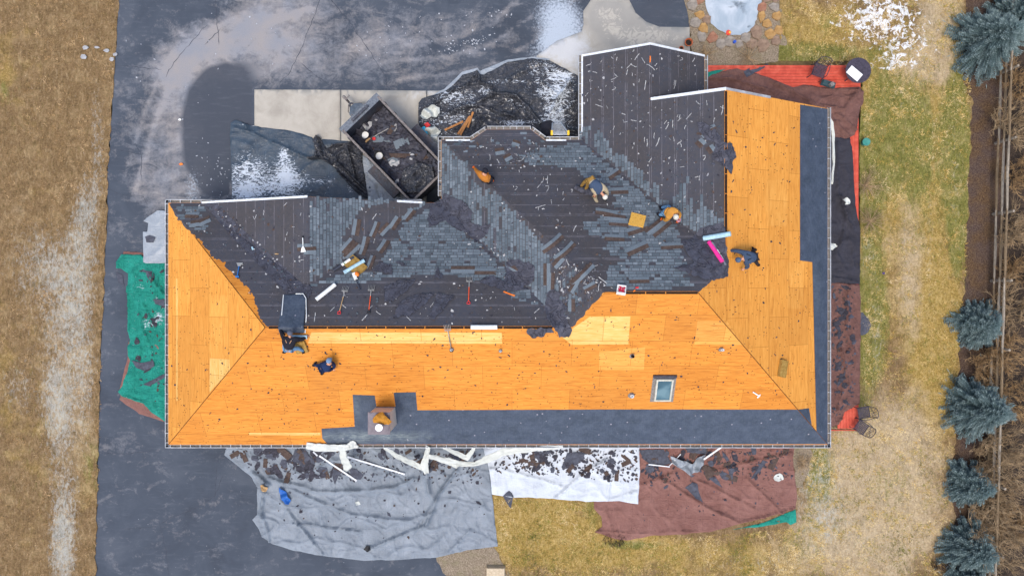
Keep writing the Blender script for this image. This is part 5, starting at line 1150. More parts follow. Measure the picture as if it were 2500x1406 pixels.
# sheet of underlayment being rolled over the ridge
def overs():
    P = [(692, 720), (740, 717), (748, 730), (746, 813), (683, 812)]
    o = drape('underlayment_sheet', P, M_undl, .05, None, cell=.12, lift=lambda x, y: .02 + .03 * abs(noise.noise(Vector((x * 2, y * 2, 5)))), smooth=True); attr(o, 'dust', [0.0] * len(o.data.vertices)); rebase(o)
    o.modifiers.new('t', 'SOLIDIFY').thickness = .006; tag(o, 'blue grey underlayment sheet with white edges draped over the low ridge', 'underlayment')
    for A in ([(692, 720), (688, 765), (683, 812)], [(740, 717), (747, 728), (748, 770), (745, 813)], [(722, 717), (741, 717)]):
        q = MB(); q.tube([Rf(x, y, .09) for x, y in A], .018, 6); c = q.build('white_edge', M_lab, o); c.matrix_parent_inverse = o.matrix_world.inverted() if False else Matrix.Translation(-o.location)
overs()
roll(733, 819, .62, .085, 0, [M_lblue], 'pale blue end of the underlayment roll in the hands of the kneeling worker')
# chimney top: bucket and jacket
q = MB(); MC = Matrix.Translation((-5.34, -5.6, 5.62)); q.lathe([(.11, 0), (.135, .3), (.15, .3), (.15, .34), (.0, .34)], 22, 0, MC); b_ = q.build('bucket', M_lab, base=True); tag(b_, 'white bucket with lid standing on the chimney cap', 'bucket')
P = [(915, 1016), (925, 1008), (935, 1004), (942, 1012), (952, 1022), (957, 1028), (950, 1036), (938, 1034), (925, 1030), (912, 1031), (911, 1022)]
M_tan = plastic('tan_duck_cloth', '#b47b2c', '#cd9340', .9, .1, 1.0, weave=.3, c3='#8e5d20')
PW = [tuple(W(x, y, 5.62)[:2]) for x, y in P]; o = scrap('jacket', [(p.x, p.y) for p in rag(PW, .01, .06)], lambda x, y: 5.63, M_tan, .02, .0, 3, .04)
for v in o.data.vertices:
    X, Y = v.co.x, v.co.y; d = math.hypot(X / .36, Y / .24); v.co.z += max(0, 1 - d * d) * .16 + .07 * rid(X, Y, 4.5, seed=3, ang=-.5)
for p in o.data.polygons: p.use_smooth = True
attr(o, 'snow', [0.0] * len(o.data.vertices)); tag(o, 'crumpled tan work jacket thrown over the chimney cap', 'jacket')

# ---------------------------------------------------------------- people
def skin(pts, rad, edges, root=0, lev=2):
    me = bpy.data.meshes.new('t'); me.from_pydata([tuple(p) for p in pts], edges, []); o = bpy.data.objects.new('t', me); COL.objects.link(o)
    o.modifiers.new('s', 'SKIN'); s = o.modifiers.new('u', 'SUBSURF'); s.levels = lev; s.render_levels = lev
    L = me.skin_vertices[0].data
    for i, r in enumerate(rad): L[i].radius = (r, r) if isinstance(r, (int, float)) else r; L[i].use_root = i == root
    bpy.context.view_layer.update(); dg_ = bpy.context.evaluated_depsgraph_get(); m2 = bpy.data.meshes.new_from_object(o.evaluated_get(dg_))
    v = [x.co.copy() for x in m2.vertices]; f = [tuple(p.vertices) for p in m2.polygons]; bpy.data.objects.remove(o); bpy.data.meshes.remove(m2); return v, f
M_skin = S2('skin', '#c48f72', .6); M_hair = S2('hair', '#1f1b1a', .8)
def cloth(name, c, k='#000000'):
    return plastic(name, c, '#%02x%02x%02x' % tuple(min(255, int(int(c[i:i+2], 16) * 1.2) + 5) for i in (1, 3, 5)), .9, .12, .7, weave=.4)
def person(label, ref, J, top, trousers, boots, head, cap=None, hair=None, gloves=None, face=(0, 1, -.6), vest=None, straps=None, capk='cap'):
    zb = ZR(*Rf(*ref)[:2]); base = Rf(*ref); e = empty('person', base); tag(e, label, 'person', 'roofers at work on the roof')
    P = {k: W(v[0], v[1], zb + v[2]) - base for k, v in J.items()}
    for k in ('ftL', 'ftR'):
        w = W(J[k][0], J[k][1], zb); P[k].z = ZR(w.x, w.y) + .09 - base.z
    names = ['pelvis', 'belly', 'chest', 'neck', 'shL', 'elL', 'haL', 'shR', 'elR', 'haR', 'hipL', 'knL', 'ftL', 'hipR', 'knR', 'ftR']
    P['belly'] = (P['pelvis'] + P['chest']) / 2 + Vector((0, 0, .05)); d = (P['chest'] - P['pelvis']); side = (P['shR'] - P['shL']).normalized()
    if 'hipL' not in P: P['hipL'] = P['pelvis'] - side * .11; P['hipR'] = P['pelvis'] + side * .11
    P['neck'] = P['chest'].lerp(P['head'], .45)
    ix = {n: i for i, n in enumerate(names)}
    E = [(a, b) for a, b in (('pelvis', 'belly'), ('belly', 'chest'), ('chest', 'neck'), ('chest', 'shL'), ('shL', 'elL'), ('elL', 'haL'), ('chest', 'shR'), ('shR', 'elR'), ('elR', 'haR'), ('pelvis', 'hipL'), ('hipL', 'knL'), ('knL', 'ftL'), ('pelvis', 'hipR'), ('hipR', 'knR'), ('knR', 'ftR'))]
    rad = dict(pelvis=.13, belly=.13, chest=.16, neck=.06, shL=.07, elL=.045, haL=.03, shR=.07, elR=.045, haR=.03, hipL=.09, knL=.06, ftL=.045, hipR=.09, knR=.06, ftR=.045)
    v, f = skin([P[n] for n in names], [rad[n] for n in names], [(ix[a], ix[b]) for a, b in E])
    q = MB(); q.add(v, f)
    # head with a face
    up = (P['head'] - P['neck']).normalized(); fw = Vector(face).normalized(); fw = (fw - up * fw.dot(up)).normalized(); rt = fw.cross(up)
    HM = Matrix((rt, fw, up)).transposed().to_4x4(); HM.translation = P['head']
    q.ball((0, 0, 0), (.078, .098, .12), 14, 0, HM); q.ball((0, .03, -.06), (.055, .06, .06), 10, 0, HM); q.ball((0, .105, -.01), (.013, .02, .022), 6, 0, HM)
    for s in (-1, 1): q.ball((s * .08, -.01, -.01), (.012, .022, .03), 6, 0, HM); q.ball((s * .03, .088, .015), (.012, .01, .009), 6, 1, HM)
    q.ball((0, .09, -.055), (.022, .01, .006), 6, 2, HM); q.tube([P['neck'], P['head'] - up * .04], [.055, .05], 8)
    # hands
    g = MB()
    for s in 'LR':
        w, el = P['ha' + s], P['el' + s]; d = (w - el).normalized(); sd = d.cross(Vector((0, 0, 1))); sd = sd.normalized() if sd.length > .05 else Vector((1, 0, 0)); n = sd.cross(d).normalized()
        for tgt, ex in ((q, 0), (g, .006)):
            pv = [w - d * .02, w + d * .04, w + d * .09]; tgt.tube([pv[0], pv[1], pv[2]], [.03 + ex, .042 + ex, .036 + ex], 8, 0)
            for k in range(4):
                b0 = w + d * .085 + sd * (k - 1.5) * .021; l = (.07, .082, .076, .06)[k]
                tgt.tube([b0, b0 + d * l * .5 - n * .008, b0 + d * l * .85 - n * .035], [.0095 + ex, .009 + ex, .007 + ex * .6], 6, 0)
            t0 = w + d * .03 + sd * (-.035); tgt.tube([t0, t0 - sd * .025 + d * .03, t0 - sd * .03 + d * .06 - n * .01], [.012 + ex, .01 + ex, .008 + ex], 6, 0)
    q.build('body', [M_skin, M_hair, M_red], e, True)
    if gloves: g.build('gloves', gloves, e, True)
    tn = ['pelvis', 'belly', 'chest', 'neck', 'shL', 'elL', 'haL', 'shR', 'elR', 'haR']; cut = lambda n: P[n] if n not in ('haL', 'haR') else P['el' + n[2]].lerp(P[n], .88)
    NP = [cut(n) for n in tn]; NP[3] = P['chest'].lerp(P['neck'], .6)
    tr_ = dict(pelvis=.22, belly=.235, chest=.25, neck=.1, shL=.12, elL=.082, haL=.06, shR=.12, elR=.082, haR=.06)
    v, f = skin(NP, [tr_[n] for n in tn], [(tn.index(a), tn.index(b)) for a, b in E if a in tn and b in tn]); o = obj('jacket', v, f, top, e, True)
    bn = ['pelvis', 'hipL', 'knL', 'ftL', 'hipR', 'knR', 'ftR']; v, f = skin([P[n] + (Vector((0, 0, .01)) if n[0] == 'f' else Vector()) for n in bn], [.15, .115, .082, .062, .115, .082, .062], [(bn.index(a), bn.index(b)) for a, b in E if a in bn and b in bn]); obj('trousers', v, f, trousers, e, True)
    for s in 'LR':
        ft, kn = P['ft' + s], P['kn' + s]; dd = Vector(((ft - kn).y * .2, 0, 0)); fwd = Vector((fw.x, fw.y, 0)); fwd = fwd.normalized() if fwd.length > .1 else Vector((0, 1, 0)); q = MB()
        q.tube([ft - fwd * .09 - Vector((0, 0, .045)), ft - Vector((0, 0, .035)), ft + fwd * .1 - Vector((0, 0, .045)), ft + fwd * .18 - Vector((0, 0, .055))], [.045, .055, .048, .03], 10); q.tube([ft - fwd * .04 - Vector((0, 0, .03)), ft - fwd * .04 + Vector((0, 0, .08))], [.055, .058], 10); q.build('boot', boots, e, True)
    if cap:
        q = MB()
        q.ball((0, -.005, .035), (.112, .13, .11), 14, 0, HM)
        if capk == 'cap': q.add([(-.07, .08, .05), (.07, .08, .05), (.055, .17, .03), (0, .185, .028), (-.055, .17, .03), (-.07, .08, .038), (.07, .08, .038), (.055, .17, .018), (0, .185, .016), (-.055, .17, .018)], [(0, 1, 2, 3, 4), (9, 8, 7, 6, 5), (1, 6, 7, 2), (2, 7, 8, 3), (3, 8, 9, 4), (4, 9, 5, 0)], 0, HM)
        q.build('cap', cap, e, True)
    if hair: q = MB(); q.ball((0, -.02, .03), (.09, .105, .105), 12, 0, HM); q.build('hair', hair, e, True)
    if vest:
        vn = ['pelvis', 'belly', 'chest', 'shL', 'shR']; v, f = skin([P['pelvis'].lerp(P['belly'], .2), P['belly'], P['chest'], P['chest'].lerp(P['shL'], .7), P['chest'].lerp(P['shR'], .7)], [.25, .26, .28, .15, .15], [(0, 1), (1, 2), (2, 3), (2, 4)]); obj('vest', v, f, vest, e, True)
    if straps:
        q = MB(); nrm = side.cross(P['chest'] - P['pelvis']).normalized(); nrm = nrm if nrm.z > 0 else -nrm; c, pl_ = P['chest'], P['pelvis']
        for s in (-1, 1): q.tube([c + side * s * .12 + nrm * .15 + (c - pl_).normalized() * .08, c.lerp(pl_, .35) + nrm * .185 + side * s * .02, pl_ - side * s * -.1 + nrm * .15], .016, 6)
        q.tube([pl_ + side * .15 + nrm * .06, pl_ + nrm * .16, pl_ - side * .15 + nrm * .06], .022, 6); q.build('harness', straps, e, True)
    return e
M_j1 = cloth('rust_tan_jacket', '#a5692c'); M_j3 = cloth('tan_work_jacket', '#b5803a'); M_nv = cloth('navy_cloth', '#3d4b60'); M_nv2 = cloth('deep_navy_cloth', '#22304e'); M_bk = cloth('black_shirt', '#24242b'); M_cr = cloth('cream_sleeves', '#a89b80')
M_jean = cloth('blue_jeans', '#6387a6'); M_tn = cloth('tan_trousers', '#8a6b38'); M_dkp = cloth('dark_trousers', '#2c2b30'); M_wcap = cloth('white_knit_cap', '#cbc7ba'); M_gcap = cloth('grey_cap', '#565a66'); M_bcap = cloth('blue_grey_cap', '#6f89a4'); M_ncap = cloth('slate_cap', '#45566c'); M_boot = cloth('black_boots', '#232225'); M_og = cloth('orange_glove', '#e8641c'); M_ol = cloth('olive_glove', '#5b4f33')
person('worker in rust tan jacket and dark cap crouching on the hip, orange glove stretched out', (1182, 438),
       dict(pelvis=(1193, 438, .5), chest=(1179, 429, .72), head=(1184, 418, .98), shL=(1170, 424, .74), elL=(1163, 417, .52), haL=(1158, 410, .34), shR=(1188, 438, .72), elR=(1195, 443, .5), haR=(1201, 442, .34), knL=(1176, 441, .3), ftL=(1190, 446, .1), knR=(1190, 428, .3), ftR=(1202, 434, .1)), M_j1, M_dkp, M_boot, None, cap=M_bk, gloves=M_og, face=(-.8, .4, -.5), capk='knit')
person('worker in a navy vest with cream sleeves and white cap bending down to pull shingles', (1452, 465),
       dict(pelvis=(1441, 441, .8), chest=(1462, 464, .82), head=(1476, 480, .8), shL=(1477, 460, .78), elL=(1483, 472, .55), haL=(1478, 486, .35), shR=(1452, 472, .78), elR=(1453, 484, .48), haR=(1460, 497, .14), knL=(1427, 444, .5), ftL=(1419, 455, .1), knR=(1435, 453, .48), ftR=(1428, 464, .1)), M_cr, M_tn, M_boot, None, cap=M_wcap, face=(.3, -.5, -.8), vest=M_nv, gloves=M_blk)
person('worker in a tan jacket, white cap and blue jeans kneeling beside the yellow foam pad', (1638, 526),
       dict(pelvis=(1627, 517, .52), chest=(1640, 521, .78), head=(1649, 529, .92), shL=(1650, 515, .78), elL=(1661, 524, .52), haL=(1655, 538, .3), shR=(1632, 531, .76), elR=(1626, 538, .5), haR=(1618, 535, .3), knL=(1634, 504, .3), ftL=(1617, 506, .1), knR=(1622, 524, .25), ftR=(1608, 524, .1)), M_j3, M_jean, M_boot, None, cap=M_wcap, face=(.5, -.7, -.5), gloves=M_og, capk='knit')
person('worker in navy jacket and slate cap reaching one long arm toward the pink roll', (1828, 628),
       dict(pelvis=(1842, 628, .7), chest=(1822, 629, .88), head=(1804, 634, .95), shL=(1822, 642, .84), elL=(1826, 652, .6), haL=(1817, 656, .5), shR=(1817, 617, .84), elR=(1797, 612, .62), haR=(1778, 612, .38), knL=(1846, 640, .42), ftL=(1855, 645, .1), knR=(1838, 612, .42), ftR=(1845, 608, .1)), M_nv, M_dkp, M_boot, None, cap=M_ncap, face=(-.8, 0, -.5), straps=M_blk)
person('worker in black shirt with tan harness straps kneeling at the ridge over the underlayment sheet', (712, 838),
       dict(pelvis=(706, 851, .45), chest=(707, 829, .66), head=(708, 814, .8), shL=(694, 826, .64), elL=(687, 812, .45), haL=(685, 800, .26), shR=(722, 828, .64), elR=(738, 828, .42), haR=(752, 821, .22), knL=(694, 838, .2), ftL=(690, 858, .1), knR=(728, 850, .25), ftR=(738, 858, .1)), M_bk, M_jean, M_boot, None, cap=M_gcap, face=(.1, .8, -.5), straps=S2('tan_strap', '#b48a68', .8))
person('worker in deep navy clothes and blue grey cap sitting on the open plywood slope', (794, 893),
       dict(pelvis=(789, 897, .38), chest=(801, 892, .62), head=(803, 881, .82), shL=(797, 902, .62), elL=(806, 903, .4), haL=(815, 897, .26), shR=(808, 885, .62), elR=(816, 891, .42), haR=(815, 900, .26), knL=(782, 905, .3), ftL=(785, 911, .1), knR=(775, 893, .35), ftR=(768, 889, .1)), M_nv2, M_nv2, M_boot, None, cap=M_bcap, face=(.4, .7, -.5), capk='cap')
# thick curl of torn roofing at the feet of the navy vest worker
q = MB(); q.tube([Rf(1404, 457, .1), Rf(1420, 464, .12), Rf(1436, 468, .12), Rf(1450, 474, .1)], [.09, .12, .12, .1], 9)
for i, v in enumerate(q.v): v += Vector((0, 0, 1)) * .05 * noise.noise(v * 6) + Vector((.05, .05, 0)) * noise.noise(v * 9)
tag(q.build('torn_bundle', M_torn, base=True), 'thick dark bundle of torn roofing at the feet of the worker in the navy vest', 'torn roofing')
q = MB(); MT = frame(1653, 547, 0, .25); q.lathe([(.045, 0), (.085, 0), (.085, .07), (.045, .07)], 18, 0, MT, cap=False); q.f.append([]); q.f.pop(); tp = q.build('tape_roll', S2('pink_tape', '#c98f9d', .6), base=True); tag(tp, 'pink tape roll below the white cap of the kneeling worker', 'tape roll')
# ---------------------------------------------------------------- waste in the trailer
def inT(x, y): 
    h = BVR.ray_cast(TM @ Vector((x, y, 2.6)), Vector((0, 0, -1))); return h[0] if h[0] is not None else TM @ Vector((x, y, .9))
def tpiece(x, y, L, w, ang, m, name, label, cat, h=.03, lift=.04):
    p = inT(x, y); q = MB(); M = Matrix.Translation(p + Vector((0, 0, lift))) @ Matrix.Rotation(R_(ang), 4, 'Z') @ Matrix.Rotation(rs.uniform(-.1, .1), 4, 'Y')
    n = 6
    for i in range(n): q.box(((i + .5) * L / n - L / 2, 0, .03 * math.sin(i)), (L / n * 1.02, w, h), 0, M)
    o = q.build(name, m, base=True)
    if 'SHING' in m.name.upper() or 'shingle' in m.name: attr(o, 'tone', [.8] * len(o.data.vertices))
    return tag(o, label, cat)
for a in ((1.35, 1.25, 1.35, .3, 2, M_shing, 'loose_shingle', 'longest grey shingle strip in the middle of the trailer', 'shingle'), (1.2, 1.6, .6, .2, 60, M_shback, 'loose_shingle', 'brown shingle piece at the front of the long grey strip in the trailer', 'shingle'), (2.0, 1.6, .7, .4, 20, M_shing, 'loose_shingle', 'short pale shingle piece beside the long one in the trailer', 'shingle'),
          (2.55, 1.3, 1.5, .2, -2, M_shback, 'loose_shingle', 'dark shingle strip toward the rear of the trailer', 'shingle'), (2.6, 1.55, 1.3, .1, 0, M_crumb2, 'lumber', 'dark board lying along the rear half of the trailer', 'board'), (2.35, .85, .7, .28, 20, M_shing, 'loose_shingle', 'pale shingle corner near the left wall of the trailer', 'shingle'), (.75, .55, .3, .08, 45, M_wood, 'offcut', 'pale wood stick near the front left wall of the trailer', 'offcut'), (1.5, .45, .3, .1, 80, M_org, 'offcut', 'orange wood stick near the left trailer wall', 'offcut'), (.95, 1.2, .9, .025, 30, M_steel, 'rod', 'thin pale rod lying across the front of the trailer', 'rod'), (1.3, 1.8, .8, .025, 20, M_steel, 'rod', 'thin pale rod by the right wall of the trailer', 'rod')):
    tpiece(*a[:6], a[6], a[7], a[8])
def bucket(p, r, h, m, m2, label, tilt=0):
    q = MB(); M = Matrix.Translation(p) @ Matrix.Rotation(tilt, 4, 'X'); q.lathe([(r * .8, 0), (r, h), (r * 1.08, h), (r * 1.08, h - .03), (r * 1.0, h - .03)], 20, 0, M, cap=False); q.lathe([(r * .85, h * .4), (.0, h * .42)], 20, 1, M, cap=False); q.lathe([(0.0, .01), (r * .8, 0)], 20, 0, M, cap=False)
    o = q.build('bucket', [m, m2], base=True); return tag(o, label, 'bucket')
bucket(inT(.55, .62), .2, .35, M_blk, M_lab, 'black bucket with pale rim inside the front corner of the trailer')
bucket(inT(1.72, .42) + Vector((0, 0, .0)), .2, .3, M_blk, M_lab, 'second black bucket with white bottom by the left trailer wall')
bucket(inT(.95, .8), .075, .16, M_red, M_red, 'small red can near the black bucket in the trailer')
q = MB()
for k in range(110):
    x, y = rs.uniform(.15, Lt - .15), rs.uniform(.15, Wt - .15); p = inT(x, y); a = rs.uniform(0, 3.1); r = rs.uniform(.03, .12) * rs.choice((.6, 1, 2.0)); O = scrap_poly(6, r, rs.uniform(1, 1.8), k); t = rs.uniform(-.5, .5)
    q.add([p + Vector((u * math.cos(a) - v * math.sin(a), u * math.sin(a) + v * math.cos(a), .04 + u * t)) for u, v in O], [tuple(range(6))], rs.choice((0, 0, 0, 0, 2, 2, 1, 3)))
o = q.build('trailer_litter', [M_crumb, M_shback, M_crumb2, M_strip]); o['kind'] = 'stuff'
q = MB(); Q = [TM @ Vector(v) for v in ((Lt - 1.1, .3, 1.7), (Lt - .5, .2, 1.95), (Lt - .15, .7, 2.0), (Lt - .1, 1.5, 2.02), (Lt - .6, 1.9, 1.9), (Lt - 1.3, 1.5, 1.6), (Lt - 1.5, .8, 1.5))]
v_, f_, nb_ = cdt([(p.x, p.y) for p in Q], .07); vs = [(p.x, p.y, max(inT(*(TM.inverted() @ Vector((p.x, p.y, 0)))[:2]).z + .05, 1.3) + .14 * rid(p.x, p.y, 1.6, seed=31) + .1 * rid(p.x, p.y, 3.5, seed=8)) for p in v_]
o = obj('plastic_bag', vs, [tuple(t) for t in f_], M_black, smooth=True, base=True); attr(o, 'snow', [0.0] * len(vs)); tag(o, 'crumpled black plastic bag at the rear of the trailer', 'plastic bag')

# ---------------------------------------------------------------- poles, drapes and clutter on the tarps
def pole(a, b, label, w=.075, z1=.12, z2=.16, mat=None, name='downspout', cat='downspout'):
    A, B = W(*a, z1), W(*b, z2); A.z = max(z1, drop(A.x, A.y) + .04); B.z = max(z2, drop(B.x, B.y) + .05); d = (B - A); L = d.length; q = MB()
    x = d.normalized(); y = Vector((0, 0, 1)).cross(x).normalized(); z = x.cross(y); M = Matrix((x, y, z)).transposed().to_4x4(); M.translation = A
    q.box((L / 2, 0, 0), (L, w, w * .7), 0, M); q.box((.04, 0, 0), (.08, w * 1.15, w * .8), 0, M); q.box((L - .04, 0, 0), (.08, w * 1.15, w * .8), 0, M)
    return tag(q.build(name, mat or M_white, base=True), label, cat)
pole((780, 1112), (871, 1173), 'shorter white downspout lying on the silver tarp'); pole((849, 1114), (988, 1157), 'longer white downspout lying on the silver tarp')
pole((1705, 1130), (1768, 1086), 'white downspout leaning up toward the gutter over the brown tarp', z2=.5); pole((1583, 1133), (1635, 1139), 'pale gutter piece lying flat on the brown tarp', .05); pole((1632, 1139), (1662, 1108), 'bent thin white rail on the brown tarp', .035); pole((1640, 1130), (1690, 1160), 'thin grey rail on the crumpled plastic', .025, mat=M_gut); pole((765, 1102), (775, 1112), 'short white elbow beside the cloth', .06)
def ribbon(pts, ws, label, z=None, name='white_cloth', cat='cloth', mat=None, rip=.05):
    """crumpled band of thin cloth through photo points (px, py, height)"""
    C = []; n = len(pts)
    for i in range(n - 1):
        for k in range(8):
            t = k / 8; C.append([pts[i][j] * (1 - t) + pts[i + 1][j] * t for j in range(3)] + [ws[i] * (1 - t) + ws[i + 1] * t])
    C.append(list(pts[-1]) + [ws[-1]])
    c = [W(p[0], p[1], p[2]) for p in C]; vs, fs = [], []; m = 7
    for i, p in enumerate(c):
        d = c[min(i + 1, len(c) - 1)] - c[max(i - 1, 0)]; s = Vector((-d.y, d.x, 0)).normalized()
        for j in range(m):
            u = (j / (m - 1) - .5) * C[i][3] / 57 * (1 + .25 * noise.noise(Vector((i * .4, 1, j // 4))))
            q_ = p + s * u; q_.z += rip * (1.2 * abs(noise.noise(Vector((i * .18, j * .9, pts[0][0])))) + .9 * (j % 2) * noise.noise(Vector((i * .5, j * 1.3, 2)))); vs.append(q_)
    for i in range(len(c) - 1):
        for j in range(m - 1): k = i * m + j; fs.append((k, k + 1, k + m + 1, k + m))
    o = obj(name, vs, fs, mat or M_rag, smooth=True, base=True); attr(o, 'snow', [0.0] * len(vs)); o.modifiers.new('t', 'SOLIDIFY').thickness = .005
    return tag(o, label, cat)
ribbon([(748, 1086, 3.2), (775, 1092, 3.22), (815, 1093, 3.2), (850, 1091, 3.2), (862, 1084, 3.22), (874, 1092, 3.2)], [16, 20, 18, 16, 20, 6], 'white cloth lying along the gutter west of the chimney', rip=.09)
ribbon([(836, 1096, 3.05), (840, 1118, 2.2), (848, 1135, 1.4), (842, 1148, .8)], [16, 22, 26, 10], 'white cloth tail hanging below the gutter over the poles', rip=.12)
ribbon([(940, 1092, 3.0), (970, 1113, 1.6), (1003, 1128, .9), (1035, 1143, .5)], [10, 14, 16, 16], 'white cloth band sloping down to the knotted bundle', rip=.1)
ribbon([(1046, 1088, 3.1), (1042, 1110, 1.8), (1036, 1135, .9), (1042, 1155, .4)], [12, 14, 22, 14], 'knotted white cloth bundle hanging under the gutter', rip=.2)
ribbon([(1046, 1112, 2.0), (1090, 1124, 1.3), (1130, 1132, .9), (1160, 1132, .9), (1190, 1120, 1.6), (1230, 1102, 2.4), (1300, 1094, 2.9), (1375, 1090, 3.1)], [12, 18, 14, 12, 20, 20, 16, 8], 'long white cloth band sweeping back up to the gutter above the white tarp', rip=.1)
ribbon([(1082, 1090, 3.0), (1110, 1104, 2.2), (1140, 1117, 1.5), (1155, 1098, 2.6), (1158, 1088, 3.0)], [8, 12, 16, 10, 8], 'short white cloth loop above the silver tarp', rip=.1)
ribbon([(1092, 1116, 1.0), (1104, 1128, .7), (1118, 1140, .4)], [12, 24, 10], 'white cloth knot between the bands', rip=.15)
ribbon([(2022, 285, 2.9), (2030, 300, 2.6), (2034, 330, 2.4), (2035, 400, 2.6), (2030, 450, 2.9)], [6, 8, 8, 6, 4], 'thin white cloth hanging along the east gutter', rip=.08)
P = [(682, 1188), (694, 1193), (700, 1200), (712, 1219), (708, 1228), (698, 1228), (690, 1214), (684, 1200)]; M_blt = plastic('blue_plastic', '#1d5db0', '#2f74c8', .35, .5, 1.2)
c = gscrap(P, 'small crumpled bright blue tarp on the west end of the silver tarp', M_blt, name='blue_tarp', cat='tarp', cell=.05, curl=.28); attr(c, 'snow', [0.0] * len(c.data.vertices))
P = [(1636, 1112), (1660, 1120), (1690, 1130), (1706, 1112), (1722, 1108), (1712, 1130), (1700, 1150), (1684, 1158), (1668, 1146), (1650, 1136), (1638, 1126)]
c = gscrap(P, 'crumpled clear silver plastic between rails on the brown tarp', M_silver2, name='plastic_sheet', cat='plastic', cell=.05, curl=.35, off=.05); attr(c, 'snow', [0.0] * len(c.data.vertices))
P = [(888, 1340), (895, 1330), (903, 1331), (906, 1340), (897, 1346)]; gscrap(P, 'little dark weight at the end of the long tarp fold', M_blk, curl=.1, name='sandbag', cat='sandbag')
P = [(636, 1184), (646, 1180), (656, 1188), (652, 1198), (640, 1196)]; gscrap(P, 'small brown bundle of weeds by the west edge of the silver tarp', M_wood, curl=.3, name='weed_bundle', cat='weeds', cell=.05)
# around the porch
P = [(1027, 285), (1030, 276), (1045, 264), (1062, 260), (1074, 266), (1075, 278), (1066, 288), (1048, 290), (1034, 294)]
c = gscrap(P, 'big crumpled white plastic sheet lying on the black plastic', M_rag, name='white_plastic', cat='plastic', cell=.06, curl=.45, off=.03); attr(c, 'snow', [0.0] * len(c.data.vertices))
P = [(1040, 318), (1062, 312), (1076, 322), (1070, 340), (1076, 356), (1062, 362), (1048, 348), (1040, 336)]
c = gscrap(P, 'heap of pale plastic wrapping between trailer and house corner', M_rag, name='plastic_wrap', cat='plastic', cell=.05, curl=.5, off=.02); attr(c, 'snow', [0.0] * len(c.data.vertices))
p = Gd(1034, 326, .05); q = MB(); M = Matrix.Translation(p) @ Matrix.Rotation(.4, 4, 'Z'); q.box((0, 0, .15), (.34, .32, .3), 0, M, tap=1.1); q.box((0, 0, .31), (.4, .38, .03), 0, M); q.box((.0, 0, .335), (.2, .03, .03), 0, M); tag(q.build('bin', S2('cyan_plastic', '#28b6d8', .4), base=True), 'bright cyan plastic bin beside the trailer', 'bin')
P = [(1036, 305), (1046, 302), (1052, 308), (1042, 314)]; gscrap(P, 'crumpled red cloth behind the cyan bin', M_red, curl=.3, name='red_cloth', cat='cloth', cell=.04)
M_oak = simple('orange_lumber', '#a9713c', '#c68a52', 7, .7, .2, st=(8, 1, 1))
for a, b, l in (((1086, 318), (1131, 297), 'lowest orange board of the pile before the porch'), ((1118, 328), (1146, 286), 'middle orange board of the pile before the porch'), ((1124, 330), (1149, 284), 'orange board overlapping the middle one before the porch'), ((1142, 312), (1155, 274), 'rightmost orange board standing nearly upright in the picture before the porch')):
    pole(a, b, l.replace(' standing nearly upright in the picture', ''), .09, .3, .36, M_oak, 'board', 'board')
q = MB(); A = W(1346, 330, 3.2); A2 = W(1386, 330, 3.2); B1, B2 = W(1349, 300, .3), W(1368, 298, .3)
for s, t in ((A, B1), (A2, B2)):
    q.tube([s + Vector((0, 0, .35)), t], .035, 6)
for k in range(10):
    f = (k + .5) / 10.5; q.tube([A.lerp(B1, f), A2.lerp(B2, f)], .02, 6)
ld = q.build('ladder_rails', M_white); e = empty('ladder', (0, 0, 0)); ld.parent = e; tag(e, 'white extension ladder with yellow feet leaning on the porch gutter', 'ladder')
for s in (A, A2): q = MB(); q.box(s + Vector((0, .02, .32)), (.09, .2, .1)); q.build('end_cap', S2('yellow_cap', '#e0b52a', .5), e)
p = Gd(1338, 318, .0); q = MB(); q.ball(p + Vector((0, 0, .2)), (.45, .45, .3), 14)
for i, v in enumerate(q.v): v += Vector((0, 0, 1)) * .12 * noise.noise(v * 4) + Vector((.2, .2, 0)) * noise.noise(v * 2.3)
tag(q.build('debris_bag', M_blackm, base=True, smooth=True), 'dark bulging bag at the foot of the ladder', 'bag'); attr(bpy.data.objects['debris_bag'], 'snow', [0.0] * len(q.v))
# bits on the drive
for (px, py, r, m, l) in ((443, 401, .09, M_org, 'tiny orange wrapper on the driveway'), (440, 293, .07, M_lab, 'white chip on the dark driveway patch'), (210, 118, .14, M_strip, 'upper left stone chip on the west lawn'), (205, 141, .14, M_strip, 'lower left stone chip on the west lawn'), (262, 125, .12, M_strip, 'stone chip nearest the driveway edge'), (238, 117, .1, M_strip, 'narrow stone chip on the west lawn'), (274, 146, .12, M_strip, 'stone chip lying at the driveway edge'), (282, 134, .1, M_strip, 'stone chip on the driveway kerb line'), (2156, 667, .06, S2('violet_toy', '#4a3a78'), 'little violet thing in the grass')):
    c = Gd(px, py); P = scrap_poly(6, r, 1.2, px); gs = scrap('chip', [(c.x + u, c.y + v) for u, v in P], lambda x, y: drop(x, y) + .01, m, .03, .05, px); tag(gs, l, 'chip')
M_pebm = simple('pale_chips', '#9a9ea6', '#c5c9cf', 9, .9, .2)
litter('driveway_chips', [([(830, 60), (1300, 10), (1200, 130), (900, 160)], 70), ([(430, 200), (540, 240), (500, 400), (450, 380)], 10), ([(300, 20), (800, 20), (700, 200), (300, 200)], 22), ([(1080, 105), (1200, 85), (1160, 125), (1100, 125)], 60), ([(470, 380), (560, 380), (560, 490), (470, 490)], 40)], [M_pebm], lambda x, y: Gd(x, y), .01, .035)

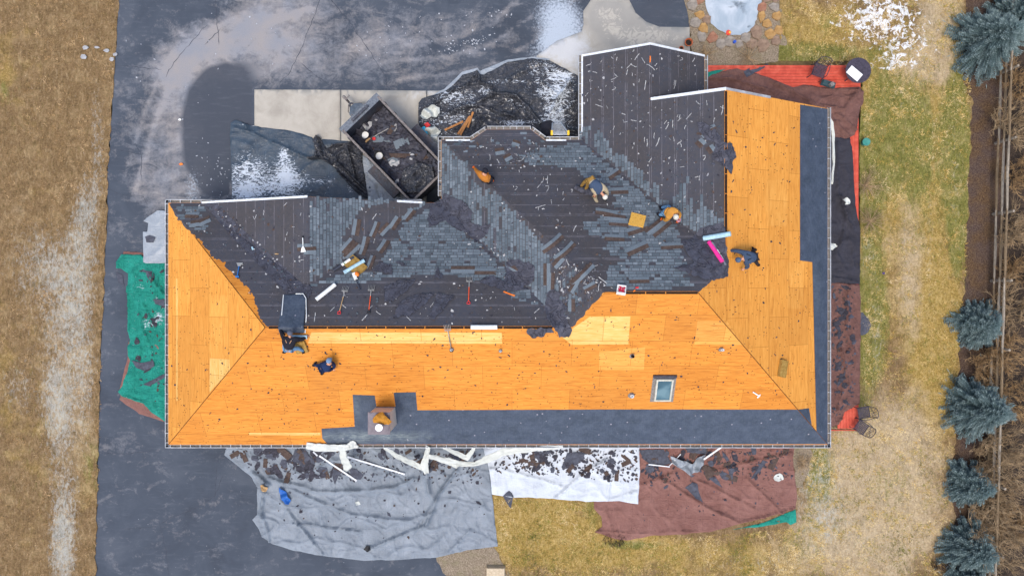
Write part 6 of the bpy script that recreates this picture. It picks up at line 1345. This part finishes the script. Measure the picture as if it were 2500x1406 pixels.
# ---------------------------------------------------------------- pond, stones, pots
P = [(1722, -40), (1722, 8), (1728, 30), (1736, 58), (1752, 72), (1775, 84), (1800, 86), (1822, 82), (1838, 70), (1848, 48), (1852, 20), (1860, 4), (1858, -40)]
b = NB('pond_ice'); v = b.co(); n = b.noise(v, .7, 6, .6, .8); n2 = b.noise(v, 2.2, 6, .6, .6); col = b.ramp(n, [(.3, '#8fa0ae'), (.5, '#a5b3be'), (.7, '#c6ced5')]); dm = b.at('dark')
col = b.mix(b.mr(b.ma('ADD', dm, b.ma('MULTIPLY', b.ma('SUBTRACT', n2, .5), 2.0)), .5, .95, 0, .85), col, '#5a666f')
M_ice = b.fin(col, .45, b.bump(n2, .2, .02), 0, .4)
sheet('pond', [tuple(p) for p in rag(P, 2, 6, seed=3)], .05, M_ice, .12, attrs={'dark': lambda x, y: blobs(x, y, [(1802, 12, 20, 10, .8), (1812, 30, 16, 12, .8), (1784, 18, 8, 5, .6), (1828, 65, 8, 4, .8)])})
flag = [simple('flagstone_' + n, a, c_, 5, .9, .5, .02, dirt='#7b6a55') for n, a, c_ in (('brown', '#7b6555', '#9c8470'), ('ochre', '#9a7646', '#bd9660'), ('grey', '#7f776e', '#a39a8e'), ('rust', '#8a5f4b', '#a97a62'))]
pts = []; random.seed(21)
RING = [(1684, -10), (1690, 50), (1712, 90), (1760, 108), (1800, 112), (1850, 112), (1900, 110), (1902, 80), (1898, 20), (1895, -40), (1860, -40), (1680, -40)]
for _ in range(4000):
    x, y = random.uniform(1682, 1902), random.uniform(-38, 116)
    if inpoly(x, y, RING) and not inpoly(x, y, [(1250 + (a - 1250) * 1.0 + (6 if a > 1790 else -6), b_ + (8 if b_ > 40 else 0)) for a, b_ in P]) and all(math.hypot(x - a, y - b_) > 20 for a, b_ in pts): pts.append((x, y))
for i, (x, y) in enumerate(pts):
    c = W(x, y, .06); near = min([math.hypot(x - a, y - b_) for j, (a, b_) in enumerate(pts) if j != i] + [40]); r = near * .56 * .0199 * random.uniform(.98, 1.14); O = scrap_poly(6, r, random.uniform(.95, 1.15), i * 1.7); a0 = random.uniform(0, 3)
    O = [(u * math.cos(a0) - v * math.sin(a0), u * math.sin(a0) + v * math.cos(a0)) for u, v in O]; n = len(O); h = random.uniform(.05, .09); q = MB()
    q.add([(c.x + u, c.y + v, .0) for u, v in O] + [(c.x + u, c.y + v, h) for u, v in O] + [(c.x + u * .86, c.y + v * .86, h + .02) for u, v in O], [tuple(range(2 * n, 3 * n))] + [(i_, (i_ + 1) % n, n + (i_ + 1) % n, n + i_) for i_ in range(n)] + [(n + i_, n + (i_ + 1) % n, 2 * n + (i_ + 1) % n, 2 * n + i_) for i_ in range(n)])
    tag(q.build('flagstone', random.choice(flag), base=True), 'rough edged flagstone in the ring round the frozen pond', 'stone', 'flagstones round the pond')
def lathe_thing(name, px, py, prof, mats, label, cat, n=20, z=None, M2=None):
    p = W(px, py, .2); p.z = drop(p.x, p.y) if z is None else z; q = MB(); M = Matrix.Translation(p); M = M @ M2 if M2 else M
    for pr, m in prof: q.lathe(pr, n, m, M, cap=False)
    return tag(q.build(name, mats, smooth=False, base=True), label, cat)
M_terra = simple('terracotta', '#a5532f', '#c26c42', 8, .85, .2); M_soilp = simple('pot_soil', '#211c19', '#3a312b', 18, .95, .5)
lathe_thing('plant_pot', 1680, 106, [([(.1, 0), (.15, .25), (.19, .25), (.2, .3), (.16, .3), (.14, .22)], 0), ([(.15, .22), (0, .22)], 1)], [M_terra, M_soilp], 'terracotta pot at the corner of the concrete walk', 'pot')
lathe_thing('plant_pot', 1664, 118, [([(.06, 0), (.09, .12), (.11, .12), (.11, .15), (.08, .15)], 0), ([(.085, .1), (0, .1)], 1)], [M_terra, M_soilp], 'small red saucer pot half under the small gable', 'pot')
lathe_thing('pond_float', 1781, 77, [([(0, .12), (.06, .11), (.12, .06), (.13, .0)], 0)], [S2('float_red', '#e0503a', .5)], 'round red and yellow float at the pond edge', 'float')
lathe_thing('pond_float_cap', 1783, 78, [([(0, .14), (.045, .13), (.05, .1)], 0)], [S2('float_yellow', '#f0c33a', .5)], 'x', 'float')
o = [x for x in bpy.data.objects if x.name.startswith('pond_float_cap')][0]; o.name = 'cap'; pf = bpy.data.objects['pond_float']; o.location = o.location - pf.location; o.parent = pf; del o['label']; del o['category']
lathe_thing('blue_can', 1794, 102, [([(0, 0), (.07, 0), (.07, .2), (.0, .2)], 0)], [S2('blue_can', '#2c55b8', .4)], 'small blue can among the flagstones', 'can')
lathe_thing('garden_bucket', 2112, 348, [([(.13, 0), (.17, .3), (.19, .3), (.19, .33), (.15, .33), (0, .31)], 0)], [S2('teal_plastic', '#3c8276', .5)], 'teal lidded bucket standing in the grass by the deck', 'bucket')
M_block = simple('tan_concrete_block', '#bba98c', '#d6c6aa', 8, .9, .3)
p = W(1210, 1402, .2); q = MB(); q.box((p.x, p.y, .14), (.92, .72, .24), tap=.94); q.box((p.x, p.y, .27), (.84, .64, .03)); tag(q.build('garden_block', M_block, base=True), 'tan stone block in the gravel bed at the bottom edge', 'stone block')
for (px, py, r, l) in ((1500, 1318, .42, 'round brown clump of dead plant at the corner of the brown tarp'), (2296, 1376, .35, 'low brown clump in the grass near the south spruces')):
    q = MB(); p = W(px, py, .1)
    for k in range(220):
        a = random.uniform(0, 6.3); d = r * math.sqrt(random.random()); b0 = p + Vector((math.cos(a) * d * 1.3, math.sin(a) * d * .8, -.05)); q.tube([b0, b0 + Vector((math.cos(a) * .05, math.sin(a) * .05, random.uniform(.08, .2)))], [.012, .004], 3, cap=False)
    tag(q.build('dead_plant', M_shback, base=True), l, 'plant')

# ---------------------------------------------------------------- table and chairs
M_iron = simple('dark_cast_metal', '#35313c', '#4c4654', 10, .6, .3)
tz = ZD; e = empty('patio_table', W(2077, 184, tz)); e.location.z = tz; tag(e, 'round dark mesh patio table with a white board on it', 'table'); q = MB(); q.lathe([(0, .7), (.58, .7), (.6, .715), (.6, .73), (.58, .735), (0, .735)], 36)
for k in range(90):
    a = k * 2.4; d = .06 * math.sqrt(k); q.box((d * math.cos(a), d * math.sin(a), .737), (.018, .018, .005))
q.build('table_top', M_iron, e)
for k in range(4): a = R_(45 + 90 * k); q = MB(); q.tube([(.15 * math.cos(a), .15 * math.sin(a), .7), (.2 * math.cos(a), .2 * math.sin(a), .3), (.42 * math.cos(a), .42 * math.sin(a), 0)], .02, 8); q.build('leg', M_iron, e)
q = MB(); q.box((0, 0, .0), (.68, .42, .02)); o = q.build('board', M_lab); o.matrix_world = Matrix.Translation(W(2086, 180, tz + .755)) @ Matrix.Rotation(R_(-40), 4, 'Z'); tag(o, 'white rectangular board lying on the round patio table', 'board')
def chair(px, py, z, rz, label, tip=0, s=1.0):
    e = empty('patio_chair', W(px, py, z)); e.location.z = z; e.rotation_euler = (tip, 0, R_(rz)); e.scale = (s, s, s); tag(e, label, 'chair', 'dark metal patio chairs')
    q = MB(); n = 9
    for i in range(n): q.box((0, -.23 + .46 * i / (n - 1), .43), (.5, .03, .015)); q.box((-.23 + .46 * i / (n - 1), 0, .437), (.03, .5, .012))
    q.tube([(-.27, -.27, .43), (.27, -.27, .43), (.27, .27, .43), (-.27, .27, .43), (-.27, -.27, .43)], .018, 6); q.build('seat', M_iron, e); q = MB()
    for i in range(6): q.tube([(-.2 + .08 * i, .28, .5), (-.2 + .08 * i, .36, .9)], .011, 5)
    q.tube([(-.26, .26, .42), (-.25, .37, .88), (-.12, .4, .97), (.12, .4, .97), (.25, .37, .88), (.26, .26, .42)], .018, 6); q.tube([(-.2, .35, .85), (.2, .3, .55)], .01, 5); q.tube([(.2, .35, .85), (-.2, .3, .55)], .01, 5); q.build('backrest', M_iron, e)
    for sx in (-1, 1):
        q = MB(); q.tube([(sx * .27, .31, .68), (sx * .31, .05, .68), (sx * .3, -.2, .66), (sx * .28, -.24, .43)], .016, 6); q.build('armrest', M_iron, e)
        for sy in (-1, 1): q = MB(); q.tube([(sx * .25, sy * .25, .43), (sx * .28, sy * .3, 0)], .016, 6); q.build('leg', M_iron, e)
    return e
chair(1990, 180, tz, -20, 'dark metal chair on the red deck beside the round table', s=1.1)
chair(2098, 1003, .35, -80, 'upper of the two dark metal chairs at the south end of the deck', .0); chair(2092, 1038, .35, -125, 'lower of the two dark metal chairs at the south end of the deck', .0)
q = MB(); p = W(2022, 206, tz + .2); q.box((p.x, p.y, tz + .25), (.7, .3, .12), rz=-.3, tap=.8); tag(q.build('cushion', S2('dark_teal_cushion', '#31484e', .8), base=True), 'dark teal cushion at the edge of the heaped canvas', 'cushion')
q = MB(); p = W(2030, 207, tz + .4); q.box((p.x, p.y, tz + .42), (.2, .2, .16), rz=.5, tap=.9); tag(q.build('crate', M_flash, base=True), 'little grey box on the teal cushion', 'box')

# ---------------------------------------------------------------- split rail fence
M_rl = simple('weathered_rail_wood', '#7d7365', '#b0a594', 5, .9, .4, .02, st=(6, 1, 6)); M_rl2 = simple('tan_rail_wood', '#6d5a44', '#928065', 5, .9, .4, .02, st=(6, 1, 6))
fn = empty('rail_fence', (23.6, 0, 0)); tag(fn, 'weathered three rail wooden fence between the mulch and the brush', 'fence')
def fp(y): return 23.55 + (y - 10) * .031      # the fence line leans slightly
ys = [13.6, 10.4, 7.05, 3.6, .35, -2.9, -6.2, -9.4, -12.6, -15.8, 16.8]; ys.sort(reverse=True)
FO = Vector((23.6, 0, 0))
for i, y in enumerate(ys):
    q = MB(); x = fp(y) + .14; q.tube([(x, y, 0), (x + .01, y + .01, .7), (x, y, 1.38)], [.075, .07, .06], 8); p = q.build('post', M_rl, fn); p.location = -FO
    if i < len(ys) - 1:
        for z in (.42, .78, 1.12):
            q = MB(); y2 = ys[i + 1]; xo = rs.uniform(-.02, .02); m = [M_rl, M_rl2][(i + int(z * 10)) % 2]
            q.tube([(fp(y) + xo, y + .15, z), ((fp(y) + fp(y2)) / 2 + rs.uniform(-.03, .03), (y + y2) / 2, z + rs.uniform(-.03, .02)), (fp(y2) + xo, y2 - .15, z)], [.04, .065, .045], 7)
            p = q.build('rail', m, fn); p.location = -FO

# ---------------------------------------------------------------- blue spruces
def sprm():
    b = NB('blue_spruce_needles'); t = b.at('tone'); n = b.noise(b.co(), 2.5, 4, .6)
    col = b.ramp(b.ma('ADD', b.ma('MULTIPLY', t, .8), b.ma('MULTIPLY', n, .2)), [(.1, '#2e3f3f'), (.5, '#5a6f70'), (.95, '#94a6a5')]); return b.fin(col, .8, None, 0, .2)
M_spr = sprm(); M_bark = simple('grey_brown_bark', '#4a3f36', '#6d6154', 9, .95, .6)
def spruce(px, py, r, h, seed, label, dens=1.0):
    rg_ = random.Random(seed); h *= .62; zt = h * .5; px += 10; c = W(px, py, zt); e = empty('blue_spruce', (c.x, c.y, 0)); tag(e, label, 'spruce', 'blue spruces along the fence')
    q = MB(); q.tube([(0, 0, 0), (.02, .01, h * .5), (0, 0, h * .98)], [.11, .07, .012], 8); q.build('trunk', M_bark, e)
    vs, fs, tn = [], [], []; rr = r * (HC - zt) * K * 1.08; ph = rg_.uniform(0, 6)
    def spike(a, b_, w, t):
        d = b_ - a; s = d.cross(Vector((0, 0, 1))); s = s.normalized() * w if s.length > 1e-4 else Vector((w, 0, 0)); u = s.cross(d).normalized() * w; m = a.lerp(b_, .4); k = len(vs)
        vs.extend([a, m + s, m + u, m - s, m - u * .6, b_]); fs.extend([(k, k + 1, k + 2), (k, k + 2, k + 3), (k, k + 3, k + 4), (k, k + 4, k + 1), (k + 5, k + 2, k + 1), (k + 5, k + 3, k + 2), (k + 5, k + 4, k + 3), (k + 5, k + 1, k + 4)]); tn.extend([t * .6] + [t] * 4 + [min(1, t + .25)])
    lv = int(15 * dens + 5)
    for i in range(lv):
        f = i / (lv - 1); z = h * (.1 + .88 * f); R0 = rr * (1 - f) ** .72 * rg_.uniform(.9, 1.08) + .06; nb = max(5, int((8 + 10 * (1 - f))))
        for k in range(nb):
            a = 2 * math.pi * (k + rg_.uniform(-.35, .35)) / nb + i * 1.1; L = R0 * rg_.uniform(.7, 1.05) * (1 + .16 * math.sin(a * 3 + ph) + .1 * math.sin(a * 5 + ph * 2)); d = Vector((math.cos(a), math.sin(a), -.12 + .35 * f)); sd = Vector((-math.sin(a), math.cos(a), 0))
            ns = max(3, int(L / .085)); t0 = rg_.uniform(.2, .7)
            for j in range(ns):
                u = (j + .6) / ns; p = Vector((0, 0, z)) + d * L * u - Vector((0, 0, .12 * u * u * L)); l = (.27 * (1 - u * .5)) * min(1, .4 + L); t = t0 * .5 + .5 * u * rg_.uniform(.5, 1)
                for s in (-1, 1):
                    q1 = p + (d * .65 + sd * s * .85).normalized() * l * rg_.uniform(.7, 1.1) + Vector((0, 0, rg_.uniform(-.03, .06))); spike(p, q1, .022, t)
                    m = p.lerp(q1, .55); spike(m, m + (d * 1.0 + sd * s * .1).normalized() * l * .5 + Vector((0, 0, .03)), .017, min(1, t + .1))
                    spike(m, m + (d * .2 + sd * s).normalized() * l * .45 + Vector((0, 0, .03)), .017, t)
                spike(p, p + d * .15 + Vector((0, 0, .05)), .022, t)
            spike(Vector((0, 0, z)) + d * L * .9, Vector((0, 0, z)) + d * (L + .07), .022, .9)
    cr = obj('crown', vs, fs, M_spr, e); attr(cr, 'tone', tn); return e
spruce(2425, 90, 92, 4.2, 1, 'largest blue spruce at the top right corner'); spruce(2492, 30, 70, 4.0, 7, 'blue spruce behind the largest one at the top right edge', .7)
spruce(2392, 793, 62, 2.6, 2, 'round blue spruce alone beside the end of the mulch', .8); spruce(2398, 1000, 84, 3.8, 3, 'tall blue spruce standing over the rails, level with the deck chairs'); spruce(2372, 1188, 58, 2.8, 4, 'small pale blue spruce below the fence rails', .8)
spruce(2376, 1345, 74, 3.0, 5, 'blue spruce near the bottom right corner'); spruce(2362, 1440, 52, 2.8, 6, 'blue spruce cut by the bottom edge of the picture', .8)
# bare brush
M_twig = simple('bare_twigs', '#8a7558', '#c0a682', 6, .9, .3); M_twig2 = simple('ochre_twigs', '#85694a', '#bb9c70', 6, .9, .3)
sheet('leaf_litter', [(2462, -120), (2455, 400), (2432, 800), (2405, 1000), (2400, 1500), (3300, 1500), (3300, -120)], -.02, simple('dark_leaf_litter', '#2a231d', '#54463a', 12, .95, .6, .05, det=8), .5, lambda x, y: .05 * fbm(x, y, 1.4, 3))
def brush(px, py, r, h, seed, label, mat, n0=9, dens=1.0):
    g_ = random.Random(seed); c = W(px, py, h * .4); e = empty('bare_shrub', (c.x, c.y, 0)); tag(e, label, 'shrub', 'leafless shrubs behind the fence'); q = MB(); tr = MB()
    def grow(p, d, L, rad, lev):
        n = 4; pts_ = [p]
        for i in range(n): d = (d + Vector((g_.uniform(-.28, .28), g_.uniform(-.28, .28), g_.uniform(-.12, .16)))).normalized(); p = p + d * L / n; pts_.append(p)
        (tr if lev == 0 else q).tube(pts_, [rad * (1 - .5 * i / n) for i in range(n + 1)], 5 if lev == 0 else 3, cap=False)
        if lev < 3:
            for k in range(g_.choice((3, 4, 4, 5)) if lev else int(5 * dens + 1)):
                j = g_.randint(1, n); a = g_.uniform(0, 6.3); nd = (d + Vector((math.cos(a), math.sin(a), g_.uniform(-.1, .5))) * g_.uniform(.6, 1.1)).normalized(); grow(pts_[j], nd, L * g_.uniform(.5, .8), rad * .6, lev + 1)
    for k in range(n0):
        a = 6.283 * k / n0 + g_.uniform(-.3, .3); grow(Vector((math.cos(a) * .15, math.sin(a) * .15, 0)), Vector((math.cos(a) * .75, math.sin(a) * .75, .8)).normalized(), r * .62 * K * HC * g_.uniform(.8, 1.15), .04, 0)
    tr.build('trunk', M_bark, e); q.build('crown', mat, e)
BR = [(2478, 300, 70, 2.6, 'twiggy shrub next to the first fence post'), (2500, 430, 66, 2.4, 'ochre shrub right of the fence below the first post'), (2482, 560, 62, 2.4, 'twiggy shrub beside the second fence post'), (2505, 660, 70, 2.4, 'leafless shrub level with the third fence post'), (2478, 760, 66, 2.6, 'leafless shrub behind the round spruce'),
      (2490, 860, 72, 2.8, 'wide leafless shrub between the round and the tall spruce'), (2512, 980, 66, 2.6, 'shrub at the right edge beside the tall spruce'), (2482, 1090, 70, 2.8, 'tangled shrub under the tall spruce'), (2470, 1190, 74, 2.9, 'tangled shrub beside the small pale spruce'), (2510, 1280, 66, 2.6, 'shrub at the right edge above the corner'), (2465, 1300, 70, 2.8, 'dense leafless shrub right of the lower spruces'), (2475, 1400, 74, 2.7, 'leafless shrub in the bottom right corner'), (2500, 200, 60, 2.3, 'leafless shrub below the largest spruce')]
BR += [(2452, 1130, 60, 2.6, 'leafless shrub tangled with the rails below the tall spruce'), (2448, 1260, 60, 2.6, 'leafless shrub tangled with the rails between the two lowest spruces'), (2446, 900, 50, 2.3, 'leafless shrub tangled with the rails between round and tall spruce')]
for i, (x, y, r, h, l) in enumerate(BR): brush(x + (-18 if y > 800 else 14), y, r * [1.1, .9, 1.2, 1.0][i % 4], h, 40 + i, l, [M_twig, M_twig2][i % 2 if i < 6 else (i % 3 == 0)])
def smallbush(px, py, r, seed, label):
    g_ = random.Random(seed); c = W(px, py, .2); q = MB()
    for k in range(60):
        a = g_.uniform(0, 6.3); d = Vector((math.cos(a), math.sin(a), g_.uniform(.2, .9))).normalized(); L = r * .02 * g_.uniform(.6, 1.2); p = c + Vector((0, 0, -.18)); pts_ = [p, p + d * L * .5, p + d * L + Vector((0, 0, -.1 * L))]; q.tube(pts_, [.01, .007, .003], 3, cap=False)
        for s in range(3): m = pts_[1].lerp(pts_[2], s / 3); q.tube([m, m + Vector((g_.uniform(-1, 1), g_.uniform(-1, 1), g_.uniform(0, .6))) * L * .3], [.005, .002], 3, cap=False)
    tag(q.build('bare_bush', M_twig, base=True), label, 'bush')
smallbush(2118, 452, 48, 1, 'small leafless bush against the east deck edge'); smallbush(2128, 540, 44, 2, 'second leafless bush just below the first one by the deck'); smallbush(1830, 140, 40, 3, 'dry bush between the pond and the red deck'); smallbush(1725, 130, 30, 4, 'dry bush left of the pond bed by the small gable'); smallbush(1962, 1130, 30, 5, 'dry bush beside the east end of the long brown tarp')
# tufts of dead grass standing in the lawns
def grass(name, polys, mats, n, seed, h=.09, w=.022, snowfn=None):
    g_ = np.random.RandomState(seed); V, F, MI = [], [], []
    for P, k in polys:
        xs = [p[0] for p in P]; ys = [p[1] for p in P]; X = g_.uniform(min(xs), max(xs), k * 2); Y = g_.uniform(min(ys), max(ys), k * 2); m = inpoly_np(X, Y, P); X, Y = X[m][:k], Y[m][:k]
        for x, y in zip(X, Y):
            c = W(float(x), float(y), .02); cl = noise.noise(Vector((c.x * 1.3, c.y * 1.3, 3)))
            if g_.rand() > .55 + cl: continue
            mi = min(len(mats) - 1, int(max(0, (g_.rand() * .6 + .4 * (noise.noise(Vector((c.x * .5, c.y * .5, 9))) + .5))) * len(mats)))
            for _ in range(4):
                a = g_.uniform(0, 6.28); l = h * g_.uniform(.6, 1.6); ox, oy = g_.uniform(-.05, .05, 2); s = (-math.sin(a) * w / 2, math.cos(a) * w / 2); e_ = (math.cos(a) * l * 1.1, math.sin(a) * l * 1.1); k0 = len(V)
                V += [(c.x + ox + s[0], c.y + oy + s[1], .0), (c.x + ox - s[0], c.y + oy - s[1], .0), (c.x + ox + e_[0], c.y + oy + e_[1], l * .55)]; F.append((k0, k0 + 1, k0 + 2)); MI.append(mi)
    o = obj(name, V, F, mats, mi=MI); o['kind'] = 'stuff'; return o
gc = lambda n, c: simple(n, c, '#%02x%02x%02x' % tuple(min(255, int(int(c[i:i+2], 16) * 1.15)) for i in (1, 3, 5)), 9, .95, 0)
gw = [gc('straw_dark', '#6b5234'), gc('straw_brown', '#8c7048'), gc('straw_tan', '#a98a5f'), gc('straw_pale', '#c9ab80')]
ge = [gc('blade_dark_olive', '#5b5a2a'), gc('blade_olive', '#85803a'), gc('blade_gold', '#b2924e'), gc('blade_cream', '#d3b97e'), gc('blade_straw', '#dcc89c')]
grass('west_grass', [([(-120, -30), (285, -30), (262, 420), (245, 960), (232, 1440), (-120, 1440)], 12000)], gw, 0, 5)
grass('east_grass', [([(1905, -30), (2350, -30), (2370, 240), (2355, 700), (2335, 900), (2320, 1440), (2000, 1440), (1960, 1100), (2110, 1000), (2105, 200), (1930, 140)], 26000), ([(1220, 1215), (1450, 1230), (1460, 1330), (1950, 1290), (2010, 1120), (2010, 1440), (1260, 1440), (1215, 1350)], 14000)], ge, 0, 6)
